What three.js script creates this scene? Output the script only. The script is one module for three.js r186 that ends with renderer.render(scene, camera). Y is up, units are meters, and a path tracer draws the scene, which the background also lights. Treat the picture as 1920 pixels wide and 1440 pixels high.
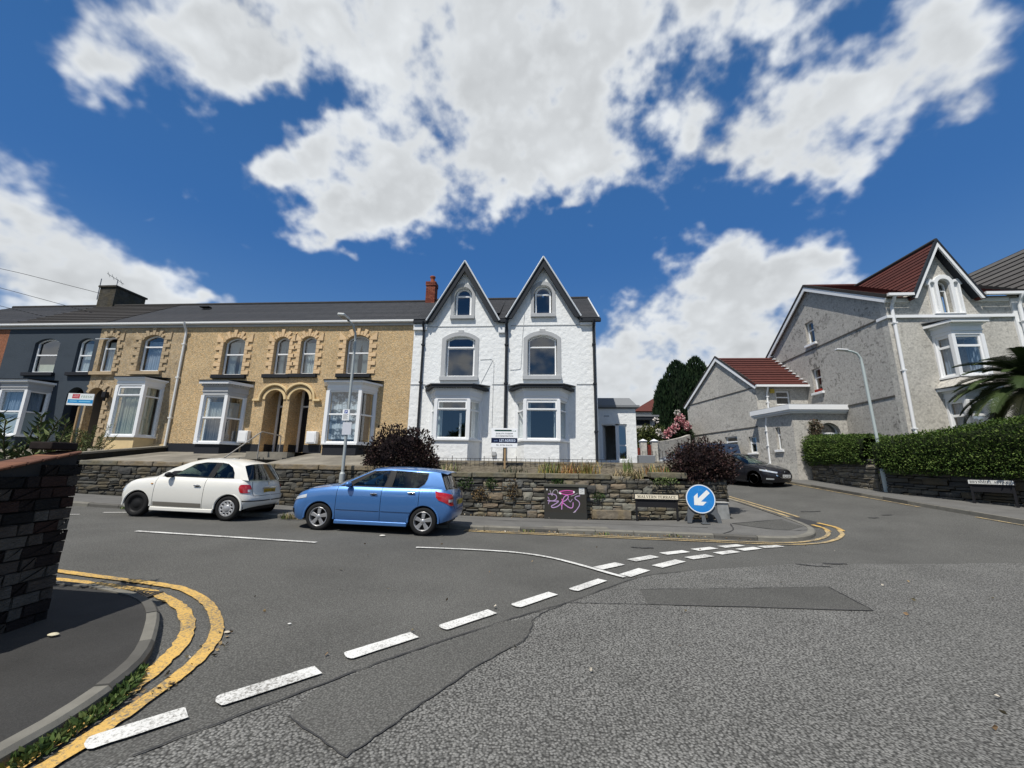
import * as THREE from 'three';
import { mergeGeometries, mergeVertices } from 'three/addons/utils/BufferGeometryUtils.js';
import { RoundedBoxGeometry } from 'three/addons/geometries/RoundedBoxGeometry.js';
import { TessellateModifier } from 'three/addons/modifiers/TessellateModifier.js';
import { ImprovedNoise } from 'three/addons/math/ImprovedNoise.js';

// ---------------------------------------------------------------- camera, sky, sun, exposure
const scene = new THREE.Scene();
const D2R = Math.PI / 180, V3 = (x, y, z) => new THREE.Vector3(x, y, z);
const camera = new THREE.PerspectiveCamera(2 * Math.atan(720 / 748) / D2R, 4 / 3, 0.1, 3000);
camera.position.set(0, 1.6, 0);
camera.rotation.order = 'YXZ';
camera.rotation.set(11.72 * D2R, 4.2 * D2R, 0.9 * D2R);
camera.updateMatrixWorld();
const renderer = new THREE.WebGLRenderer({ antialias: true });
renderer.toneMapping = THREE.LinearToneMapping;
renderer.toneMappingExposure = 1.0;
renderer.shadowMap.enabled = true;
const SUN_DIR = V3(-0.227, 0.866, 0.445).normalize();
const sun = new THREE.DirectionalLight(new THREE.Color(1, 0.955, 0.885), 4.9);
sun.position.copy(SUN_DIR).multiplyScalar(80).add(V3(-4, 0, -14));
sun.target.position.set(-4, 0, -14);
sun.castShadow = true;
Object.assign(sun.shadow.camera, { left: -40, right: 40, top: 40, bottom: -40, near: 1, far: 200 });
sun.shadow.mapSize.set(4096, 4096);
sun.shadow.radius = 1;
scene.add(sun, sun.target);

let seed = 12345;
const rnd = () => { seed = (seed + 0x6d2b79f5) | 0; let t = Math.imul(seed ^ (seed >>> 15), 1 | seed); t = (t + Math.imul(t ^ (t >>> 7), 61 | t)) ^ t; return ((t ^ (t >>> 14)) >>> 0) / 4294967296; };
const rr = (a, b) => a + (b - a) * rnd();
const clamp = (v, a, b) => Math.max(a, Math.min(b, v)), lerp = (a, b, t) => a + (b - a) * t;
const sstep = (a, b, v) => { const t = clamp((v - a) / (b - a), 0, 1); return t * t * (3 - 2 * t); };
const noise3 = new ImprovedNoise();
const fbm = (x, y, z, n) => { let s = 0, a = 0.5; for (let i = 0; i < n; i++) { s += a * noise3.noise(x, y, z); x *= 2.03; y *= 2.03; z *= 2.03; a *= 0.52; } return s; };

{ // sky: air that pales towards the horizon and broken fair-weather cumulus, each cloud an ellipse of azimuth, elevation, two radii, tilt (degrees) and weight
  const C = [[-51.1, 42.3, 11.3, 4.5, -138, 1], [-56.1, 36.5, 3.0, 1.8, -109, 0.8], [-44.3, 42.9, 4.9, 3.4, -119, 0.9], [-5.5, 47.5, 15.5, 10.2, -179, 1.15], [-21.7, 37.7, 15.4, 6.1, -160, 1.1],
    [-1.4, 54.0, 18.4, 6.0, 178, 1.1], [-28.7, 31.5, 7.2, 3.1, -164, 0.9], [-32.4, 27.8, 3.1, 1.3, -153, 0.8], [7.3, 41.1, 7.6, 4.7, 171, 1], [-36.4, 36.6, 6.1, 2.2, -132, 0.8],
    [-33.2, 49.6, 7.6, 3.4, -153, 0.8], [30.8, 50.5, 8.7, 2.4, 150, 0.8], [24.0, 42.5, 5.5, 2.2, 71, 0.72], [39.3, 38.4, 8.3, 6.0, 165, 1.1], [48.4, 37.8, 5.2, 3.2, 107, 1.1],
    [31.1, 37.2, 6.1, 3.4, 161, 0.95], [37.3, 33.0, 3.7, 1.8, 162, 0.8], [-56.4, 18.5, 7.5, 5.3, -179, 1.1], [-51.3, 16.6, 7.2, 3.2, 169, 1], [-60.3, 17.6, 4.6, 3.2, -132, 1.0],
    [26.9, 23.7, 9.6, 3.9, 175, 1], [27.0, 18.5, 9.4, 6.6, 166, 1.05], [26.7, 27.7, 3.2, 1.4, -179, 0.75], [35.5, 23.9, 3.6, 1.6, 166, 0.8], [11.9, 12.5, 7.2, 5.6, 176, 1.15],
    [20.2, 12.5, 10.6, 7, 175, 1.15], [11.4, 7.5, 7.1, 4.4, 179, 1.2], [3.9, 35.7, 4.0, 1.0, -175, 0.7], [-50.9, 24.9, 0.7, 0.5, -160, 0.6], [-28.1, 26.7, 1.6, 0.9, -165, 0.65],
    [-43.4, 18.1, 3.0, 0.7, -164, 0.8], [33.0, 16.2, 4.3, 3.7, 157, 0.8], [-13.9, 54.0, 9.1, 2.6, -171, 0.8]];
  for (let k = 0; k < 40; k++) { // the same kind of cloud all round
    const az = rr(66, 294), el = rr(6, 64), s = rr(4, 9);
    C.push([az > 180 ? az - 360 : az, el, s * rr(1, 1.9), s * rr(0.5, 0.8), rr(-25, 25), rr(0.8, 1.15)]);
  }
  C.push([176, 17, 9, 4, 5, 1], [-163, 13, 8, 3, -8, 0.9], [-176, 26, 6, 2.5, 10, 0.8]);
  for (let k = 0; k < 7; k++) C.push([rr(-180, 180), rr(68, 88), rr(8, 15), rr(4, 9), rr(0, 180), rr(0.8, 1.1)]);
  const bl = C.map(([az, el, ra, rb, t, w]) => {
    const a = az * D2R, e = el * D2R, d = V3(Math.sin(a) * Math.cos(e), Math.sin(e), -Math.cos(a) * Math.cos(e)), e1 = V3(Math.cos(a), 0, Math.sin(a)), e2 = V3().crossVectors(e1, d);
    if (e2.y < 0) e2.negate();
    const c = Math.cos(t * D2R), s = Math.sin(t * D2R);
    return { d, u: e1.clone().multiplyScalar(c).addScaledVector(e2, s).divideScalar(Math.tan(ra * D2R)), v: e1.clone().multiplyScalar(-s).addScaledVector(e2, c).divideScalar(Math.tan(rb * D2R)), w, cut: Math.cos(Math.min(70, 2.3 * ra + 3) * D2R) };
  });
  const W = 4096, H = 2048, px = new Float32Array(W * H * 4);
  const zen = [0.032, 0.115, 0.3], mid = [0.046, 0.155, 0.415], low = [0.19, 0.37, 0.62];
  for (let j = 0; j < H; j++) {
    const el = ((j + 0.5) / H - 0.5) * Math.PI, y = Math.sin(el), r = Math.cos(el), ed = el / D2R;
    const t1 = Math.pow(sstep(0, 30, ed), 0.7), t2 = sstep(20, 60, ed), air = [0, 1, 2].map((k) => lerp(lerp(low[k], mid[k], t1), zen[k], t2));
    const row = bl.filter((b) => Math.abs(Math.asin(b.d.y) - el) < Math.acos(b.cut));
    for (let i = 0; i < W; i++) {
      const o = (j * W + i) * 4; px[o + 3] = 1;
      if (el < -0.02) { px[o] = 0.12; px[o + 1] = 0.12; px[o + 2] = 0.11; continue; }
      const a = ((i + 0.5) / W - 0.5) * 2 * Math.PI, x = r * Math.cos(a), z = r * Math.sin(a);
      let [R, G_, B_] = air, F = 0, warped = false, wx = 0, wy = 0;
      for (const b of row) {
        const c = x * b.d.x + y * b.d.y + z * b.d.z;
        if (c < b.cut) continue;
        if (!warped) { warped = true; wx = 0.022 * noise3.noise(x * 13, y * 15, z * 13) + 0.009 * noise3.noise(x * 42, y * 46, z * 42); wy = 0.022 * noise3.noise(x * 13 + 40, y * 15, z * 13) + 0.009 * noise3.noise(x * 42 + 9, y * 46, z * 42); }
        const lu = ((x + wx) * b.u.x + (y + wy) * b.u.y + (z - wx) * b.u.z) / c, lv = ((x + wx) * b.v.x + (y + wy) * b.v.y + (z - wx) * b.v.z) / c, r2 = lu * lu + lv * lv;
        if (r2 < 4) F += b.w * Math.exp(-0.95 * r2) * (1 - 0.5 * Math.min(F, 1));
      }
      if (F > 0.08) {
        const n1 = fbm(x * 8 + 3, y * 10, z * 8, 4), n2 = fbm(x * 26 + 7, y * 31, z * 26 + 1, 5);
        const f = Math.min(F, 1.15) - 0.6 + 0.95 * n1 + 0.45 * n2;
        let al = sstep(-0.18, 0.46, f);
        if (al > 0) {
          const g = fbm(x * 5 + 11, y * 7, z * 5, 4), core = sstep(0.1, 0.8, f + 0.8 * g);
          let b = lerp(0.9, 0.6, core) + 0.5 * g + 0.12 * n2 + 0.2 * n1;
          b = clamp(b, 0.4, 0.93);
          al = Math.pow(al, 1.35);
          R = lerp(R, b * 0.955, al); G_ = lerp(G_, b * 0.995, al); B_ = lerp(B_, b * 1.03, al);
        }
      }
      px[o] = R; px[o + 1] = G_; px[o + 2] = B_;
    }
  }
  const t = new THREE.DataTexture(px, W, H, THREE.RGBAFormat, THREE.FloatType);
  t.mapping = THREE.EquirectangularReflectionMapping; t.magFilter = t.minFilter = THREE.LinearFilter; t.needsUpdate = true;
  scene.background = t; scene.environment = t;
}

// ---------------------------------------------------------------- terrain shape: the terrace road rises to the left, the avenue climbs away on the right
const sp = (v, k = 0.5) => (v / k > 40 ? v : Math.log1p(Math.exp(v / k)) * k);
const G = (x, z) => 0.03 * sp(-(x + 1.5)) + 0.066 * sp(-(z - (-12.5 + 0.93 * (Math.min(x, 12) - 3.5))));

// ---------------------------------------------------------------- helpers
const used = {}, LOCAL = new Set();
const numbered = (n) => { const k = used[n] = (used[n] ?? -1) + 1; return k ? n + '_' + String(k).padStart(3, '0') : n; };
function tag(o, label, category, group, kind) {
  o.userData = { ...o.userData, label };
  if (category) o.userData.category = category;
  if (group) o.userData.group = group;
  if (kind) o.userData.kind = kind;
  return o;
}
function thing(name, label, category, pos = [0, 0, 0], group, kind) {
  const o = new THREE.Group(); o.name = numbered(name); o.position.set(...pos); scene.add(o);
  return tag(o, label, category, group, kind);
}
const origin = (o) => { const p = V3(); for (; o && o !== scene; o = o.parent) { if (LOCAL.has(o)) return V3(); p.add(o.position); } return p; };
function boxUV(g, s = 1) {
  const p = g.attributes.position, n = g.attributes.normal, uv = new Float32Array(p.count * 2);
  for (let i = 0; i < p.count; i++) {
    const ax = Math.abs(n.getX(i)), ay = Math.abs(n.getY(i)), az = Math.abs(n.getZ(i));
    let u, v;
    if (ay > ax && ay > az) { u = p.getX(i); v = p.getZ(i); } else if (ax > az) { u = p.getZ(i); v = p.getY(i); } else { u = p.getX(i); v = p.getY(i); }
    uv[2 * i] = u / s; uv[2 * i + 1] = v / s;
  }
  g.setAttribute('uv', new THREE.BufferAttribute(uv, 2));
  return g;
}
function clean(g, keepUV) {
  g = g.index ? g.toNonIndexed() : g;
  for (const k of Object.keys(g.attributes)) if (!['position', 'normal', 'uv', 'color'].includes(k)) g.deleteAttribute(k);
  if (!g.attributes.normal) g.computeVertexNormals();
  if (!keepUV || !g.attributes.uv) boxUV(g);
  return g;
}
function merge(list, keepUV) {
  const a = list.flat(Infinity).filter(Boolean).map((g) => clean(g, keepUV));
  return a.length === 1 ? a[0] : mergeGeometries(a);
}
function part(name, geos, mat, parent, o = {}) {
  const g = merge(Array.isArray(geos) ? geos : [geos], o.uv), p = origin(parent);
  if (p.lengthSq()) g.translate(-p.x, -p.y, -p.z);
  const m = new THREE.Mesh(g, mat);
  m.name = parent === scene ? numbered(name) : name; m.castShadow = m.receiveShadow = true;
  parent.add(m);
  if (o.kind) m.userData.kind = o.kind;
  if (o.label) m.userData.label = o.label;
  return m;
}
const parts = (name, list, mat, parent, o) => list.flat(Infinity).map((g) => part(name, g, mat, parent, o));
const bx = (x0, x1, y0, y1, z0, z1) => { const g = new THREE.BoxGeometry(Math.abs(x1 - x0), Math.abs(y1 - y0), Math.abs(z1 - z0)); g.translate((x0 + x1) / 2, (y0 + y1) / 2, (z0 + z1) / 2); return g; };
const rbx = (x0, x1, y0, y1, z0, z1, r = 0.02, s = 2) => { const g = new RoundedBoxGeometry(Math.abs(x1 - x0), Math.abs(y1 - y0), Math.abs(z1 - z0), s, r); g.translate((x0 + x1) / 2, (y0 + y1) / 2, (z0 + z1) / 2); return g; };
const tube = (pts, r, seg = 0, rad = 8) => new THREE.TubeGeometry(new THREE.CatmullRomCurve3(pts.map((p) => V3(...p)), false, 'catmullrom', 0.1), seg || pts.length * 4, r, rad);
const rod = (a, b, r0, r1 = r0, n = 10) => { const A = V3(...a), B = V3(...b), g = new THREE.CylinderGeometry(r1, r0, A.distanceTo(B), n); g.applyQuaternion(new THREE.Quaternion().setFromUnitVectors(V3(0, 1, 0), B.clone().sub(A).normalize())); g.translate(...A.add(B).multiplyScalar(0.5).toArray()); return g; };
const shapeOf = (pts) => new THREE.Shape(pts.map((p) => new THREE.Vector2(p[0], p[1])));
function extr(pts, holes, depth, z, bevel = 0) { // an outline in x,y pushed back from z to z - depth
  const s = shapeOf(pts); for (const h of holes || []) s.holes.push(new THREE.Path(h.map((p) => new THREE.Vector2(p[0], p[1]))));
  const g = new THREE.ExtrudeGeometry(s, { depth: depth - 2 * bevel, bevelEnabled: bevel > 0, bevelSize: bevel, bevelThickness: bevel, bevelOffset: -bevel, bevelSegments: 1, curveSegments: 8 });
  g.translate(0, 0, z - depth + bevel); return g;
}
function prism(plan, y0, y1) { // a plan outline of [x, z] raised from y0 to y1
  const g = new THREE.ExtrudeGeometry(shapeOf(plan.map(([x, z]) => [x, -z])), { depth: y1 - y0, bevelEnabled: false });
  g.rotateX(-Math.PI / 2); g.translate(0, y0, 0); return g;
}
function archPts(x0, x1, y0, ys, rise, n = 10) { // opening with a segmental or round head, anticlockwise from the lower left
  const p = [[x0, y0], [x1, y0], [x1, ys]], w = (x1 - x0) / 2, c = (x0 + x1) / 2;
  if (rise > 0) { const R = (w * w + rise * rise) / (2 * rise), a = Math.asin(Math.min(1, w / R)), A = rise > w - 1e-6 ? Math.PI / 2 : a; for (let i = 1; i < n; i++) { const t = A - (2 * A * i) / n; p.push([c + R * Math.sin(t), ys + rise - R + R * Math.cos(t)]); } }
  p.push([x0, ys]); return p;
}
const dense = (pts, step) => { const o = []; pts.forEach((p, i) => { const q = pts[(i + 1) % pts.length], n = Math.max(1, Math.ceil(Math.hypot(q[0] - p[0], q[1] - p[1]) / step)); for (let k = 0; k < n; k++) o.push([lerp(p[0], q[0], k / n), lerp(p[1], q[1], k / n)]); }); return o; };
function sheetGeo(pts, off, step = 0.6, f = G) { // a sheet over the ground: outline of [x, z], lifted by off
  let g = new THREE.ShapeGeometry(shapeOf(dense(pts, step)));
  g = new TessellateModifier(step, 7).modify(g);
  const p = g.attributes.position, uv = new Float32Array(p.count * 2);
  for (let i = 0; i < p.count; i++) { const x = p.getX(i), z = p.getY(i); p.setXYZ(i, x, f(x, z) + off, z); uv[2 * i] = x; uv[2 * i + 1] = z; }
  g.setAttribute('uv', new THREE.BufferAttribute(uv, 2));
  // keep the faces up
  const a = V3(p.getX(1) - p.getX(0), p.getY(1) - p.getY(0), p.getZ(1) - p.getZ(0)), b = V3(p.getX(2) - p.getX(0), p.getY(2) - p.getY(0), p.getZ(2) - p.getZ(0));
  if (a.cross(b).y < 0) { for (let i = 0; i < p.count; i += 3) { const t = [p.getX(i + 1), p.getY(i + 1), p.getZ(i + 1)]; p.setXYZ(i + 1, p.getX(i + 2), p.getY(i + 2), p.getZ(i + 2)); p.setXYZ(i + 2, ...t); const u = [uv[2 * i + 2], uv[2 * i + 3]]; uv[2 * i + 2] = uv[2 * i + 4]; uv[2 * i + 3] = uv[2 * i + 5]; uv[2 * i + 4] = u[0]; uv[2 * i + 5] = u[1]; } }
  g.computeVertexNormals(); return g;
}
const smooth2 = (pts, n = 6) => new THREE.CatmullRomCurve3(pts.map((p) => V3(p[0], 0, p[1])), false, 'catmullrom', 0.5).getPoints(n * (pts.length - 1)).map((v) => [v.x, v.z]);
function strip(pts, w, rag = 0) { // the outline of a painted line of width w along pts
  const L = [], R = [];
  pts.forEach((p, i) => { const a = pts[Math.max(0, i - 1)], b = pts[Math.min(pts.length - 1, i + 1)], l = Math.hypot(b[0] - a[0], b[1] - a[1]), nx = -(b[1] - a[1]) / l, nz = (b[0] - a[0]) / l, h = w / 2; L.push([p[0] + nx * (h + rag * (rnd() - 0.5)), p[1] + nz * (h + rag * (rnd() - 0.5))]); R.unshift([p[0] - nx * (h + rag * (rnd() - 0.5)), p[1] - nz * (h + rag * (rnd() - 0.5))]); });
  return L.concat(R);
}

// ---------------------------------------------------------------- textures and materials
const hash = (x, y, s) => { let h = Math.imul(x, 374761393) + Math.imul(y, 668265263) + Math.imul(s, 1274126177); h = Math.imul(h ^ (h >>> 13), 1274126177); return ((h ^ (h >>> 16)) >>> 0) / 4294967296; };
function vn(x, y, p, s) { // tileable value noise with period p
  const xi = Math.floor(x), yi = Math.floor(y), fx = x - xi, fy = y - yi, u = fx * fx * (3 - 2 * fx), v = fy * fy * (3 - 2 * fy), m = (k) => ((k % p) + p) % p;
  const a = hash(m(xi), m(yi), s), b = hash(m(xi + 1), m(yi), s), c = hash(m(xi), m(yi + 1), s), d = hash(m(xi + 1), m(yi + 1), s);
  return lerp(lerp(a, b, u), lerp(c, d, u), v);
}
const vf = (u, v, p, s, n = 4) => { let t = 0, a = 0.5, w = 0; for (let i = 0; i < n; i++) { t += a * vn(u * p, v * p, p, s + i); w += a; a *= 0.55; p *= 2; } return t / w; };
function worley(u, v, p, s) { const x = u * p, y = v * p, xi = Math.floor(x), yi = Math.floor(y); let d1 = 9, d2 = 9, id = 0; for (let j = -1; j < 2; j++) for (let i = -1; i < 2; i++) { const cx = (((xi + i) % p) + p) % p, cy = (((yi + j) % p) + p) % p, dx = xi + i + hash(cx, cy, s) - x, dy = yi + j + hash(cx, cy, s + 7) - y, d = dx * dx + dy * dy; if (d < d1) { d2 = d1; d1 = d; id = hash(cx, cy, s + 13); } else if (d < d2) d2 = d; } return [Math.sqrt(d1), Math.sqrt(d2), id]; }
const toS = (c) => Math.round(255 * clamp(c <= 0.0031308 ? 12.92 * c : 1.055 * Math.pow(c, 1 / 2.4) - 0.055, 0, 1));
function tex(size, metres, f, colour = true) { // f(u, v) -> linear rgb, or one grey for height maps
  const d = new Uint8Array(size * size * 4);
  for (let j = 0; j < size; j++) for (let i = 0; i < size; i++) { const c = f((i + 0.5) / size, (j + 0.5) / size), o = (j * size + i) * 4; if (colour) { d[o] = toS(c[0]); d[o + 1] = toS(c[1]); d[o + 2] = toS(c[2]); } else d[o] = d[o + 1] = d[o + 2] = Math.round(255 * clamp(c, 0, 1)); d[o + 3] = 255; }
  const t = new THREE.DataTexture(d, size, size); t.wrapS = t.wrapT = THREE.RepeatWrapping; t.magFilter = THREE.LinearFilter; t.minFilter = THREE.LinearMipmapLinearFilter; t.generateMipmaps = true;
  if (colour) t.colorSpace = THREE.SRGBColorSpace; t.repeat.set(1 / metres, 1 / metres); t.needsUpdate = true; return t;
}
const lin = (r, g, b) => new THREE.Color().setRGB(r, g, b);
const std = (c, rough = 0.8, o = {}) => new THREE.MeshPhysicalMaterial({ color: c.isColor ? c : lin(...c), roughness: rough, specularIntensity: rough >= 0.5 && !o.metalness ? 0.3 : 1, ...o }); // rough surfaces shade their own gloss
const phy = (c, rough = 0.5, o = {}) => new THREE.MeshPhysicalMaterial({ color: c.isColor ? c : lin(...c), roughness: rough, ...o });
const tone = (c, k) => c.map((v) => v * k);

const hCoarse = tex(1024, 2.6, (u, v) => { const w = worley(u, v, 150, 3); return clamp(1.15 - w[0] * 1.25, 0, 1) * (0.55 + 0.45 * w[2]); }, false);
const hFine = tex(512, 1.3, (u, v) => 0.5 * vf(u, v, 64, 5, 3) + 0.5 * hash((u * 512) | 0, (v * 512) | 0, 4), false);
const hRough = tex(512, 1.6, (u, v) => { const w = worley(u, v, 40, 9); return 0.55 * clamp(1 - w[0], 0, 1) + 0.45 * vf(u, v, 16, 2, 5); }, false);
const hStone = tex(256, 0.6, (u, v) => vf(u, v, 6, 21, 6), false);
const M = {};
M.asphaltCoarse = std([1, 1, 1], 0.92, { map: tex(1024, 2.6, (u, v) => { const w = worley(u, v, 150, 3), g = sstep(0.75, 0.25, w[0]), k = 0.05 + 0.15 * g * (0.3 + 1.05 * w[2]), m = 0.88 + 0.24 * vf(u, v, 4, 33, 3); return [k * m, k * m * 0.985, k * m * 0.915]; }), bumpMap: hCoarse, bumpScale: 0.006 });
M.asphaltFine = std([1, 1, 1], 0.9, { map: tex(1024, 3.4, (u, v) => { const w = worley(u, v, 230, 5), k = 0.067 + 0.062 * sstep(0.7, 0.2, w[0]) * (0.3 + 1.1 * w[2]), m = 0.86 + 0.28 * vf(u, v, 5, 31, 4), s = hash((u * 1024) | 0, (v * 1024) | 0, 2) > 0.997 ? 0.1 : 0; return [k * m + s, k * m * 0.985 + s, k * m * 0.905 + s]; }), bumpMap: hFine, bumpScale: 0.003 });
M.asphaltPath = std([1, 1, 1], 0.92, { map: tex(512, 2.1, (u, v) => { const k = (0.105 + 0.055 * hash((u * 512) | 0, (v * 512) | 0, 6)) * (0.78 + 0.44 * vf(u, v, 5, 8, 5)); return [k, k * 0.98, k * 0.92]; }), bumpMap: hFine, bumpScale: 0.002 });
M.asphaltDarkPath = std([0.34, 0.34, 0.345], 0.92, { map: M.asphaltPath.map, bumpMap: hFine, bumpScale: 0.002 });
M.bitumen = std([0.05, 0.05, 0.05], 0.85);
M.patch = std([0.9, 0.9, 0.9], 0.9, { map: M.asphaltFine.map, bumpMap: hFine, bumpScale: 0.002 });
const worn = (c, w, s) => tex(512, 1.7, (u, v) => { const a = vf(u, v, 128, s, 3), b = vf(u, v, 6, s + 9, 4), h = hash((u * 512) | 0, (v * 512) | 0, s), k = sstep(w, w + 0.3, 0.55 * a + 0.25 * b + 0.2 * h); return c.map((q, i) => lerp([0.14, 0.132, 0.115][i], q * (0.82 + 0.3 * b), k)); });
M.whitePaint = std([1, 1, 1], 0.75, { map: worn([0.66, 0.655, 0.62], 0.24, 71), bumpMap: hFine, bumpScale: 0.003 });
M.yellowPaint = std([1, 1, 1], 0.75, { map: worn([0.6, 0.38, 0.11], 0.28, 77), bumpMap: hFine, bumpScale: 0.003 });
M.yellowPale = std([1, 1, 1], 0.75, { map: worn([0.56, 0.41, 0.19], 0.36, 78), bumpMap: hFine, bumpScale: 0.003 });
M.kerb = std([0.22, 0.21, 0.185], 0.9, { map: tex(256, 0.9, (u, v) => { const k = 0.62 + 0.38 * vf(u, v, 6, 15, 6); return [k, k, k * 0.97]; }), bumpMap: hStone, bumpScale: 0.006 });
M.kerbDark = M.kerb.clone(); M.kerbDark.color = lin(0.13, 0.125, 0.115);
M.soil = std([1, 1, 1], 1, { map: tex(256, 1, (u, v) => { const k = 0.05 + 0.12 * vf(u, v, 12, 4, 5); return [k * 1.1, k * 0.95, k * 0.7]; }), bumpMap: hRough, bumpScale: 0.02 });
M.grassGround = std([1, 1, 1], 1, { map: tex(256, 4, (u, v) => { const k = 0.05 + 0.07 * vf(u, v, 8, 4, 5); return [k * 0.8, k, k * 0.45]; }) });
const grainy = (s, lo, hi, tint = [1, 1, 1]) => tex(256, 0.8, (u, v) => { const k = lerp(lo, hi, vf(u, v, 5, s, 6)), n = vf(u, v, 3, s + 40, 3); return tint.map((t) => k * lerp(1, t, sstep(0.45, 0.7, n))); });
const stoneMap = grainy(51, 0.5, 1.15, [1.06, 1, 0.86]), stoneMap2 = grainy(58, 0.5, 1.15, [0.93, 0.98, 1]);
const stoneMat = (c, m = stoneMap) => std(c, 0.95, { map: m, bumpMap: hStone, bumpScale: 0.02 });
M.mortarDark = stoneMat([0.035, 0.034, 0.03]); M.mortar = stoneMat([0.075, 0.07, 0.06]);
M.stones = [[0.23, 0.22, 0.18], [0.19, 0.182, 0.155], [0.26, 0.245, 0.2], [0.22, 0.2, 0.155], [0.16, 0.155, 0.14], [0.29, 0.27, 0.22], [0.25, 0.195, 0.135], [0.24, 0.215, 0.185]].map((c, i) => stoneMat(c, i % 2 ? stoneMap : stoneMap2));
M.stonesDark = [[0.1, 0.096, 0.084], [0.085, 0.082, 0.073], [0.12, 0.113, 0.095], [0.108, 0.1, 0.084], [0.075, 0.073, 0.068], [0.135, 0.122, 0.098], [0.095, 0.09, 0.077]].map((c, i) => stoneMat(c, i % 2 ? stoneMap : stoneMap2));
M.stonesRight = [[0.25, 0.235, 0.205], [0.19, 0.18, 0.16], [0.3, 0.28, 0.24], [0.15, 0.145, 0.135], [0.22, 0.2, 0.165]].map((c) => stoneMat(c));
M.coping = [[0.21, 0.195, 0.15], [0.175, 0.165, 0.13], [0.24, 0.205, 0.155]].map((c) => stoneMat(c));
M.glass = phy([0.92, 0.95, 0.95], 0.02, { transmission: 1, thickness: 0, ior: 1.5, side: THREE.DoubleSide });
M.pvc = phy([0.8, 0.81, 0.81], 0.35);
M.pvcPipe = phy([0.72, 0.72, 0.7], 0.4);
M.black = std([0.018, 0.018, 0.02], 0.6);
M.room = std([0.1, 0.095, 0.09], 1);
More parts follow.
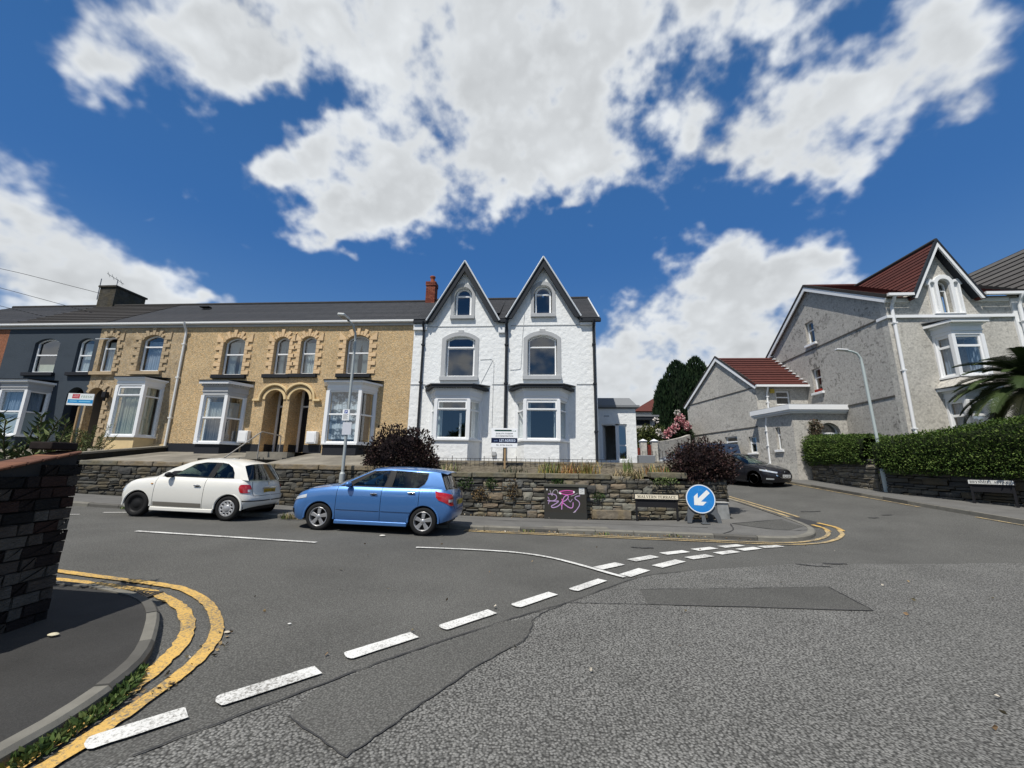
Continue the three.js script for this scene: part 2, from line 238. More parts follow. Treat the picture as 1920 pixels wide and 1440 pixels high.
// ---------------------------------------------------------------- ground, roads, pavements
{
  const mk = (x0, x1, nx, z0, z1, nz, f) => { const g = new THREE.PlaneGeometry(1, 1, nx, nz), p = g.attributes.position, uv = g.attributes.uv; for (let i = 0; i < p.count; i++) { const x = lerp(x0, x1, p.getX(i) + 0.5), z = lerp(z1, z0, p.getY(i) + 0.5); p.setXYZ(i, x, f(x, z), z); uv.setXY(i, x, z); } g.computeVertexNormals(); return g; };
  const ground = part('ground', mk(-900, 900, 180, -900, 700, 160, (x, z) => { const cx = clamp(x, -60, 45), cz = clamp(z, -75, 20); return Math.min(G(cx, cz), 0.9) - 0.9 - 0.02 * Math.hypot(x - cx, z - cz); }), M.grassGround, scene, { uv: true });
  tag(ground, 'grassy ground under the houses and gardens reaching to the horizon', null, null, 'structure');
  const road = thing('road', 'grey worn asphalt road junction with white and yellow painted lines', null, [0, 0, 0], null, 'structure');
  const mottle = (g) => { const p = g.attributes.position, c = new Float32Array(p.count * 3); for (let i = 0; i < p.count; i++) { const x = p.getX(i), z = p.getZ(i), k = 1 + 0.22 * fbm(x * 0.55, z * 0.55, 3, 4) + 0.1 * noise3.noise(x * 3.1, z * 3.1, 9); c[3 * i] = c[3 * i + 1] = c[3 * i + 2] = k; } g.setAttribute('color', new THREE.BufferAttribute(c, 3)); return g; }, patchy = (m) => { const q = m.clone(); q.vertexColors = true; return q; }; // worn and dusty patches of the surfacing
  part('asphalt', mottle(mk(-42, 32, 148, -46, 10, 112, G)), patchy(M.asphaltFine), road, { uv: true });
  part('coarse_asphalt', mottle(sheetGeo([[-2.27, -2.3], [-1.92, -2.76], [-1.62, -3.18], [-1.3, -3.58], [-1.18, -3.73], [-0.38, -4.6], [0.36, -5.31], [1.49, -6.58], [2.47, -7.12], [4.6, -7.9], [8, -8.3], [14, -8], [20, -7], [20, 8], [-3.2, 8], [-2.6, -1]], 0.004)), patchy(M.asphaltCoarse), road, { uv: true });
  part('asphalt_patch', sheetGeo([[-1.61, -2.82], [-1.07, -2.51], [-0.87, -2.92], [-0.49, -3.65], [-0.14, -4.18], [-0.05, -4.74], [-0.38, -4.58], [-1.18, -3.7], [-1.6, -3.16]], 0.008), M.asphaltFine, road, { uv: true });
  part('asphalt_patch', sheetGeo([[1.29, -5.33], [3.91, -5.42], [4.06, -6.4], [1.34, -5.93]], 0.008), M.patch, road, { uv: true });
  part('asphalt_patch', sheetGeo([[6.85, -12.47], [7.48, -12.88], [7.73, -11.72], [7.17, -11.49]], 0.006), M.bitumen, road, { uv: true });
  const wob = (pts, n = 10) => { const o = []; smooth2(pts, n).forEach(([x, z]) => o.push([x + 0.02 * (rnd() - 0.5), z + 0.02 * (rnd() - 0.5)])); return o; };
  const seam = (pts, w = 0.018) => part('tar_joint', sheetGeo(strip(wob(pts), w, w * 0.9), 0.0125, 0.3), M.bitumen, road, { uv: true });
  seam([[-2.2, -2.38], [-1.62, -3.18], [-1.18, -3.73], [-0.38, -4.6], [0.36, -5.31]], 0.018); seam([[0.36, -5.31], [1.49, -6.58], [2.47, -7.12]], 0.014);
  seam([[-1.61, -2.82], [-1.07, -2.51]], 0.01); seam([[-1.07, -2.51], [-0.87, -2.92], [-0.49, -3.65], [-0.14, -4.18], [-0.05, -4.74], [0.3, -5.25]], 0.012);
  seam([[0.36, -5.27], [1.29, -5.33], [3.91, -5.42]], 0.016); seam([[3.91, -5.42], [4.06, -6.4]], 0.016); seam([[4.06, -6.4], [1.34, -5.93]], 0.014);
  for (const [x, z, l, a] of [[4.7, -7.75, 0.5, 0.3], [5.2, -7.95, 0.4, -0.1], [8.4, -13.6, 0.55, 0.1], [9.3, -12.4, 0.22, 0.2], [9.9, -12.7, 0.25, 0.1], [2.1, -8.92, 0.45, 0]]) seam([[x - l / 2, z - a * l / 2], [x, z + 0.03], [x + l / 2, z + a * l / 2]], 0.07);
  // white lines
  const white = (q) => part('white_dash', sheetGeo(q.map(([x, z]) => [x, z]), 0.0165, 0.25), M.whitePaint, road, { uv: true });
  const A = V3(-2.36, 0, -2.42), B = V3(0.92, 0, -6.28), dir = B.clone().sub(A).normalize(), nor = V3(-dir.z, 0, dir.x);
  const dash = (c, l, w, jag = 0) => { const q = []; const n = 6; for (let i = 0; i <= n; i++) q.push([c[0] + dir.x * l * (i / n - 0.5) + nor.x * w / 2, c[1] + dir.z * l * (i / n - 0.5) + nor.z * w / 2]); for (let i = n; i >= 0; i--) q.push([c[0] + dir.x * l * (i / n - 0.5) - nor.x * w / 2, c[1] + dir.z * l * (i / n - 0.5) - nor.z * w / 2]); for (let i = 1; i < 6; i++) { const a = Math.PI * (i / 6); q.push([c[0] - dir.x * (l / 2 + 0.035 * Math.sin(a)) - nor.x * Math.cos(a) * w / 2, c[1] - dir.z * (l / 2 + 0.035 * Math.sin(a)) - nor.z * Math.cos(a) * w / 2]); } return q.map(([x, z]) => [x + 0.006 * (rnd() - 0.5), z + 0.006 * (rnd() - 0.5)]); };
  white(dash([-2.38, -2.6], 0.42, 0.15));
  for (const [c, l] of [[[-1.93, -3.15], 0.62], [[-1.4, -3.89], 0.63], [[-0.75, -4.6], 0.66], [[-0.06, -5.34], 0.68], [[0.67, -6.06], 0.7]]) white(dash(c, l, 0.155));
  const gw = (a, b, w) => { const dx = b[0] - a[0], dz = b[1] - a[1], l = Math.hypot(dx, dz), nx = -dz / l * w / 2, nz = dx / l * w / 2; return [[a[0] + nx, a[1] + nz], [b[0] + nx, b[1] + nz], [b[0] - nx, b[1] - nz], [a[0] - nx, a[1] - nz]]; };
  for (const [a, b] of [[[1.27, -6.6], [1.67, -7.04]], [[1.93, -7.26], [2.48, -7.77]], [[2.7, -7.99], [3.2, -8.31]], [[3.42, -8.5], [3.9, -8.8]], [[4.05, -8.95], [4.55, -9.24]], [[4.65, -9.32], [5.17, -9.53]], [[0.92, -7.0], [1.35, -7.39]], [[1.6, -7.66], [2.12, -8.08]], [[2.34, -8.32], [2.88, -8.65]], [[3.1, -8.8], [3.6, -9.1]], [[3.8, -9.22], [4.33, -9.5]]]) white(gw(a, b, 0.2));
  part('white_line', sheetGeo(strip(smooth2([[-2.4, -8.05], [-1.89, -8.1], [-1.16, -8.11], [-0.44, -8], [0.16, -7.68], [0.68, -7.16], [1.04, -6.73], [1.25, -6.5]], 6), 0.085, 0.012), 0.0205, 0.3), M.whitePaint, road, { uv: true });
  part('white_line', sheetGeo(strip([[-8.15, -7.94], [-7, -7.95], [-5.6, -7.95], [-4.36, -7.95]], 0.1, 0.01), 0.0165, 0.4), M.whitePaint, road, { uv: true });
  part('white_line', sheetGeo(strip([[-11.6, -9.12], [-11.2, -9.4]], 0.07, 0.01), 0.0165, 0.4), M.whitePaint, road, { uv: true });
  part('white_line', sheetGeo(strip([[-11.1, -9.85], [-10.5, -10.2]], 0.07, 0.01), 0.0165, 0.4), M.whitePaint, road, { uv: true });
  // yellow lines
  const yel = (pts, w, m = M.yellowPaint, rag = 0.016) => part('yellow_line', sheetGeo(strip(smooth2(pts, 7), w, rag), 0.0165, 0.3), m, road, { uv: true });
  yel([[-14, -5.75], [-9, -5.5], [-6.57, -5.26], [-5.69, -5.14], [-4.71, -5.02], [-4.21, -4.88], [-3.64, -4.53], [-3.22, -4.15], [-2.97, -3.85], [-2.77, -3.48], [-2.67, -3.13], [-2.61, -2.79], [-2.58, -2.52], [-2.55, -2.28], [-2.5, -1.6], [-2.45, 0]], 0.105);
  yel([[-14, -5.5], [-9, -5.22], [-6.6, -4.97], [-5.6, -4.89], [-5.04, -4.83], [-4.62, -4.78], [-4.29, -4.64], [-3.85, -4.4], [-3.4, -4.02], [-3.08, -3.59], [-2.9, -3.17], [-2.8, -2.83], [-2.75, -2.54], [-2.71, -2.27], [-2.66, -1.6], [-2.61, 0]], 0.115, M.yellowPaint, 0.03);
  yel([[-1.9, -10.3], [-0.17, -10.2], [1.68, -10.02], [3.4, -9.88], [5.1, -9.72], [6.0, -9.84], [6.7, -10.18], [7.25, -10.68], [7.5, -11.15]], 0.09, M.yellowPale);
  yel([[-1.9, -10.47], [-0.17, -10.38], [1.68, -10.22], [3.4, -10.08], [5.1, -9.93], [5.86, -10.02], [6.5, -10.34], [6.95, -10.72], [7.2, -11.15]], 0.09, M.yellowPale);
  yel([[7.5, -11.0], [7.62, -11.45], [7.55, -12.0]], 0.1); yel([[7.18, -11.0], [7.3, -11.4], [7.28, -11.8]], 0.09);
  yel([[7.55, -12.8], [7.58, -13.4], [7.56, -16.4], [7.45, -19], [7.0, -22.5]], 0.09, M.yellowPale); yel([[7.33, -12.9], [7.36, -13.5], [7.35, -16.4], [7.25, -19], [6.8, -22.5]], 0.09, M.yellowPale);
  yel([[11.72, -21], [11.66, -18], [11.62, -14.3], [11.6, -13.6]], 0.07, M.yellowPale); yel([[11.6, -12], [11.62, -11], [11.7, -9], [11.9, -6]], 0.07, M.yellowPale);
  // gully grate by the near kerb
  const gr = thing('gully_grate', 'iron drain grate beside the near kerb in the shadow of the brick wall', 'drain', [-4.62, G(-4.62, -4.62), -4.62]);
  part('frame', [bx(-4.85, -4.39, G(-4.6, -4.6) + 0.002, G(-4.6, -4.6) + 0.02, -4.76, -4.73), bx(-4.85, -4.39, G(-4.6, -4.6) + 0.002, G(-4.6, -4.6) + 0.02, -4.51, -4.48), bx(-4.85, -4.82, G(-4.6, -4.6) + 0.003, G(-4.6, -4.6) + 0.019, -4.73, -4.51), bx(-4.42, -4.39, G(-4.6, -4.6) + 0.003, G(-4.6, -4.6) + 0.019, -4.73, -4.51)], std([0.05, 0.045, 0.04], 0.6), gr);
  part('bars', Array.from({ length: 7 }, (_, i) => bx(-4.8 + i * 0.055, -4.775 + i * 0.055, G(-4.6, -4.6) + 0.001, G(-4.6, -4.6) + 0.017, -4.73, -4.51)), std([0.05, 0.045, 0.04], 0.6), gr);
}
// pavements with kerb stones
const KH = 0.1;
function kerbRun(kerb, pts, n, w, h, mats, seg = 0.92) { // stones along pts (front edge), w towards the pavement side n = +1 / -1
  const c = new THREE.CatmullRomCurve3(pts.map((p) => V3(p[0], 0, p[1])), false, 'catmullrom', 0.5), L = c.getLength(), k = Math.round(L / seg);
  for (let i = 0; i < k; i++) {
    const j = 0.012 * (rnd() - 0.5), hh = h + 0.012 * (rnd() - 0.5), v = [], sub = 4, ring = (u) => { const p = c.getPointAt(clamp(u, 0, 1)), t = c.getTangentAt(clamp(u, 0, 1)); return [[j, -0.05], [j, hh - 0.025], [j + 0.025 * Math.sign(w), hh], [w, hh], [w, -0.05]].map(([o, y]) => V3(p.x - t.z * n * o, G(p.x, p.z) + y, p.z + t.x * n * o)); };
    const R = Array.from({ length: sub + 1 }, (_, q) => ring(lerp(i / k + 0.006 / L, (i + 1) / k - 0.006 / L, q / sub))), tri = (...m) => { for (const q of m) v.push(q.x, q.y, q.z); };
    for (let q = 0; q < sub; q++) for (let e = 0; e < 4; e++) { const A = R[q][e], B = R[q + 1][e], C = R[q + 1][e + 1], D = R[q][e + 1]; tri(A, B, C); tri(A, C, D); }
    for (const E of [R[0], R[sub]]) for (let e = 1; e < 4; e++) tri(E[0], E[e], E[e + 1]);
    const g = new THREE.BufferGeometry(); g.setAttribute('position', new THREE.Float32BufferAttribute(v, 3)); g.computeVertexNormals();
    part('kerb_stone', g, mats[(rnd() * mats.length) | 0], kerb);
  }
}
const TERR = [[-42, -11.5], [-30, -11.1], [-20, -10.85], [-13.2, -10.72], [-8, -10.66], [-1.5, -10.6], [3.7, -10.42], [5.0, -10.2], [5.75, -10.15], [6.35, -10.4], [6.75, -10.85], [6.98, -11.5], [7.08, -13.2], [7.12, -16.4], [7.0, -20], [6.4, -24], [5.0, -29]];
{
  const tp = thing('pavement', 'grey asphalt pavement along the stone wall and round the corner into the avenue', null, [0, 0, 0], null, 'structure');
  part('surface', sheetGeo([...smooth2(TERR.map(([x, z]) => [x - 0.02, z - 0.06]), 4), [4.4, -29], [5.5, -22], [5.62, -12.6], [-42, -12.9]], KH - 0.012, 0.6), M.asphaltPath, tp, { uv: true });
  part('concrete_slab', sheetGeo([[0.03, -11.02], [0.85, -11.13], [0.95, -10.76], [0.1, -10.72]], KH - 0.006, 0.5), M.kerb, tp, { uv: true });
  part('concrete_slab', sheetGeo([[0.87, -11.13], [1.72, -11.2], [1.75, -10.8], [0.97, -10.76]], KH - 0.006, 0.5), M.kerb, tp, { uv: true });
  part('asphalt_patch', sheetGeo([[5.3, -11.9], [6.72, -12.2], [6.74, -11.3], [6.2, -10.95], [5.75, -11.2]], KH - 0.007, 0.5), M.patch, tp, { uv: true });
  for (const s of [[[5.25, -11.92], [5.75, -11.2], [6.2, -10.93], [6.6, -10.9]], [[5.25, -11.92], [6.75, -12.22]], [[4.4, -10.5], [4.9, -11.1], [5.2, -11.9]], [[-1.5, -11.9], [0, -11.85], [2.4, -11.7], [4.4, -11.4]]]) part('tar_joint', sheetGeo(strip(smooth2(s, 6), 0.03, 0.02), KH - 0.002, 0.3), M.bitumen, tp, { uv: true });
  kerbRun(tp, TERR.slice(2), -1, 0.15, KH, [M.kerb, M.kerb, M.kerbDark]);
  const NEAR = [[-5.1, -4.62], [-4.3, -4.42], [-3.8, -4.1], [-3.36, -3.65], [-3.06, -3.28], [-2.9, -2.97], [-2.79, -2.6], [-2.75, -2.3], [-2.7, -1.4], [-2.65, 0.2]];
  const np = thing('pavement', 'dark asphalt pavement inside the near kerb below the brick wall', null, [0, 0, 0], null, 'structure');
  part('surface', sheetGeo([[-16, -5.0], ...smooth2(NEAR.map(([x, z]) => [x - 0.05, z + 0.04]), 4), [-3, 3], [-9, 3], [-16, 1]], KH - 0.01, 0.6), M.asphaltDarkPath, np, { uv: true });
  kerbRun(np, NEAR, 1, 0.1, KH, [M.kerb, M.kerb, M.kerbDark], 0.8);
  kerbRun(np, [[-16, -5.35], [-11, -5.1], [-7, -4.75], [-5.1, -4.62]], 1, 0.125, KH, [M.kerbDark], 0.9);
  const rp = thing('pavement', 'narrow grey pavement climbing beside the hedge on the right of the avenue', null, [0, 0, 0], null, 'structure');
  const RK = [[11.3, -27], [11.75, -23], [11.85, -20], [11.85, -16], [11.88, -13], [11.9, -11], [12.1, -8], [12.6, -5]];
  part('surface', sheetGeo([...smooth2(RK.map(([x, z]) => [x + 0.05, z]), 4), [16.4, -5], [14.6, -13], [13.3, -16.4], [13.5, -21.4], [13.2, -27]], KH - 0.012, 0.6), M.asphaltPath, rp, { uv: true });
  kerbRun(rp, RK, -1, -0.14, KH, [M.kerb, M.kerb, M.kerbDark]);
}

// ---------------------------------------------------------------- stone walls, each stone its own block
function rock(seedShift) { // a unit block, front face at z = 1, edges knocked in
  const g = new THREE.BoxGeometry(1, 1, 1, 3, 2, 1); g.translate(0, 0, 0.5);
  const p = g.attributes.position, jit = {};
  for (let i = 0; i < p.count; i++) {
    const x = p.getX(i), y = p.getY(i), z = p.getZ(i), key = [x, y, z].map((v) => v.toFixed(2)).join(), e = jit[key] ?? (jit[key] = [rnd() - 0.5, rnd() - 0.5, rnd() - 0.5]);
    const edge = (Math.abs(x) > 0.49 ? 1 : 0) + (Math.abs(y) > 0.49 ? 1 : 0);
    p.setXYZ(i, x * (z > 0.5 ? 0.96 : 1) + 0.05 * e[0], y * (z > 0.5 ? 0.92 : 1) + 0.09 * e[1], z > 0.5 ? z - 0.18 * edge + 0.22 * e[2] : z);
  }
  const idx = [...g.index.array], keep = []; for (let i = 0; i < idx.length; i += 3) if (!(p.getZ(idx[i]) < 0.3 && p.getZ(idx[i + 1]) < 0.3 && p.getZ(idx[i + 2]) < 0.3)) keep.push(idx[i], idx[i + 1], idx[i + 2]);
  g.setIndex(keep); const h = g.toNonIndexed(); h.computeVertexNormals(); return h;
}
const ROCKS = Array.from({ length: 10 }, () => rock()); ROCKS.forEach((g) => boxUV(g, 3));
function stones(parent, a, b, base, top, rows, pick, o = {}) { // face from a to b ([x, z]); stones stand out to the left-hand normal of a -> b
  const L = Math.hypot(b[0] - a[0], b[1] - a[1]), ux = (b[0] - a[0]) / L, uz = (b[1] - a[1]) / L, ang = Math.atan2(-uz, ux), list = [];
  const cum = [0]; for (let i = 0; i < rows; i++) cum.push(cum[i] + rr(0.65, 1.4)); const tot = cum[rows];
  for (let r = 0; r < rows; r++) {
    let s = -rr(0, 0.2);
    while (s < L) {
      const h0 = cum[r] / tot, w = rr(o.w0 ?? 0.16, o.w1 ?? 0.52), s1 = Math.min(s + w, L), s0 = Math.max(s, 0); s += w;
      if (s1 - s0 < 0.05) continue;
      const sm = (s0 + s1) / 2, B = base(sm), T = top(sm), H = T - B, tall = r < rows - 1 && rnd() < 0.1, split = !tall && rnd() < 0.16;
      const y0 = B + H * h0, y1 = B + H * (tall ? cum[r + 1] + 0.75 * (cum[r + 2] - cum[r + 1]) : cum[r + 1]) / tot;
      const put = (ya, yb, k) => list.push({ s: sm, y: (ya + yb) / 2, w: s1 - s0, h: yb - ya, d: rr(0.055, 0.1) + k, f: (ya - B) / H });
      if (split) { const m = lerp(y0, y1, rr(0.35, 0.65)); put(y0, m, 0); put(m, y1, 0); } else put(y0, y1, tall ? 0.03 : 0);
    }
  }
  const near = list.map((q, i) => ({ q, i, big: q.w * q.h / Math.pow(Math.hypot(a[0] + ux * q.s, a[1] + uz * q.s), 2) * (o.hide && o.hide(a[0] + ux * q.s) ? 0.05 : 1) })).sort((m, n) => n.big - m.big);
  const own = new Set(near.slice(0, o.most ?? 290).map((m) => m.i)), rest = {};
  const po = origin(parent);
  list.forEach((q, i) => {
    const x = a[0] + ux * q.s, z = a[1] + uz * q.s, mat = pick(q, x), g = ROCKS[(rnd() * ROCKS.length) | 0];
    const m = new THREE.Mesh(g, mat); m.name = 'stone'; m.position.set(x - po.x, q.y - po.y, z - po.z); m.rotation.set(0, ang, rr(-0.03, 0.03)); m.scale.set((q.w - 0.014) * (rnd() < 0.5 ? -1 : 1), q.h - 0.014, q.d); m.castShadow = m.receiveShadow = true;
    if (m.scale.x < 0) { m.scale.x *= -1; m.rotation.z += Math.PI; }
    if (own.has(i)) parent.add(m); else { m.updateMatrix(); const c = g.clone().applyMatrix4(m.matrix); (rest[mat.uuid] ??= { mat, l: [] }).l.push(c); }
  });
  for (const k in rest) { const m = new THREE.Mesh(mergeGeometries(rest[k].l), rest[k].mat); m.name = 'stones'; m.userData.kind = 'stuff'; m.castShadow = m.receiveShadow = true; parent.add(m); }
}
const pickOf = (l) => l[(rnd() * l.length) | 0];
function copingRun(parent, a, b, y, h, d, l0, l1, mats, name = 'coping_stone') { // y(x) is the top
  const L = Math.hypot(b[0] - a[0], b[1] - a[1]), ux = (b[0] - a[0]) / L, uz = (b[1] - a[1]) / L, po = origin(parent);
  for (let s = 0; s < L - 0.1;) {
    let w = rr(l0, l1); if (s + w > L - 0.4) w = L - s;
    const g = new RoundedBoxGeometry(w - 0.015, h + rr(-0.01, 0.01), d, 2, 0.035), p = g.attributes.position;
    for (let i = 0; i < p.count; i++) p.setXYZ(i, p.getX(i) + 0.008 * Math.sin(p.getY(i) * 60 + s), p.getY(i) + 0.012 * noise3.noise(p.getX(i) * 4 + s * 7, p.getZ(i) * 5, s), p.getZ(i) + 0.015 * noise3.noise(p.getX(i) * 5 + s * 3, p.getY(i) * 7, s));
    const x = a[0] + ux * (s + w / 2), z = a[1] + uz * (s + w / 2); g.rotateZ(Math.atan((y(x + 0.5) - y(x - 0.5)) * ux)); g.rotateY(Math.atan2(-uz, ux)); g.translate(x, y(x) - h / 2, z);
    part(name, g, pickOf(mats), parent); s += w;
  }
}
const WZ = -12.9, wallTop = (x) => (x < -5.3 ? 1.6 - 0.004 * (x + 15) : x < -3 ? lerp(1.56, 1.42, (x + 5.3) / 2.3) : 1.42);
{
  const w = thing('stone_wall', 'long rubble stone retaining wall with coping behind the parked cars and utility cabinet', 'wall', [-4, 0, -13.1]);
  const base = (x) => G(x, WZ) + KH - 0.03;
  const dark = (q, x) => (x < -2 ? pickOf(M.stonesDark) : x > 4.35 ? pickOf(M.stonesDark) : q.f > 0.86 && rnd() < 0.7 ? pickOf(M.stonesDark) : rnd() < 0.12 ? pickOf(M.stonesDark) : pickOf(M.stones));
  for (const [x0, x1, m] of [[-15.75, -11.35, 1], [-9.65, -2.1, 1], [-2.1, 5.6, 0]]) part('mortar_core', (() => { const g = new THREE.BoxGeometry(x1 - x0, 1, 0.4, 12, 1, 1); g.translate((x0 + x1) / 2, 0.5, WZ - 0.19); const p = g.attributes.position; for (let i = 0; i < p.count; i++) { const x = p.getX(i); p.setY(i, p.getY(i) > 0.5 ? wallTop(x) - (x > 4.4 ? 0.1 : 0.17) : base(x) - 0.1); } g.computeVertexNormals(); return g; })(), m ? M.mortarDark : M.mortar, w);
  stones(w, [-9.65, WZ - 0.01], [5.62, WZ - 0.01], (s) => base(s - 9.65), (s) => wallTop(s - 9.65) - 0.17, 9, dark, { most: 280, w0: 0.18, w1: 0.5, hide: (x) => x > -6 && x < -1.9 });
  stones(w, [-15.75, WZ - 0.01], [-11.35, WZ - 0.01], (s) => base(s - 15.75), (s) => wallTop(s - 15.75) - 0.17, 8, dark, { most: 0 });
  stones(w, [5.6, -12.9], [5.85, -18], () => 0.2, (s) => 1.3 + 0.02 * s, 8, () => pickOf(M.stonesDark), { most: 0 });
  part('mortar_core', bx(5.2, 5.58, 0.1, 1.28, -18, -13.3), M.mortarDark, w);
  copingRun(w, [-15.75, WZ - 0.15], [-11.4, WZ - 0.15], wallTop, 0.17, 0.46, 0.9, 1.5, M.coping);
  copingRun(w, [-9.6, WZ - 0.15], [-5.1, WZ - 0.15], wallTop, 0.17, 0.46, 0.6, 1.5, M.coping);
  copingRun(w, [-5.1, WZ - 0.15], [2.17, WZ - 0.15], wallTop, 0.17, 0.48, 0.9, 1.7, M.coping);
  copingRun(w, [3.36, WZ - 0.12], [4.45, WZ - 0.12], () => 1.5, 0.18, 0.5, 1.1, 1.2, [M.coping[1]]);
  stones(w, [2.2, WZ - 0.05], [3.35, WZ - 0.05], () => 1.22, (s) => 1.34 + 0.05 * Math.sin(s * 5), 1, () => pickOf(M.stones), { most: 9 });
  part('stone_slab', rbx(1.56, 2.72, 0.1, 0.36, -12.88, -12.74, 0.02), M.coping[2], w);
}
// front gardens behind the wall
{
  const f1 = thing('forecourt', 'sloping concrete forecourt in front of the pebbledashed houses', null, [0, 0, 0], null, 'structure');
  const conc = std([1, 1, 1], 0.95, { map: tex(512, 3, (u, v) => { const k = (0.1 + 0.2 * vf(u, v, 5, 91, 6)) * (0.9 + 0.2 * hash((u * 512) | 0, (v * 512) | 0, 1)); return [k, k * 0.92, k * 0.76]; }), bumpMap: hStone, bumpScale: 0.01 });
  M.concrete = conc;
  const ramp = (y0, y1) => (x, z) => lerp(y0, y1, clamp((-13.1 - z) / 3.3, 0, 1));
  part('paving', [sheetGeo([[-16.2, -13.1], [-11.4, -13.1], [-11.4, -16.6], [-16.2, -16.6]], 0, 0.6, ramp(1.57, 2.02)), sheetGeo([[-9.6, -13.1], [-5.55, -13.1], [-5.55, -16.6], [-9.6, -16.6]], 0, 0.6, ramp(1.52, 2.04)), sheetGeo([[-11.4, -15.1], [-9.6, -15.1], [-9.6, -16.6], [-11.4, -16.6]], 0, 0.6, () => 2.03)], conc, f1, { uv: true });
  part('paving', sheetGeo([[-26, -13.1], [-16.5, -13.1], [-16.5, -16.6], [-26, -16.6]], 0, 0.6, ramp(1.6, 2.1)), conc, f1, { uv: true });
  const stp = thing('garden_steps', 'concrete steps from the pavement up to the twin arched doorways', 'steps', [-10.5, 0.3, -13.5]);
  for (let i = 0; i < 8; i++) part('step', bx(-11.33, -9.67, 0.2, 0.5 + i * 0.217, -12.95 - i * 0.27, -13.22 - i * 0.27 - (i === 7 ? 0.2 : 0)), conc, stp);
  part('side_wall', [bx(-11.4, -11.335, 0.2, 1.72, -15.1, -12.75), bx(-9.665, -9.6, 0.2, 1.72, -15.1, -12.75)], M.mortarDark, stp);
  const f2 = thing('garden', 'raised garden bed of soil between the stone wall and the white house', null, [0, 0, 0], null, 'structure');
  part('soil', sheetGeo([[-5.55, -13.15], [5.3, -13.15], [5.45, -16.6], [-5.55, -16.6]], 0, 0.7, (x, z) => lerp(1.36, 1.8, clamp((-13.3 - z) / 1.2, 0, 1))), M.soil, f2, { uv: true });
  const dv = thing('garden_wall', 'low sloping concrete topped wall between the two pebbledashed front gardens', 'wall', [-16.35, 1.6, -14.7]);
  const side = (x0, x1, ya, yb, z0, z1) => { const g = bx(x0, x1, 0, 1, z0, z1), p = g.attributes.position; for (let i = 0; i < p.count; i++) p.setY(i, p.getY(i) > 0.5 ? lerp(ya, yb, (z0 - p.getZ(i)) / (z0 - z1)) : 0.3); g.computeVertexNormals(); return g; };
  part('body', side(-16.5, -16.22, 1.76, 2.2, -12.95, -16.48), M.mortarDark, dv);
  part('coping', (() => { const g = side(-16.54, -16.18, 1.83, 2.27, -12.9, -16.48), p = g.attributes.position; for (let i = 0; i < p.count; i++) if (p.getY(i) < 0.5) p.setY(i, lerp(1.762, 2.202, (-12.9 - p.getZ(i)) / 3.58)); g.computeVertexNormals(); return g; })(), conc, dv);
  part('gate_post', [bx(-16.2, -16.08, 0.4, 1.5, -12.98, -12.86), bx(-15.9, -15.8, 0.4, 1.45, -12.98, -12.86)], M.black, dv);
  const rw = thing('stone_wall', 'low grey garden wall under the thin iron railings of the white house', 'wall', [0, 1.3, -14.3]);
  part('core', bx(-3.9, 5.2, 1.2, 1.72, -14.5, -14.18), M.mortar, rw);
  stones(rw, [-3.9, -14.17], [5.2, -14.17], () => 1.28, () => 1.75, 3, () => pickOf(M.stonesRight), { most: 60, w0: 0.3, w1: 0.7 });
}
// ---------------------------------------------------------------- house materials
const pebble = (c, v, s, stain = 0) => std([1, 1, 1], 0.97, { map: tex(512, 4, (u, w) => { const h1 = vn(u * 110, w * 110, 110, s), h2 = vn(u * 190, w * 190, 190, s + 1), h3 = hash((u * 512) | 0, (w * 512) | 0, s), m = vf(u, w, 4, s + 5, 5), g = vn(u * 130 + 0.5, w * 130, 130, s + 9), k = 0.42 + v * (0.5 * h1 + 0.36 * h2 + 0.3 * h3) + 0.26 * (m - 0.5), st = stain * sstep(0.52, 0.75, vf(u, w, 7, s + 50, 5)); return c.map((q, i) => q * k * (1 - st) * lerp(1, [1.1, 1.0, 0.86][i], sstep(0.3, 0.75, g))); }), bumpMap: hRough, bumpScale: 0.02 });
M.tan = pebble([0.5, 0.385, 0.235], 0.95, 61); M.tanOld = pebble([0.42, 0.34, 0.23], 0.9, 64, 0.3); M.tanShade = M.tan;
M.quoin = std([0.68, 0.49, 0.29], 0.85, { bumpMap: hStone, bumpScale: 0.006 }); M.quoin2 = std([0.63, 0.455, 0.27], 0.85, { bumpMap: hStone, bumpScale: 0.006 });
M.quoinOld = std([0.47, 0.365, 0.235], 0.9, { map: grainy(66, 0.7, 1.1), bumpMap: hStone, bumpScale: 0.008 });
M.cream = std([0.7, 0.54, 0.3], 0.8, { map: grainy(67, 0.85, 1.05) });
M.whiteWall = std([1, 1, 1], 0.9, { map: tex(512, 3, (u, v) => { const k = 0.77 + 0.08 * vf(u, v, 24, 14, 4) - 0.05 * sstep(0.6, 0.8, vf(u, v, 6, 19, 5)); return [k * 0.985, k, k * 0.985]; }), bumpMap: tex(512, 1.5, (u, v) => vf(u, v, 12, 71, 5), false), bumpScale: 0.018 });
M.whiteTrim = std([0.78, 0.79, 0.79], 0.6); M.greyTrim = std([0.42, 0.43, 0.435], 0.75, { map: grainy(69, 0.9, 1.05) });
M.darkPaint = std([0.052, 0.066, 0.082], 0.85, { map: tex(256, 3, (u, v) => { const k = 0.82 + 0.36 * vf(u, v, 8, 3, 5); return [k, k, k]; }), bumpMap: hRough, bumpScale: 0.008 });
M.blackPaint = std([0.024, 0.026, 0.031], 0.7, { bumpMap: hRough, bumpScale: 0.006 }); M.charcoal = std([0.026, 0.03, 0.036], 0.6);
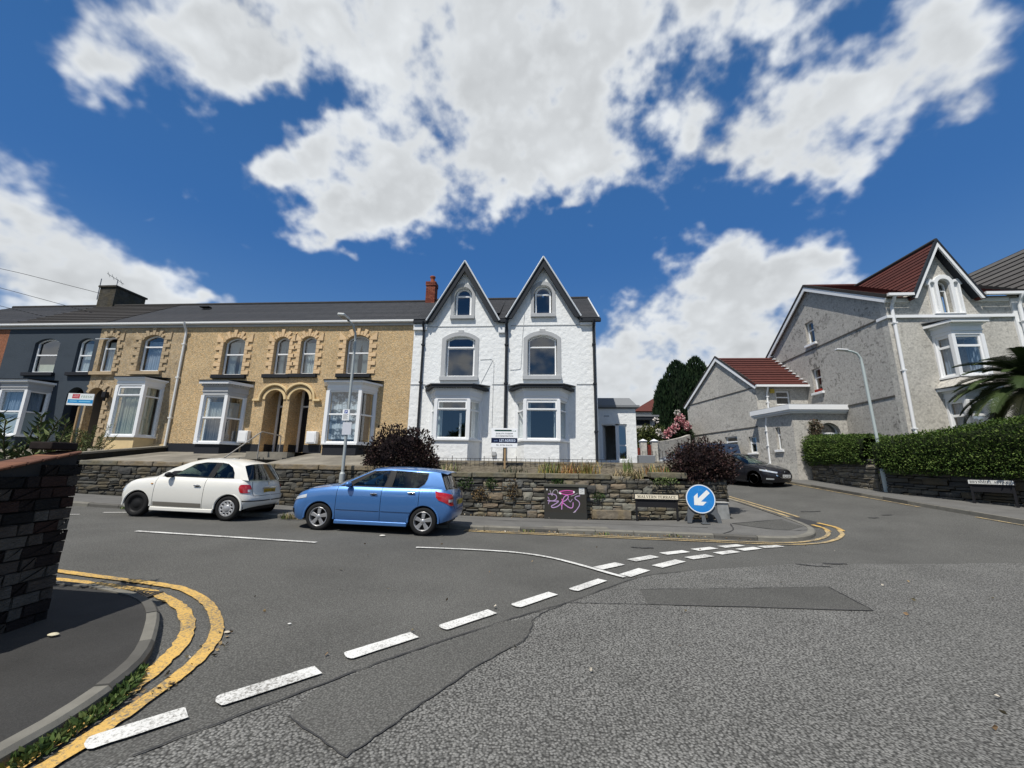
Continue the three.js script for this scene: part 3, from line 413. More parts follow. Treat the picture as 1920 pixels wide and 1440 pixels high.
const render = (c, d, s) => std([1, 1, 1], 0.97, { map: tex(512, 6, (u, w) => { const a = vf(u, w, 110, s, 2), b = vf(u, w, 50, s + 4, 3), m = vf(u, w, 5, s + 8, 6), k = 0.86 + 0.4 * (a - 0.5) + 0.35 * (b - 0.5) + 0.4 * (m - 0.5), t = d * sstep(0.5, 0.75, 0.35 * b + 0.65 * m) + 0.28 * sstep(0.55, 0.75, b); return c.map((q, i) => q * k * (1 - t) * [1, 0.985, 0.95][i]); }), bumpMap: hFine, bumpScale: 0.01 });
M.render = render([0.6, 0.585, 0.545], 0.1, 81); M.renderDark = render([0.52, 0.505, 0.475], 0.4, 85); M.renderMid = render([0.56, 0.545, 0.51], 0.2, 87);
M.slates = [[0.046, 0.048, 0.053], [0.042, 0.044, 0.048], [0.051, 0.052, 0.056]].map((c) => std(c, 0.75, { map: grainy(91, 0.75, 1.15), bumpMap: hStone, bumpScale: 0.006 }));
M.slatesBrown = [[0.054, 0.05, 0.047], [0.047, 0.044, 0.041]].map((c) => std(c, 0.85, { map: grainy(92, 0.75, 1.15), bumpMap: hStone, bumpScale: 0.006 }));
M.redTiles = [[0.098, 0.034, 0.028], [0.088, 0.032, 0.027], [0.108, 0.038, 0.031]].map((c) => std(c, 0.85, { map: grainy(93, 0.75, 1.15), bumpMap: hStone, bumpScale: 0.006 }));
M.greyTiles = [[0.11, 0.105, 0.098], [0.1, 0.095, 0.09]].map((c) => std(c, 0.85, { map: grainy(94, 0.75, 1.15) }));
M.lead = std([0.2, 0.21, 0.22], 0.55); M.metalTrim = std([0.55, 0.58, 0.6], 0.4);
const cloth = (c) => std(c, 0.95, { side: THREE.DoubleSide });
M.curtain = cloth([0.42, 0.47, 0.48]); M.curtainCream = cloth([0.46, 0.47, 0.37]); M.curtainDark = cloth([0.15, 0.14, 0.135]); M.curtainBlue = cloth([0.26, 0.33, 0.42]);
M.lace = std([0.62, 0.68, 0.72], 1, { side: THREE.DoubleSide, map: tex(256, 0.8, (u, v) => { const k = 0.16 + 0.75 * sstep(0.35, 0.65, vf(u, v, 7, 35, 4)); return [k, k, k]; }) });
M.pane = phy([0.9, 0.94, 0.95], 0.02, { transmission: 1, thickness: 0, ior: 2.2, side: THREE.DoubleSide });
M.doorWhite = phy([0.7, 0.71, 0.72], 0.35); M.brickRed = std([0.2, 0.06, 0.04], 0.95, { bumpMap: hStone, bumpScale: 0.01 });

// ---------------------------------------------------------------- windows, bays, roofs
const sheet2 = (pts, z) => { const g = new THREE.ShapeGeometry(shapeOf(pts)); g.translate(0, 0, z); return g; };
function drape(x0, x1, y0, y1, z, waves = 9, amp = 0.03, taper = 0) { // a hanging curtain; taper pulls the hem aside
  const g = new THREE.PlaneGeometry(1, 1, waves * 6, 6), p = g.attributes.position;
  for (let i = 0; i < p.count; i++) { const u = p.getX(i) + 0.5, v = p.getY(i) + 0.5, w = 1 - taper * Math.sin((1 - v) * 2.2); p.setXYZ(i, taper >= 0 ? lerp(x0, x1, u * w) : lerp(x1, x0, (1 - u) * (1 + taper * Math.sin((1 - v) * 2.2))), lerp(y0, y1, v), z + amp * Math.sin(u * waves * 6.283) + amp * 0.5 * Math.sin(u * 23 + 1)); }
  g.computeVertexNormals(); return g;
}
function makeWindow(parent, s, mtx, fm = M.pvc) { // s: x0 x1 y0 y1 rise z, split (share of the height), open (hopper angle), mull [shares], curtain(geos)
  const { x0, x1, y0, y1, rise = 0, z = 0, split, fw = 0.065, d = 0.07 } = s, T = (g) => (mtx ? g.applyMatrix4(mtx) : g), holes = [], panes = [];
  const yt = split ? lerp(y0, y1 + rise, split) : null, xs = [x0 + fw, ...(s.mull || []).flatMap((m) => [lerp(x0, x1, m) - fw * 0.45, lerp(x0, x1, m) + fw * 0.45]), x1 - fw];
  for (let i = 0; i < xs.length; i += 2) {
    const a = xs[i], b = xs[i + 1], one = xs.length === 2;
    const top = () => (rise && one ? archPts(a, b, split ? yt + fw * 0.5 : y0 + fw, y1 - (rise ? fw * 0.2 : fw), rise * 0.8) : archPts(a, b, split ? yt + fw * 0.5 : y0 + fw, y1 - fw, 0));
    if (split) { holes.push(archPts(a, b, y0 + fw, yt - fw * 0.5, 0)); panes.push([archPts(a, b, y0 + fw, yt - fw * 0.5, 0), 0]); }
    holes.push(top()); panes.push([top(), split && s.open ? s.open : 0]);
  }
  const w = part('window', T(extr(archPts(x0, x1, y0, y1, rise), holes, d, z, 0.008)), fm, parent);
  for (const [p, ang] of panes) {
    if (!ang) { part('pane', T(sheet2(p, z - d * 0.55)), M.pane, w); if (s.sash) part('sash', T(extr(p.map(([X, Y]) => [X, Y]), [p.map(([X, Y]) => [lerp(X, (x0 + x1) / 2, 0.07), Y])], 0.02, z + 0.004)), fm, w); continue; }
    const ty = Math.max(...p.map((q) => q[1])), by = Math.min(...p.map((q) => q[1])), ax = p[0][0], bx_ = p[1][0];
    const turn = (g) => { g.translate(0, -ty, -z); g.rotateX(-ang); g.translate(0, ty, z + 0.02); return T(g); };
    part('opening_light', turn(extr(archPts(ax - 0.03, bx_ + 0.03, by - 0.03, ty, 0), [archPts(ax + 0.025, bx_ - 0.025, by + 0.025, ty - 0.05, 0)], 0.045, z)), fm, w);
    part('pane', turn(sheet2(archPts(ax + 0.025, bx_ - 0.025, by + 0.025, ty - 0.05, 0), z - 0.02)), M.pane, w);
  }
  for (const [g, m, n] of s.inside || []) part(n || 'curtain', T(g), m, w);
  return w;
}
const local = (a, b) => { const ang = Math.atan2(-(b[1] - a[1]), b[0] - a[0]); return new THREE.Matrix4().makeRotationY(ang).setPosition(a[0], 0, a[1]); }; // x along a -> b, z outwards
function bay(parent, o) { // canted bay: cx, hf (half front), dx, P (projection), zf, y: ground, sill, head, frieze, roof
  const { cx, hf, dx, P, zf, g, sill, head, top } = o, n = o.name || 'bay_window';
  const plan = (d) => [[cx - hf - dx - d * 1.25, zf], [cx - hf - d * 0.6, zf + P + d], [cx + hf + d * 0.6, zf + P + d], [cx + hf + dx + d * 1.25, zf]];
  const b = part(n, prism(plan(0), g, sill - 0.07), o.baseMat, parent);
  part('sill', prism(plan(0.07), sill - 0.07, sill), o.sillMat || M.pvc, b);
  const P0 = plan(-0.03), fac = [[P0[0], P0[1], 0], [P0[1], P0[2], 1], [P0[2], P0[3], 2]];
  for (const [a, c, k] of fac) {
    const L = Math.hypot(c[0] - a[0], c[1] - a[1]), t = o.split ?? 0.7;
    makeWindow(b, { x0: 0.03, x1: L - 0.03, y0: sill + 0.001, y1: head, z: 0.02, split: t, open: k === 1 ? o.open : 0, mull: k === 1 ? o.mull : null, fw: o.fw ?? 0.065, inside: o.inside ? o.inside(k, L, sill, head) : null }, local(a, c), o.frameMat || M.pvc);
  }
  plan(-0.02).forEach(([x, z]) => { const r = 0.07; part('corner_post', bx(x - r, x + r, sill, head, z - r, z + r), o.postMat || o.frameMat || M.pvc, b); });
  const E = o.entab || M.pvc; let y = head;
  const lay = (h, d) => { const q = prism(plan(d), y, y + h); y += h; return q; };
  const H = top - head, ent = [lay(H * 0.25, 0.03), lay(H * 0.1, 0.06), lay(H * 0.3, 0.045), lay(H * 0.15, 0.09)];
  part('frieze', ent, E, b);
  if (o.dentils) { const q = [], pl = plan(0.1); for (let i = 0; i < 3; i++) { const a = pl[i], c = pl[i + 1], L = Math.hypot(c[0] - a[0], c[1] - a[1]), k = Math.floor(L / 0.1), m = local(a, c); for (let j = 0; j < k; j++) q.push(bx(0.03 + j * (L / k), 0.08 + j * (L / k), y - 0.07, y, -0.03, 0.025).applyMatrix4(m)); } part('dentils', q, E, b, { kind: 'stuff' }); }
  part('fascia', lay(H * 0.2, o.over ?? 0.2), o.fascia || E, b);
  const rp = plan((o.over ?? 0.2) + 0.04), rg = prism(rp, y, y + 0.035), p = rg.attributes.position;
  for (let i = 0; i < p.count; i++) p.setY(i, p.getY(i) + (o.pitch ?? 0.12) * clamp(1 - (p.getZ(i) - zf) / P, 0, 1));
  rg.computeVertexNormals(); part('bay_roof', rg, o.roofMat || M.charcoal, b);
  return b;
}
function courses(parent, q, rows, mats, name = 'slate_course', step = 0.014) { // roof plane q: eave left, eave right, ridge right, ridge left (Vector3); each course one slab lapping the next
  const [a, b, c, d] = q, n = V3().crossVectors(b.clone().sub(a), d.clone().sub(a)).normalize(); if (n.y < 0) n.negate();
  for (let i = 0; i < rows; i++) {
    const t0 = i / rows - 0.012, t1 = Math.min(1, (i + 1) / rows + 0.02), P = [a.clone().lerp(d, Math.max(0, t0)), b.clone().lerp(c, Math.max(0, t0)), b.clone().lerp(c, t1), a.clone().lerp(d, t1)];
    const up = [step * 2, step * 2, 0.003, 0.003].map((h, k) => P[k].clone().addScaledVector(n, h)), v = [], f = (...s) => { for (const [x, y, z] of [[0, 1, 2], [0, 2, 3]]) for (const m of [s[x], s[y], s[z]]) v.push(m.x, m.y, m.z); };
    f(up[0], up[1], up[2], up[3]); f(P[0], P[1], up[1], up[0]); f(P[1], P[2], up[2], up[1]); f(P[3], P[0], up[0], up[3]);
    const g = new THREE.BufferGeometry(); g.setAttribute('position', new THREE.Float32BufferAttribute(v, 3)); g.computeVertexNormals();
    part(name, g, mats[(rnd() * mats.length) | 0], parent);
  }
}
const poly3 = (...pts) => { const v = []; for (let i = 1; i < pts.length - 1; i++) for (const p of [pts[0], pts[i], pts[i + 1]]) v.push(p.x, p.y, p.z); const g = new THREE.BufferGeometry(); g.setAttribute('position', new THREE.Float32BufferAttribute(v, 3)); g.computeVertexNormals(); return g; };
const slab = (q, t) => { const n = V3().crossVectors(q[1].clone().sub(q[0]), q[3].clone().sub(q[0])).normalize(); if (n.y < 0) n.negate(); const lo = q.map((p) => p.clone().addScaledVector(n, -t)); return [poly3(...q), poly3(...lo.slice().reverse()), poly3(q[0], lo[0], lo[1], q[1]), poly3(q[1], lo[1], lo[2], q[2]), poly3(q[2], lo[2], lo[3], q[3]), poly3(q[3], lo[3], lo[0], q[0])]; };
const FZ = -16.5; // the terrace front
function shell(t, x0, x1, yg, ye, mat, holes, o = {}) { // front wall with openings, back, party walls, roof base
  const f = part('wall', extr(o.outline || [[x0, yg], [x1, yg], [x1, ye], [x0, ye]], holes, 0.3, FZ), mat, t);
  part('inner_walls', [bx(x0, x0 + 0.1, 0.6, ye, -24, FZ - 0.302), bx(x1 - 0.1, x1, 0.6, ye, -24, FZ - 0.302), bx(x0 + 0.1, x1 - 0.1, 0.6, ye, -24, -23.8), bx(x0 + 0.1, x1 - 0.1, 4.9, 5.1, -23.8, FZ - 0.302), bx(x0 + 0.1, x1 - 0.1, 1.7, 1.95, -23.8, FZ - 0.302)], M.room, t);
  return f;
}
const EY = 7.86, EZ = -16.39, RY = 10.33, RZ = -20;
function terraceRoof(t, x0, x1, mats, rows = 15, step = 0.012) {
  const e = (x) => V3(x, EY + 0.06, EZ), r = (x) => V3(x, RY, RZ), bk = (x) => V3(x, EY, -24.1);
  const w = part('roof', slab([e(x0), e(x1), r(x1), r(x0)], 0.06), mats[0], t);
  courses(w, [e(x0), e(x1), r(x1), r(x0)], rows, mats, 'slate_course', step);
  part('rear_roof', slab([r(x0), r(x1), bk(x1), bk(x0)], 0.06), mats[0], w);
  part('ridge_tiles', rod([x0, RY + 0.01, RZ], [x1, RY + 0.01, RZ], 0.09), M.slatesBrown[1], w);
}
function eaves(t, x0, x1, m = M.pvcPipe) {
  part('fascia', bx(x0, x1, EY - 0.17, EY - 0.02, FZ + 0.002, FZ + 0.07), M.greyTrim, t);
  const g = new THREE.CylinderGeometry(0.075, 0.075, x1 - x0, 12, 1, false, Math.PI / 2, Math.PI); g.rotateZ(Math.PI / 2); g.rotateX(Math.PI / 2); g.translate((x0 + x1) / 2, EY + 0.03, EZ + 0.06);
  part('gutter', [rod([x0, EY - 0.01, EZ + 0.03], [x1, EY - 0.01, EZ + 0.03], 0.06), bx(x0, x1, EY + 0.0, EY + 0.05, EZ - 0.03, EZ + 0.085)], m, t);
}
function quoins(parent, x0, x1, y0, ys, rise, mats, o = {}) { // blocks down both sides of an opening and a fan of voussoirs over it
  const z = FZ + 0.045, n = o.n ?? 8, h = (ys - y0) / n, big = o.big ?? 0.34, small = o.small ?? 0.15, e = 0.006;
  for (const s of [-1, 1]) for (let i = 0; i < n; i++) { const w = i % 2 ? small : big, x = s < 0 ? x0 : x1; if ((s < 0 && o.noLeft) || (s > 0 && o.noRight)) continue; part('quoin', extr([[x, y0 + i * h + e], [x + s * w, y0 + i * h + e], [x + s * w, y0 + (i + 1) * h - e], [x, y0 + (i + 1) * h - e]], null, 0.05, z, 0.008), pickOf(mats), parent); }
  const w = (x1 - x0) / 2, R = (w * w + rise * rise) / (2 * rise), cx = (x0 + x1) / 2, cy = ys + rise - R, A = Math.asin(Math.min(1, w / R)), k = 9;
  for (let i = -1; i <= k; i++) {
    const corner = i < 0 || i === k; let a0 = A - (2 * A * i) / k - 0.012, a1 = A - (2 * A * (i + 1)) / k + 0.012;
    if (corner) { const s = i < 0 ? 1 : -1, x = s > 0 ? x1 : x0; if ((s < 0 && o.noLeft) || (s > 0 && o.noRight)) continue; const p = [[x, ys + e], [x + s * big * 0.98, ys + e], [x + s * big * 1.02, ys + 0.4], [x + s * 0.04, ys + 0.1]]; part('voussoir', extr(s > 0 ? p : p.reverse(), null, 0.05, z, 0.008), pickOf(mats), parent); continue; }
    const out = R + (i === 4 ? 0.36 : i % 2 ? 0.15 : 0.32), ring = (r, a) => [cx + r * Math.sin(a), cy + r * Math.cos(a)];
    if (i === 0 || i === k - 1) continue;
    part('voussoir', extr([ring(R, a0), ring(out, a0), ring(out, a1), ring(R, a1)].reverse(), null, 0.05 + (i === 4 ? 0.01 : 0), z + (i === 4 ? 0.01 : 0), 0.008), pickOf(mats), parent);
  }
}
const sillBox = (parent, x0, x1, y, m, h = 0.16, d = 0.13) => part('sill', rbx(x0, x1, y - h, y, FZ - 0.2, FZ + d, 0.012, 1), m, parent);
const pipe = (parent, x, y0, y1, z, m, r = 0.04, swan = 0.2) => { const w = part('downpipe', tube([[x, y1, z + swan], [x, y1 - 0.12, z + swan * 0.9], [x, y1 - 0.42, z], [x, lerp(y0, y1, 0.5), z], [x, y0, z]], r, 30, 10), m, parent); parts('bracket', [0.25, 0.6, 0.9].map((k) => bx(x - r - 0.02, x + r + 0.02, lerp(y0, y1 - 0.5, k), lerp(y0, y1 - 0.5, k) + 0.06, z - r - 0.02, z + r + 0.01)), m, w); };
const R11 = FZ - 0.12; // plane of the window frames

// ---------------------------------------------------------------- the terrace
{
  const t = thing('terraced_house', 'red brick terraced house at the far left edge next to the dark grey house', 'house', [-28, 2, -16.5], 'terraced houses along the road');
  shell(t, -31, -25.4, 0.6, EY, pebble([0.26, 0.12, 0.075], 0.9, 71), []);
  terraceRoof(t, -31, -25.402, M.slates); eaves(t, -31, -25.36); pipe(t, -26.15, 2.2, EY, FZ + 0.06, M.pvcPipe, 0.045);
}
{
  const t = thing('terraced_house', 'terraced house painted dark blue-grey with white framed windows and a pale bay', 'house', [-23, 2, -16.5], 'terraced houses along the road');
  const W1 = { x0: -23.9, x1: -22.62, y0: 5.56, y1: 7.0, rise: 0.22 }, W2 = { x0: -21.68, x1: -20.86, y0: 5.58, y1: 7.02, rise: 0.2 };
  shell(t, -25.4, -20.652, 0.6, EY, M.darkPaint, [archPts(W1.x0, W1.x1, W1.y0, W1.y1, W1.rise), archPts(W2.x0, W2.x1, W2.y0, W2.y1, W2.rise), archPts(-21.62, -20.78, 2.1, 4.45, 0.42), archPts(-23.9, -22.45, 2.62, 4.6, 0)]);
  const blind = (w) => [[drape(w.x0 + 0.1, w.x1 - 0.1, lerp(w.y0, w.y1, 0.62), w.y1 + 0.1, R11 - 0.16, 7, 0.012), M.curtain]];
  makeWindow(t, { ...W1, x0: W1.x0 + 0.02, x1: W1.x1 - 0.02, z: R11, split: 0.52, inside: [[drape(W1.x0 + 0.1, W1.x1 - 0.1, W1.y0 + 0.1, W1.y0 + 0.45, R11 - 0.16, 3, 0.01), M.curtainCream]] });
  makeWindow(t, { ...W2, x0: W2.x0 + 0.02, x1: W2.x1 - 0.02, z: R11, split: 0.5, inside: [[drape(W2.x0 + 0.1, W2.x1 - 0.1, W2.y0 + 0.1, W2.y1, R11 - 0.16, 5, 0.01), M.curtain]] });
  sillBox(t, -24.08, -22.5, 5.55, M.blackPaint); sillBox(t, -21.85, -20.66, 5.56, M.blackPaint);
  bay(t, { cx: -23.2, hf: 0.63, dx: 0.12, P: 0.75, zf: FZ + 0.001, g: 1.4, sill: 2.62, head: 4.58, top: 5.04, split: 0.52, baseMat: M.darkPaint, frameMat: M.whiteTrim, entab: M.greyTrim, fascia: M.whiteTrim, over: 0.16, roofMat: M.charcoal, pitch: 0.1, inside: (k, L, a, b) => [[drape(0.1, L - 0.1, lerp(a, b, 0.54), b, -0.18, 9, 0.025), M.curtainBlue], ...(k ? [] : []), [drape(0.08, L - 0.08, a + 0.05, lerp(a, b, 0.5), -0.12, 2, 0.004), M.curtain]] });
  parts('porch_wall', [bx(-21.72, -21.622, 1.9, 4.9, -17.9, FZ - 0.302), bx(-20.778, -20.7, 1.9, 4.9, -17.9, FZ - 0.302), bx(-21.62, -20.78, 1.9, 4.9, -17.98, -17.9)], M.blackPaint, t);
  part('door', rbx(-21.55, -20.85, 2.1, 4.1, -17.9, -17.84, 0.01), M.blackPaint, t);
  terraceRoof(t, -25.4, -20.402, M.slatesBrown, 11, 0.022); eaves(t, -25.36, -20.652);
  const ch = part('chimney', [bx(-25.55, -24.55, 9.6, 11.45, -21.6, -19.85)], M.tanShade.clone(), t); ch.material = stoneMat([0.085, 0.08, 0.068]);
  part('chimney_cap', bx(-25.62, -24.48, 11.45, 11.55, -21.66, -19.78), stoneMat([0.07, 0.066, 0.058]), ch);
  const an = part('aerial', [rod([-24.75, 11.5, -20], [-24.75, 12.0, -20], 0.018), rod([-25.15, 12.25, -19.7], [-24.55, 11.8, -20.2], 0.014), ...[0.1, 0.35, 0.6, 0.85].map((k) => rod([lerp(-25.15, -24.55, k) - 0.02, lerp(12.25, 11.8, k) - 0.13, lerp(-19.7, -20.2, k) - 0.1], [lerp(-25.15, -24.55, k) + 0.02, lerp(12.25, 11.8, k) + 0.13, lerp(-19.7, -20.2, k) + 0.1], 0.008)), rod([-25.6, 10.7, -19.85], [-25.62, 12.0, -19.85], 0.022)], std([0.25, 0.25, 0.25], 0.4, { metalness: 0.6 }), ch);
}
{
  const t = thing('terraced_house', 'weathered tan pebbledashed house with stone quoins, arched doorway and wall lantern', 'house', [-18.5, 2, -16.5], 'terraced houses along the road');
  const W1 = { x0: -20.44, x1: -19.68, y0: 5.6, y1: 7.08, rise: 0.22 }, W2 = { x0: -18.46, x1: -17.36, y0: 5.62, y1: 7.1, rise: 0.24 };
  shell(t, -20.65, -16.302, 0.6, EY, M.tanOld, [archPts(W1.x0, W1.x1, W1.y0, W1.y1, W1.rise), archPts(W2.x0, W2.x1, W2.y0, W2.y1, W2.rise), archPts(-20.56, -19.74, 2.1, 4.44, 0.4), archPts(-18.26, -17.06, 2.64, 4.8, 0)]);
  makeWindow(t, { ...W1, x0: W1.x0 + 0.02, x1: W1.x1 - 0.02, z: R11, split: 0.66, open: 1.25, inside: [[drape(W1.x0 + 0.1, W1.x1 - 0.25, W1.y0 + 0.1, W1.y1, R11 - 0.18, 7, 0.02), M.curtain]] });
  makeWindow(t, { ...W2, x0: W2.x0 + 0.02, x1: W2.x1 - 0.02, z: R11, split: 0.68, inside: [[drape(W2.x0 + 0.1, W2.x1 - 0.1, W2.y0 + 0.1, W2.y1, R11 - 0.18, 8, 0.02), M.curtainBlue]] });
  quoins(t, W1.x0, W1.x1, W1.y0, W1.y1, W1.rise, [M.quoinOld], { noLeft: true, n: 8, big: 0.3 }); quoins(t, W2.x0, W2.x1, W2.y0, W2.y1, W2.rise, [M.quoinOld], { n: 8 }); quoins(t, -20.56, -19.74, 2.2, 4.44, 0.4, [M.quoinOld], { noLeft: true, n: 11, big: 0.3 });
  sillBox(t, -20.66, -19.5, 5.59, M.quoinOld); sillBox(t, -18.72, -17.2, 5.6, M.quoinOld);
  bay(t, { cx: -17.66, hf: 0.62, dx: 0.1, P: 0.78, zf: FZ + 0.001, g: 1.5, sill: 2.64, head: 4.8, top: 5.14, split: 0.79, open: 0.04, baseMat: M.cream, frameMat: M.pvc, entab: M.pvc, over: 0.15, pitch: 0.12, inside: (k, L, a, b) => [[drape(0.08, L - 0.08, a + 0.05, b - 0.05, -0.2, k === 1 ? 12 : 7, 0.035), M.curtainCream]] });
  parts('porch_wall', [bx(-20.64, -20.562, 1.9, 4.9, -17.9, FZ - 0.302), bx(-19.738, -19.66, 1.9, 4.9, -17.9, FZ - 0.302), bx(-20.56, -19.74, 4.86, 4.95, -17.9, FZ - 0.302)], M.cream, t);
  const d = part('door', rbx(-20.5, -19.8, 2.1, 4.1, -17.46, -17.4, 0.01), M.doorWhite, t); part('fanlight', bx(-20.5, -19.8, 4.16, 4.84, -17.44, -17.42), M.black, d); parts('door_frame', [bx(-20.56, -20.5, 2.1, 4.85, -17.48, -17.38), bx(-19.8, -19.74, 2.1, 4.85, -17.48, -17.38), bx(-20.5, -19.8, 4.1, 4.16, -17.48, -17.38)], M.pvc, d);
  const l = part('lantern', [rbx(-19.6, -19.4, 4.34, 4.62, FZ + 0.1, FZ + 0.28, 0.03), bx(-19.53, -19.47, 4.2, 4.34, FZ + 0.16, FZ + 0.22), bx(-19.52, -19.48, 4.62, 4.72, FZ + 0.17, FZ + 0.21)], M.black, t); part('bracket', bx(-19.53, -19.47, 4.44, 4.52, FZ + 0.001, FZ + 0.1), M.black, l);
  part('plinth', bx(-16.98, -16.305, 1.6, 2.32, FZ + 0.001, FZ + 0.04), M.cream, t);
  terraceRoof(t, -20.4, -16.302, M.slates, 17, 0.007); eaves(t, -20.65, -16.302); pipe(t, -16.3, 2.15, EY, FZ + 0.07, M.pvcPipe, 0.05);
  const v = part('roof_vent', bx(-18.1, -17.6, 9.66, 9.72, -18.95, -18.7), M.black, t);
}
function tanHouse(x0, x1, label, wins, arch, bayO, box) {
  const t = thing('terraced_house', label, 'house', [(x0 + x1) / 2, 2, -16.5], 'terraced houses along the road');
  shell(t, x0, x1, 0.6, EY, M.tan, [...wins.map((w) => archPts(w.x0, w.x1, w.y0, w.y1, w.rise)), archPts(arch[0], arch[1], 2.06, 4.33, (arch[1] - arch[0]) / 2, 16), archPts(bayO.cx - bayO.hf, bayO.cx + bayO.hf, bayO.sill, bayO.head, 0)]);
  wins.forEach((w) => { makeWindow(t, { ...w, x0: w.x0 + 0.02, x1: w.x1 - 0.02, z: FZ - 0.14 }); quoins(t, w.x0, w.x1, w.y0, w.y1, w.rise, [M.quoin, M.quoin2], w.q || {}); });
  const b = bay(t, { P: 0.72, zf: FZ + 0.001, g: 1.6, baseMat: M.blackPaint, over: 0.2, ...bayO });
  const [a, c] = arch, r = (c - a) / 2, cx = (a + c) / 2;
  parts('porch_wall', [bx(a - 0.1, a - 0.003, 1.9, 4.95, -17.75, FZ - 0.302), bx(c + 0.003, c + 0.1, 1.9, 4.95, -17.75, FZ - 0.302), bx(a, c, 4.86, 4.95, -17.75, FZ - 0.302)], M.tanShade, t);
  part('porch_skirting', bx(a - 0.002, a + 0.012, 2.04, 2.4, -17.4, FZ - 0.31), M.blackPaint, t);
  const d = part('door', rbx(a + 0.1, c - 0.1, 2.08, 4.1, -17.46, -17.4, 0.01), M.black, t); parts('door_frame', [bx(a, a + 0.1, 2.08, 4.86, -17.5, -17.36), bx(c - 0.1, c, 2.08, 4.86, -17.5, -17.36), bx(a + 0.1, c - 0.1, 4.1, 4.18, -17.5, -17.36)], M.pvc, d); part('fanlight', bx(a + 0.1, c - 0.1, 4.18, 4.84, -17.44, -17.42), M.black, d);
  const ring = (r0, r1, a0, a1, a2, a3, n = 18) => { const p = []; for (let i = 0; i <= n; i++) { const q = lerp(a0, a1, i / n); p.push([cx + r1 * Math.cos(q), 4.33 + r1 * Math.sin(q)]); } for (let i = n; i >= 0; i--) { const q = lerp(a2, a3, i / n); p.push([cx + r0 * Math.cos(q), 4.33 + r0 * Math.sin(q)]); } return p; };
  part('arch_surround', extr(ring(r + 0.002, r + 0.12, 0, Math.PI, 0, Math.PI), null, 0.05, FZ + 0.045, 0.01), M.cream, t);
  const L = arch[2] > 0, mid = arch[3], R = r + 0.29, am = Math.acos(clamp(Math.abs(mid - cx) / R, 0, 1)) + 0.01, ai = Math.acos(clamp(Math.abs(mid - cx) / (r + 0.2), 0, 1));
  parts('hood_mould', [extr(L ? ring(r + 0.2, R, am, Math.PI, ai, Math.PI) : ring(r + 0.2, R, 0, Math.PI - am, 0, Math.PI - ai), null, 0.13, FZ + 0.125, 0.015), L ? rbx(cx - R - 0.24, cx - r - 0.2, 4.25, 4.34, FZ + 0.001, FZ + 0.13, 0.012) : rbx(cx + r + 0.2, cx + R + 0.24, 4.25, 4.34, FZ + 0.001, FZ + 0.13, 0.012)], M.cream, t);
  const m = part('meter_box', rbx(box, box + 0.44, 2.42, 2.94, FZ + 0.001, FZ + 0.22, 0.02), M.pvc, t); part('meter_door', rbx(box + 0.05, box + 0.39, 2.47, 2.87, FZ + 0.222, FZ + 0.235, 0.005), M.pvc, m);
  const bL = bayO.cx - bayO.hf - bayO.dx - 0.1, bR = bayO.cx + bayO.hf + bayO.dx + 0.1, seg = [[x0, bL], [bR, a], [c, x1]].concat(bayO.cx > cx ? [[c, bL]] : []).filter(([p, q]) => q - p > 0.03 && !(p < bL && q > bR) && !(p < cx && q > cx));
  parts('plinth', (bayO.cx < cx ? [[x0 + 0.01, bL], [bR, a], [c, x1]] : [[x0, a], [c, bL], [bR, x1]]).filter(([p, q]) => q - p > 0.03).map(([p, q]) => bx(p, q, 1.7, 2.38, FZ + 0.001, FZ + 0.035)), M.blackPaint, t);
  terraceRoof(t, x0, x1, M.slates, 17, 0.007); eaves(t, x0, x1);
  return t;
}
const cur = (w, n = 8, m = M.curtain) => [[drape(w.x0 + 0.12, lerp(w.x0, w.x1, 0.56), w.y0 + 0.1, w.y1 + 0.1, FZ - 0.34, n, 0.025, 0.35), m], [drape(lerp(w.x0, w.x1, 0.5), w.x1 - 0.12, w.y0 + 0.1, w.y1 + 0.1, FZ - 0.36, n, 0.025, -0.3), m]];
{
  const W1 = { x0: -14.42, x1: -13.38, y0: 5.44, y1: 6.96, rise: 0.24, split: 0.55 }, W2 = { x0: -11.98, x1: -11.28, y0: 5.46, y1: 6.98, rise: 0.22, split: 0.55, q: { noRight: false, big: 0.3 } };
  W1.inside = cur(W1); W2.inside = cur(W2, 6);
  const t = tanHouse(-16.3, -11.102, 'clean tan pebbledashed house left of the twin arches with dark curtains in its bay', [W1, W2], [-12.06, -11.23, 1, -11.07], { cx: -13.79, hf: 0.54, dx: 0.3, sill: 2.4, head: 4.38, top: 4.98, split: 0.52, dentils: true, entab: M.greyTrim, fascia: M.pvc, roofMat: M.charcoal, inside: (k, L, a, b) => [[drape(0.25, L - 0.06, a + 0.08, lerp(a, b, 0.5), -0.2, 8, 0.03), M.curtainDark], [drape(0.2, L - 0.06, lerp(a, b, 0.52), b - 0.25, -0.22, 10, 0.025), M.curtain]] }, -12.93);
  sillBox(t, -14.72, -13.12, 5.43, M.blackPaint); sillBox(t, -12.33, -11.1, 5.45, M.blackPaint);
}
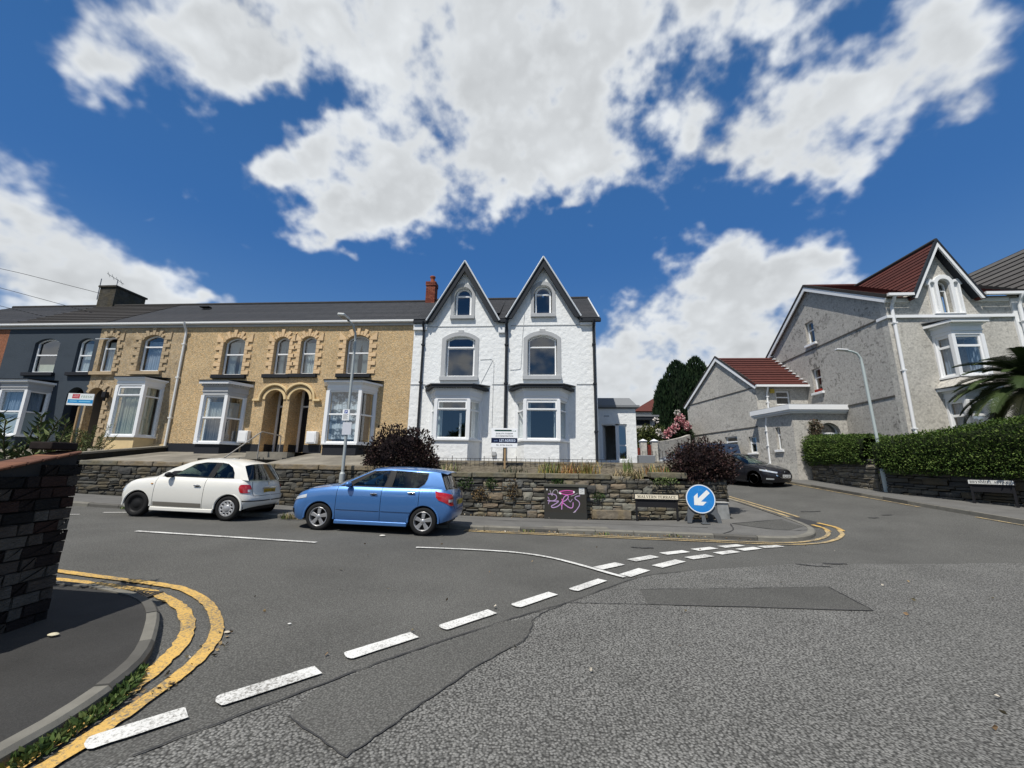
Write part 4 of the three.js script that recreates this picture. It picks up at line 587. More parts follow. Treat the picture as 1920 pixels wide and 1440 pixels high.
{
  const W3 = { x0: -10.74, x1: -10.02, y0: 5.48, y1: 7.0, rise: 0.22, split: 0.55, q: { big: 0.3 } }, W4 = { x0: -8.64, x1: -7.58, y0: 5.48, y1: 7.02, rise: 0.24, split: 0.55 };
  W3.inside = [[drape(W3.x0 + 0.1, W3.x1 - 0.1, W3.y0 + 0.1, W3.y1, FZ - 0.34, 6, 0.02), M.curtain]]; W4.inside = cur(W4);
  const t = tanHouse(-11.1, -5.602, 'clean tan pebbledashed house right of the twin arches with lace in its bay', [W3, W4], [-10.95, -10.05, -1, -11.07], { cx: -8.13, hf: 0.7, dx: 0.36, sill: 2.44, head: 4.6, top: 5.0, split: 0.54, entab: M.pvc, fascia: M.pvc, roofMat: M.charcoal, inside: (k, L, a, b) => [[drape(0.08, L - 0.08, a + 0.16, b - 0.08, -0.16, k === 1 ? 9 : 4, 0.012), k === 1 ? M.lace : M.curtainDark]] }, -9.88);
  sillBox(t, -11.098, -9.84, 5.47, M.blackPaint); sillBox(t, -8.95, -7.4, 5.47, M.blackPaint);
  const c = part('chimney', bx(-6.18, -5.72, 9.9, 11.4, -20.25, -19.75), M.mortarDark, t);
  const ch = M.brickRed, ch2 = std([0.155, 0.05, 0.036], 0.95), ch3 = std([0.25, 0.085, 0.055], 0.95);
  for (let r = 0; r < 19; r++) for (let i = 0; i < 3; i++) { const y = 9.9 + r * 0.079, x = -6.2 + (r % 2 ? i * 0.2 - 0.1 : i * 0.2), a = Math.max(-6.2, x), b = Math.min(-5.7, x + 0.19), o = r > 15 ? 0.03 : 0; if (b - a > 0.04) part('brick', bx(a + (a < -6.19 ? -o : 0), b + (b > -5.71 ? o : 0), y, y + 0.068, -19.76, -19.73 + o), pickOf([ch, ch2, ch3]), c); }
  for (let r = 0; r < 19; r++) for (let i = 0; i < 2; i++) { const y = 9.9 + r * 0.079, o = r > 15 ? 0.03 : 0; part('brick', bx(-5.725, -5.7 + o, y, y + 0.068, -20.25 + i * 0.25, -20.01 + i * 0.25), pickOf([ch, ch2, ch3]), c); }
  const pot = new THREE.LatheGeometry([[0.14, 0], [0.15, 0.06], [0.115, 0.1], [0.11, 0.3], [0.15, 0.33], [0.15, 0.4], [0.12, 0.4], [0.1, 0.2]].map((p) => new THREE.Vector2(...p)), 16); pot.translate(-5.94, 11.4, -20); part('chimney_pot', pot, std([0.3, 0.09, 0.05], 0.9), c);
}

// ---------------------------------------------------------------- the white house with twin gables
{
  const t = thing('white_house', 'white rendered house with two steep dark trimmed gables and two ground floor bays', 'house', [-1.6, 1.8, -16.5]);
  const gab = [{ c: -3.42, h: 10.28, l: -4.93, r: -1.86 }, { c: 0.1, h: 10.4, l: -1.42, r: 1.64 }];
  const W = [{ x0: -4.13, x1: -2.84, y0: 5.36, y1: 6.98, rise: 0.2 }, { x0: -0.56, x1: 0.7, y0: 5.4, y1: 6.98, rise: 0.22 }], A = [{ x0: -3.86, x1: -3.06, y0: 8.12, y1: 9.1, rise: 0.385 }, { x0: -0.3, x1: 0.5, y0: 8.17, y1: 9.13, rise: 0.385 }], B = [-3.56, 0.04];
  shell(t, -5.6, 2.35, 0.6, 7.85, M.whiteWall, [...W, ...A].map((w) => archPts(w.x0, w.x1, w.y0, w.y1, w.rise, 14)).concat(B.map((c) => archPts(c - 0.66, c + 0.66, 2.66, 4.28, 0))), { outline: [[-5.6, 0.6], [2.35, 0.6], [2.35, 7.85], [gab[1].r, 7.85], [gab[1].c, gab[1].h], [gab[1].l, 7.85], [gab[0].r, 7.85], [gab[0].c, gab[0].h], [gab[0].l, 7.85], [-5.6, 7.85]] });
  part('gable_end', bx(2.2, 2.349, 0.6, 7.85, -24, FZ - 0.302), M.whiteWall, t);
  W.forEach((w, i) => { makeWindow(t, { ...w, x0: w.x0 + 0.03, x1: w.x1 - 0.03, z: FZ - 0.14, split: 0.71, open: i ? 0 : 0.05 }); });
  A.forEach((w) => { makeWindow(t, { x0: w.x0 + 0.04, x1: w.x1 - 0.04, y0: w.y0, y1: w.y1, rise: w.rise * 0.97, z: FZ - 0.16, split: 0.72, fw: 0.08 }); });
  W.forEach((w) => { const o = archPts(w.x0 - 0.18, w.x1 + 0.16, w.y0 - 0.01, w.y1 + 0.08, w.rise + 0.1, 14); part('window_surround', [extr(o, [archPts(w.x0, w.x1, w.y0 - 0.005, w.y1, w.rise, 14)], 0.03, FZ + 0.03), bx((w.x0 + w.x1) / 2 - 0.12, (w.x0 + w.x1) / 2 + 0.12, w.y1 + w.rise + 0.12, w.y1 + w.rise + 0.26, FZ + 0.001, FZ + 0.034)], M.greyTrim, t); sillBox(t, w.x0 - 0.2, w.x1 + 0.18, w.y0 - 0.012, M.greyTrim, 0.18, 0.13); });
  A.forEach((w) => { part('window_surround', extr(archPts(w.x0 - 0.13, w.x1 + 0.14, w.y0 - 0.01, w.y1 + 0.04, w.rise + 0.13, 14), [archPts(w.x0, w.x1, w.y0 - 0.005, w.y1, w.rise, 14)], 0.03, FZ + 0.03), M.greyTrim, t); sillBox(t, w.x0 - 0.14, w.x1 + 0.15, w.y0 - 0.012, M.greyTrim, 0.16, 0.12); });
  B.forEach((c, i) => bay(t, { cx: c, hf: 0.68, dx: 0.38, P: 0.75, zf: FZ + 0.001, g: 1.2, sill: 2.66, head: 4.24, top: 4.82, split: 0.74, open: 0.05, baseMat: M.whiteWall, frameMat: M.pvc, entab: M.whiteTrim, fascia: M.charcoal, dentils: true, over: 0.25, roofMat: M.lead, pitch: 0.1, inside: (k, L, a, b) => (k === 2 && i === 0 ? [[bx(0.2, 0.28, a + 0.1, b - 0.5, -0.6, -0.55), M.pvc, 'door_frame']] : k === 2 ? [[drape(0.1, L - 0.1, a + 0.05, b, -0.25, 6, 0.03), M.curtain]] : k === 0 ? [[drape(0.05, L - 0.05, a + 0.05, b, -0.25, 6, 0.03), M.curtain]] : []) }));
  const line = (x0, x1, y) => bx(x0, x1, y, y + 0.035, FZ + 0.001, FZ + 0.02); parts('string_course', [line(-5.6, -2.0, 7.6), line(-1.3, 2.35, 7.62), line(-5.6, -4.95, 4.99), line(-2.05, -1.3, 5.0), line(1.5, 2.35, 5.01)], M.greyTrim, t);
  // roofs
  const e = (x) => V3(x, 7.93, EZ), r = (x) => V3(x, 10.4, RZ), bk = (x) => V3(x, 7.86, -24.1);
  const upAt = (x) => V3(x, 8.39, -16.92), roofQ = [[-5.6, -5.0, 1], [-1.85, -1.55, 1], [1.72, 2.5, 1], [-5.0, -1.85, 0], [-1.55, 1.72, 0]].map(([a, b, low]) => (low ? [e(a), e(b), r(b), r(a)] : [upAt(a), upAt(b), r(b), r(a)]));
  const roof = part('roof', roofQ.map((q) => slab(q, 0.06)), M.slates[0], t); roofQ.forEach((q, i) => courses(roof, q, i < 3 ? 17 : 14, M.slates, 'slate_course', 0.009)); part('rear_roof', slab([r(-5.6), r(2.5), bk(2.5), bk(-5.6)], 0.06), M.slates[0], roof);
  part('ridge_tiles', rod([-5.6, 10.42, RZ], [2.5, 10.42, RZ], 0.08), M.slatesBrown[1], roof); part('verge_trim', [rod([2.5, 7.94, EZ], [2.5, 10.42, RZ], 0.035), poly3(V3(2.34, 7.85, -16.8), V3(2.34, 10.33, RZ), V3(2.34, 7.85, -23.9))], M.metalTrim, roof);
  gab.forEach((g, i) => {
    const oz = -16.27, ap = V3(g.c + 0.02, g.h + 0.34, oz), sl = 1.74, L = V3(g.l - 0.06, ap.y - (g.c + 0.02 - g.l + 0.06) * sl, oz), Rr = V3(g.r + 0.06, ap.y - (g.r + 0.06 - g.c - 0.02) * sl, oz);
    const up = 0.0, back = (p) => V3(p.x, p.y, -20.1), q1 = [L, ap, back(ap), back(L)], q2 = [ap, Rr, back(Rr), back(ap)];
    const gr = part('gable_roof', [...slab([L.clone(), ap.clone(), back(ap), back(L)], 0.05), ...slab([ap.clone(), Rr.clone(), back(Rr), back(ap)], 0.05)], M.slates[1], t);
    const th = 0.6, bd = (a, b, s) => { const o = [[a.x, a.y], [b.x, b.y], [b.x, b.y - th * (s > 0 ? 1 : 0.62)], [a.x, a.y - th * (s > 0 ? 0.62 : 1)]]; return o; };
    parts('barge_board', [extr([[L.x, L.y - 0.06], [L.x + 0.23, L.y - 0.06], [ap.x, ap.y - 0.46], [ap.x, ap.y - 0.04]], null, 0.1, oz), extr([[ap.x, ap.y - 0.04], [ap.x, ap.y - 0.46], [Rr.x - 0.23, Rr.y - 0.06], [Rr.x, Rr.y - 0.06]], null, 0.1, oz - 0.002)], M.charcoal, gr);
    parts('gable_trim', [tube([[L.x - 0.02, L.y - 0.04, oz + 0.03], [ap.x, ap.y + 0.02, oz + 0.03]], 0.04, 4), tube([[ap.x, ap.y + 0.02, oz + 0.03], [Rr.x + 0.02, Rr.y - 0.04, oz + 0.03]], 0.04, 4)], M.metalTrim, gr);
    parts('soffit', [extr([[L.x + 0.14, L.y + 0.02], [L.x + 0.2, L.y + 0.02], [ap.x, ap.y - 0.35], [ap.x, ap.y - 0.3]], null, 0.14, oz - 0.1), extr([[ap.x, ap.y - 0.3], [ap.x, ap.y - 0.35], [Rr.x - 0.2, Rr.y + 0.02], [Rr.x - 0.14, Rr.y + 0.02]], null, 0.14, oz - 0.102)], M.charcoal, gr);
  });
  parts('gutter', [bx(-1.86, -1.4, 7.74, 7.88, EZ - 0.05, EZ + 0.1), bx(1.66, 2.56, 7.74, 7.88, EZ - 0.05, EZ + 0.1), bx(-5.6, -4.95, 7.74, 7.86, EZ - 0.05, EZ + 0.1)], M.charcoal, t);
  parts('corbel', [bx(-5.598, -5.0, 7.45, 7.72, FZ + 0.002, FZ + 0.12), bx(1.7, 2.348, 7.62, 7.73, FZ + 0.021, FZ + 0.12)], M.whiteTrim, t);
  pipe(t, -5.14, 1.7, 7.8, FZ + 0.07, M.charcoal, 0.05); pipe(t, -1.47, 1.6, 7.78, FZ + 0.08, M.charcoal, 0.06); pipe(t, 2.25, 1.6, 7.78, FZ + 0.07, M.charcoal, 0.055);
  part('alarm_box', rbx(-1.84, -1.55, 7.28, 7.56, FZ + 0.001, FZ + 0.1, 0.02), M.whiteTrim, t);
  parts('cable', [tube([[-2.6, 6.1, FZ + 0.012], [-2.05, 6.1, FZ + 0.012], [-2.55, 5.05, FZ + 0.012]], 0.008, 20, 5), tube([[-2.05, 6.1, FZ + 0.012], [-2.0, 5.9, FZ + 0.012], [-2.02, 3.4, FZ + 0.012], [-2.0, 2.1, FZ + 0.012]], 0.008, 20, 5), tube([[-1.3, 5.65, FZ + 0.012], [-0.85, 5.7, FZ + 0.012], [-0.78, 7.2, FZ + 0.012], [-0.7, 8.2, FZ + 0.012]], 0.008, 20, 5)], M.greyTrim, t);
  part('junction_box', rbx(-2.0, -1.82, 2.03, 2.2, FZ + 0.001, FZ + 0.08, 0.01), M.greyTrim, t);
  // side porch
  const sz = -19, p = part('side_porch', extr([[2.352, 1.2], [4.45, 1.2], [4.45, 4.36], [2.352, 4.36]], [archPts(2.84, 4.02, 1.98, 3.64, 0)], 0.25, sz), M.whiteWall, t);
  part('porch_side', [bx(4.2, 4.45, 1.2, 4.36, -23, sz - 0.252), bx(2.36, 4.2, 1.2, 4.36, -23, -22.8)], M.whiteWall, p);
  parts('porch_frame', [bx(2.84, 2.88, 1.98, 3.64, sz - 0.14, sz - 0.06), bx(3.5, 3.66, 1.98, 3.64, sz - 0.14, sz - 0.06), bx(3.98, 4.02, 1.98, 3.64, sz - 0.14, sz - 0.06), bx(2.88, 3.98, 3.58, 3.64, sz - 0.14, sz - 0.06), bx(3.66, 3.98, 2.62, 2.68, sz - 0.14, sz - 0.06), bx(3.66, 3.98, 1.98, 2.04, sz - 0.14, sz - 0.06)], M.pvc, p);
  parts('pane', [bx(3.66, 3.98, 2.68, 3.58, sz - 0.105, sz - 0.1), bx(3.66, 3.98, 2.04, 2.62, sz - 0.105, sz - 0.1)], M.pane, p);
  part('door', (() => { const g = rbx(0, 0.62, 1.98, 3.58, -0.025, 0.025, 0.01); g.rotateY(1.2); g.translate(2.9, 0, sz - 0.18); return g; })(), M.doorWhite, p);
  const fl = (y0, y1, d, x1) => bx(2.352, x1, y0, y1, -22.9, sz + d);
  part('porch_roof', [fl(4.36, 4.42, 0.06, 4.5), fl(4.42, 4.52, 0.14, 4.62), (() => { const g = bx(2.352, 4.5, 4.52, 4.92, -22.9, sz + 0.1), q = g.attributes.position; for (let i = 0; i < q.count; i++) if (q.getY(i) > 4.8) { q.setZ(i, q.getZ(i) > -20 ? sz - 0.25 : q.getZ(i)); if (q.getX(i) > 3) q.setX(i, 4.25); } g.computeVertexNormals(); return g; })()], M.lead, p);
  part('vent', bx(2.98, 3.22, 3.98, 4.04, sz + 0.001, sz + 0.012), M.greyTrim, p);
}
// ---------------------------------------------------------------- the grey house up the avenue on the right, its side wing and porch
{
  const t = thing('grey_house', 'large grey rendered house with a red tiled front gable and white trimmed two storey bay', 'house', [18, 1, -18]);
  const HZ = -18, fm = (g) => g;
  const arcs = (cx, r, y0, ys) => archPts(cx - r, cx + r, y0, ys, r, 14);
  const lo = { cx: 17.86, hf: 0.58, dx: 0.1 };
  part('wall', extr([[15.46, 0.4], [21, 0.4], [21, 9.36], [19.28, 9.36], [17.88, 11.62], [16.48, 9.36], [15.46, 9.36]], [arcs(18.0, 0.26, 8.5, 9.9), archPts(17.35, 18.4, 2.95, 4.56, 0), archPts(17.35, 18.4, 5.62, 7.4, 0)], 0.3, HZ), M.render, t);
  const sm = local([15.46, -27.2], [15.46, -18.302]);
  const wA = { x0: 3.82, x1: 4.52, y0: 8.76, y1: 10.08 }, wB = { x0: 3.84, x1: 4.54, y0: 5.94, y1: 7.3 };
  part('side_wall', extr([[0, 0.4], [8.898, 0.4], [8.898, 9.36], [4.45, 12.0], [0, 9.12]], [archPts(wA.x0, wA.x1, wA.y0, wA.y1, 0), archPts(wB.x0, wB.x1, wB.y0, wB.y1, 0)], 0.3, 0).applyMatrix4(sm), M.renderDark, t);
  part('inner_walls', [bx(15.8, 20.9, 0.6, 9.3, -27.2, -27), bx(20.8, 21, 0.6, 9.3, -27, -18.31), bx(15.77, 20.8, 5.0, 5.2, -27, -18.31), bx(15.77, 20.8, 7.9, 8.1, -27, -18.31), bx(15.77, 20.8, 1.6, 1.8, -27, -18.31)], M.room, t);
  for (const w of [wA, wB]) { makeWindow(t, { ...w, x0: w.x0 + 0.01, x1: w.x1 - 0.01, z: -0.14, split: 0.62, inside: [[drape(w.x0 + 0.1, w.x1 - 0.1, w.y0 + 0.1, w.y0 + 0.8, -0.4, 4, 0.02), M.curtain]] }, sm); part('sill', rbx(w.x0 - 0.12, w.x1 + 0.12, w.y0 - 0.13, w.y0 - 0.002, -0.13, 0.12, 0.012).applyMatrix4(sm), M.whiteTrim, t); }
  part('flower_box', [rbx(3.95, 4.45, 5.95, 6.1, -0.1, 0.06, 0.02).applyMatrix4(sm)], std([0.25, 0.03, 0.02], 0.7), t);
  parts('string_course', [extr([[1.2, 8.36], [8.89, 8.44], [8.89, 8.5], [1.2, 8.42]], null, 0.03, 0.031).applyMatrix4(sm), extr([[4.5, 4.8], [8.89, 4.86], [8.89, 4.93], [4.5, 4.87]], null, 0.03, 0.031).applyMatrix4(sm)], std([0.1, 0.095, 0.085], 0.95), t);
  part('band', [bx(15.38, 20.62, 8.35, 8.48, HZ + 0.001, HZ + 0.1), bx(15.38, 15.458, 8.35, 8.48, HZ - 0.5, HZ)], M.whiteTrim, t);
  part('pilaster', bx(20.62, 20.95, 1.4, 9.2, HZ + 0.001, HZ + 0.08), M.whiteTrim, t);
  // triple arched panel in the gable
  const pan = extr([[17.37, 8.5], [18.66, 8.5], [18.66, 9.86], [18.76, 9.9], [18.76, 10.02], [18.6, 10.18], [18.4, 10.1], [18.3, 10.26], [18.12, 10.36], [17.9, 10.36], [17.72, 10.26], [17.6, 10.1], [17.42, 10.18], [17.26, 10.02], [17.26, 9.9], [17.37, 9.86]], [arcs(18.0, 0.26, 8.56, 9.9), arcs(17.52, 0.095, 8.56, 9.92), arcs(18.5, 0.095, 8.56, 9.92)], 0.13, HZ + 0.131, 0.012);
  const pw = part('window_surround', pan, M.whiteTrim, t); parts('niche', [bx(17.42, 17.62, 8.51, 10.04, HZ + 0.001, HZ + 0.015), bx(18.4, 18.6, 8.51, 10.04, HZ + 0.001, HZ + 0.015)], M.whiteTrim, pw);
  makeWindow(t, { x0: 17.76, x1: 18.24, y0: 8.52, y1: 9.9, rise: 0.22, z: HZ - 0.12, split: 0.72, fw: 0.055, inside: [[drape(18.0, 18.2, 8.6, 9.6, HZ - 0.3, 3, 0.02), M.curtainCream]] });
  // two storey bay
  bay(t, { ...lo, P: 0.7, zf: HZ + 0.001, g: 0.8, sill: 2.95, head: 4.56, top: 5.1, split: 0.62, baseMat: M.render, frameMat: M.pvc, entab: M.whiteTrim, fascia: M.whiteTrim, roofMat: M.lead, over: 0.24, pitch: 0.02, fw: 0.1, inside: (k, L, a, b) => [[drape(0.1, L - 0.1, a + 0.1, b - 0.1, -0.15, 4, 0.008), M.curtainBlue]] });
  const hi = bay(t, { ...lo, P: 0.7, zf: HZ + 0.001, g: 5.2, sill: 5.6, head: 7.36, top: 7.95, split: 0.72, baseMat: M.renderMid, frameMat: M.pvc, entab: M.whiteTrim, fascia: M.whiteTrim, roofMat: M.lead, over: 0.26, pitch: 0.12, fw: 0.1, name: 'upper_bay_window', inside: (k, L, a, b) => (k === 1 ? [] : [[drape(0.1, L - 0.1, a + 0.1, b - 0.1, -0.15, 4, 0.008), M.curtainBlue]]) });
  part('bay_skirt', (() => { const pl = (d) => [[lo.cx - lo.hf - lo.dx - d, HZ + 0.002], [lo.cx - lo.hf - d, HZ + 0.7 + d], [lo.cx + lo.hf + d, HZ + 0.7 + d], [lo.cx + lo.hf + lo.dx + d, HZ + 0.002]]; const A = pl(0.32).map(([x, z]) => V3(x, 5.14, z)), B = pl(0.03).map(([x, z]) => V3(x, 5.5, z)); return [0, 1, 2].map((i) => poly3(A[i], A[i + 1], B[i + 1], B[i])); })(), M.renderMid, hi);
  // roofs
  const e = (x) => V3(x, 9.42, -17.72), r = (x) => V3(x, 12.14, -22.75), b = (x) => V3(x, 9.1, -27.5);
  const up = (x) => V3(x, 9.9, -18.61), rq = [[e(15.3), e(16.45), r(16.45), r(15.3)], [e(19.3), e(21), r(21), r(19.3)], [up(16.45), up(19.3), r(19.3), r(16.45)]];
  const roof = part('roof', rq.map((q) => slab(q, 0.08)), M.redTiles[0], t); rq.forEach((q, i) => courses(roof, q, i < 2 ? 17 : 14, M.redTiles, 'tile_course', 0.022));
  part('rear_roof', slab([r(15.3), r(21), b(21), b(15.3)], 0.08), M.redTiles[1], roof); part('ridge_tiles', rod([15.3, 12.16, -22.75], [21, 12.16, -22.75], 0.1), M.redTiles[1], roof);
  part('side_barge_board', [extr([[-0.35, 8.84], [-0.25, 8.7], [4.45, 11.86], [9.42, 9.02], [9.5, 9.2], [4.45, 12.1]], null, 0.06, 0.2).applyMatrix4(local([15.46, -27.2], [15.46, -18]))], M.whiteTrim, roof);
  parts('verge', [extr([[-0.4, 8.96], [-0.35, 8.85], [4.45, 12.11], [9.5, 9.21], [9.55, 9.36], [4.45, 12.26]], null, 0.09, 0.22).applyMatrix4(local([15.46, -27.2], [15.46, -18]))], M.slatesBrown[1], roof);
  const ap = V3(17.85, 11.9, -17.66), L = V3(16.42, 9.16, -17.66), Rr = V3(19.32, 9.12, -17.66), bk = (p, z) => V3(p.x, p.y, z);
  const gr = part('gable_roof', [...slab([L, ap, bk(ap, -22.4), bk(L, -17.9)], 0.06), ...slab([ap, Rr, bk(Rr, -17.9), bk(ap, -22.4)], 0.06)], M.redTiles[2], t);
  courses(gr, [L, bk(L, -17.85), bk(ap, -22.35), ap], 14, M.redTiles, 'tile_course', 0.022); courses(gr, [bk(Rr, -17.85), Rr, ap, bk(ap, -22.35)], 14, M.redTiles, 'tile_course', 0.022);
  part('ridge_tiles', rod([ap.x, ap.y + 0.05, ap.z], [ap.x, ap.y + 0.05, -22.4], 0.09), M.slatesBrown[1], gr);
  parts('barge_board', [extr([[L.x, L.y], [L.x + 0.13, L.y], [ap.x, ap.y - 0.3], [ap.x, ap.y - 0.04]], null, 0.07, ap.z + 0.03), extr([[ap.x, ap.y - 0.04], [ap.x, ap.y - 0.3], [Rr.x - 0.13, Rr.y], [Rr.x, Rr.y]], null, 0.07, ap.z + 0.028)], M.whiteTrim, gr);
  parts('verge', [extr([[L.x - 0.08, L.y], [L.x, L.y], [ap.x, ap.y - 0.04], [ap.x, ap.y + 0.12]], null, 0.12, ap.z + 0.05), extr([[ap.x, ap.y + 0.12], [ap.x, ap.y - 0.04], [Rr.x, Rr.y], [Rr.x + 0.08, Rr.y]], null, 0.12, ap.z + 0.048)], M.charcoal, gr);
  parts('soffit', [extr([[L.x + 0.13, L.y + 0.1], [L.x + 0.2, L.y + 0.1], [ap.x, ap.y - 0.26], [ap.x, ap.y - 0.2]], null, 0.31, ap.z - 0.04), extr([[ap.x, ap.y - 0.2], [ap.x, ap.y - 0.26], [Rr.x - 0.2, Rr.y + 0.1], [Rr.x - 0.13, Rr.y + 0.1]], null, 0.31, ap.z - 0.042)], M.charcoal, gr);
  parts('gutter', [bx(15.36, 16.42, 9.28, 9.4, -17.72, -17.58), bx(19.34, 21, 9.28, 9.4, -17.72, -17.58), bx(15.42, 16.44, 9.1, 9.27, HZ + 0.001, HZ + 0.06), bx(19.3, 20.6, 9.1, 9.27, HZ + 0.001, HZ + 0.06)], M.whiteTrim, t);
  pipe(t, 15.66, 1.6, 9.3, HZ + 0.08, M.whiteTrim, 0.065, 0.26); pipe(t, 20.8, 1.6, 9.3, HZ + 0.18, M.whiteTrim, 0.07, 0.2);
  // side wing
  const gm = local([10.9, -30.3], [12.62, -24]), GL = 6.53;
  const w1 = { x0: 3.62, x1: 4.69, y0: 2.95, y1: 3.68 }, w2 = { x0: 5.6, x1: 6.15, y0: 2.62, y1: 3.56 };
  const wing = part('side_wing', extr([[0, 0.4], [GL, 0.4], [GL, 6.46], [3.55, 8.86], [0, 6.3]], [archPts(w1.x0, w1.x1, w1.y0, w1.y1, 0), archPts(w2.x0, w2.x1, w2.y0, w2.y1, 0)], 0.3, 0).applyMatrix4(gm), M.renderMid, t);
  part('front_wall', extr([[12.63, 0.4], [15.458, 0.4], [15.458, 6.5], [12.63, 6.5]], [archPts(13.72, 14.52, 5.36, 6.2, 0)], 0.3, -24), M.render, wing);
  part('inner_walls', [bx(13, 15.4, 4.6, 4.8, -30, -24.31), bx(12, 15.4, 0.5, 1.9, -30.1, -24.31), bx(11.3, 15.45, 0.5, 6.2, -30.3, -30.1)], M.room, wing);
  for (const w of [w1, w2]) { makeWindow(t, { ...w, x0: w.x0 + 0.01, x1: w.x1 - 0.01, z: -0.1, split: w === w1 ? 0.55 : 0.6 }, gm); part('sill', rbx(w.x0 - 0.1, w.x1 + 0.1, w.y0 - 0.1, w.y0 - 0.002, -0.09, 0.09, 0.01).applyMatrix4(gm), M.whiteTrim, wing); }
  makeWindow(t, { x0: 13.73, x1: 14.51, y0: 5.37, y1: 6.19, z: -24.1, split: 0.55, fw: 0.07 });
  parts('string_course', [extr([[0, 6.22], [GL - 0.05, 6.4], [GL - 0.05, 6.45], [0, 6.27]], null, 0.03, 0.031).applyMatrix4(gm), extr([[0, 3.96], [GL - 0.05, 4.08], [GL - 0.05, 4.14], [0, 4.02]], null, 0.03, 0.031).applyMatrix4(gm)], std([0.1, 0.095, 0.085], 0.95), wing);
  part('string_course', bx(12.64, 15.45, 4.66, 4.72, -23.999, -23.97), M.renderMid, wing);
  const eL = V3(12.5, 6.52, -23.78), eR = V3(15.45, 6.52, -23.78), rL = V3(11.7, 9.02, -27.0), rR = V3(15.45, 9.02, -27.0), bL = V3(10.72, 6.3, -30.55), bR = V3(15.45, 6.3, -30.55);
  const wr = part('wing_roof', slab([eL, eR, rR, rL], 0.08), M.redTiles[0], t); courses(wr, [eL, eR, rR, rL], 12, M.redTiles, 'tile_course', 0.035); part('rear_roof', slab([rL, rR, bR, bL], 0.08), M.redTiles[1], wr);
  parts('flashing', Array.from({ length: 11 }, (_, i) => bx(15.27, 15.43, 0, 0.05, -0.09, 0.09).translate(0, lerp(6.68, 9.02, i / 10), lerp(-23.9, -26.9, i / 10))), M.whiteTrim, wr);
  parts('barge_board', [extr([[-0.25, 6.12], [-0.12, 6.02], [3.55, 8.76], [6.6, 6.3], [6.76, 6.4], [3.55, 9.0]], null, 0.05, 0.14).applyMatrix4(gm)], M.whiteTrim, wr); parts('verge', [extr([[-0.3, 6.2], [-0.25, 6.125], [3.55, 9.005], [6.76, 6.405], [6.82, 6.5], [3.55, 9.12]], null, 0.08, 0.16).applyMatrix4(gm)], M.slatesBrown[1], wr);
  part('gutter', bx(12.5, 15.45, 6.38, 6.5, -23.78, -23.62), M.whiteTrim, wr); pipe(t, 13.18, 4.8, 6.42, -23.93, M.whiteTrim, 0.05, 0.18);
  part('alarm_box', rbx(13.38, 13.62, 6.05, 6.3, -23.999, -23.9, 0.015), std([0.45, 0.33, 0.06], 0.5), wing);
  // porch
  const pm = local([12.36, -23.7], [12.83, -21.3]), PL = 2.445;
  const po = part('porch', extr([[12.84, 0.6], [15.455, 0.6], [15.455, 4.5], [12.84, 4.5]], [archPts(14.06, 15.1, 1.4, 3.52, 0.52, 16)], 0.35, -21.3), M.renderMid, t);
  part('side_wall', extr([[0, 0.6], [PL, 0.6], [PL, 4.5], [0, 4.5]], [archPts(1.26, 1.58, 2.7, 3.88, 0)], 0.25, 0).applyMatrix4(pm), M.renderMid, po);
  makeWindow(t, { x0: 1.27, x1: 1.57, y0: 2.71, y1: 3.87, z: -0.12, split: 0.66, fw: 0.045 }, pm); part('sill', rbx(1.14, 1.7, 2.58, 2.699, -0.11, 0.1, 0.01).applyMatrix4(pm), M.whiteTrim, po);
  part('inner_walls', [bx(13, 13.1, 0.6, 4.4, -23.8, -21.7), bx(13.1, 15.45, 0.6, 4.4, -23.9, -23.8)], M.room, po);
  const cp = (d) => [[12.36 - d * 1.0, -23.9], [12.83 - d * 0.9, -21.3 + d], [15.457, -21.3 + d], [15.457, -23.9]];
  part('canopy', [prism(cp(0.1), 4.5, 4.58), prism(cp(0.2), 4.58, 4.68), prism(cp(0.27), 4.68, 4.93)], M.whiteTrim, po); part('canopy_roof', prism(cp(0.22), 4.931, 4.96), M.lead, po);
  const dr = part('door', rbx(14.06, 15.1, 1.4, 3.5, -21.62, -21.56, 0.01), M.doorWhite, po); part('fanlight', extr(archPts(14.1, 15.06, 3.56, 3.58, 0.46, 14), null, 0.02, -21.57), M.pane, dr); part('door_frame', extr(archPts(14.06, 15.1, 3.5, 3.52, 0.52, 14), [archPts(14.12, 15.04, 3.56, 3.57, 0.44, 14)], 0.06, -21.54), M.pvc, dr);
  part('door_panel', extr(archPts(14.3, 14.86, 2.9, 3.15, 0.2, 10), [archPts(14.35, 14.81, 2.95, 3.14, 0.16, 10)], 0.02, -21.54), M.pvc, dr);
  pipe(t, 12.5, 1.3, 4.5, -23.1, M.whiteTrim, 0.06, 0.1);
  part('plinth', extr([[0, 0.6], [PL, 0.6], [PL, 1.95], [0, 1.95]], null, 0.03, 0.031).applyMatrix4(pm), M.render, po);
}
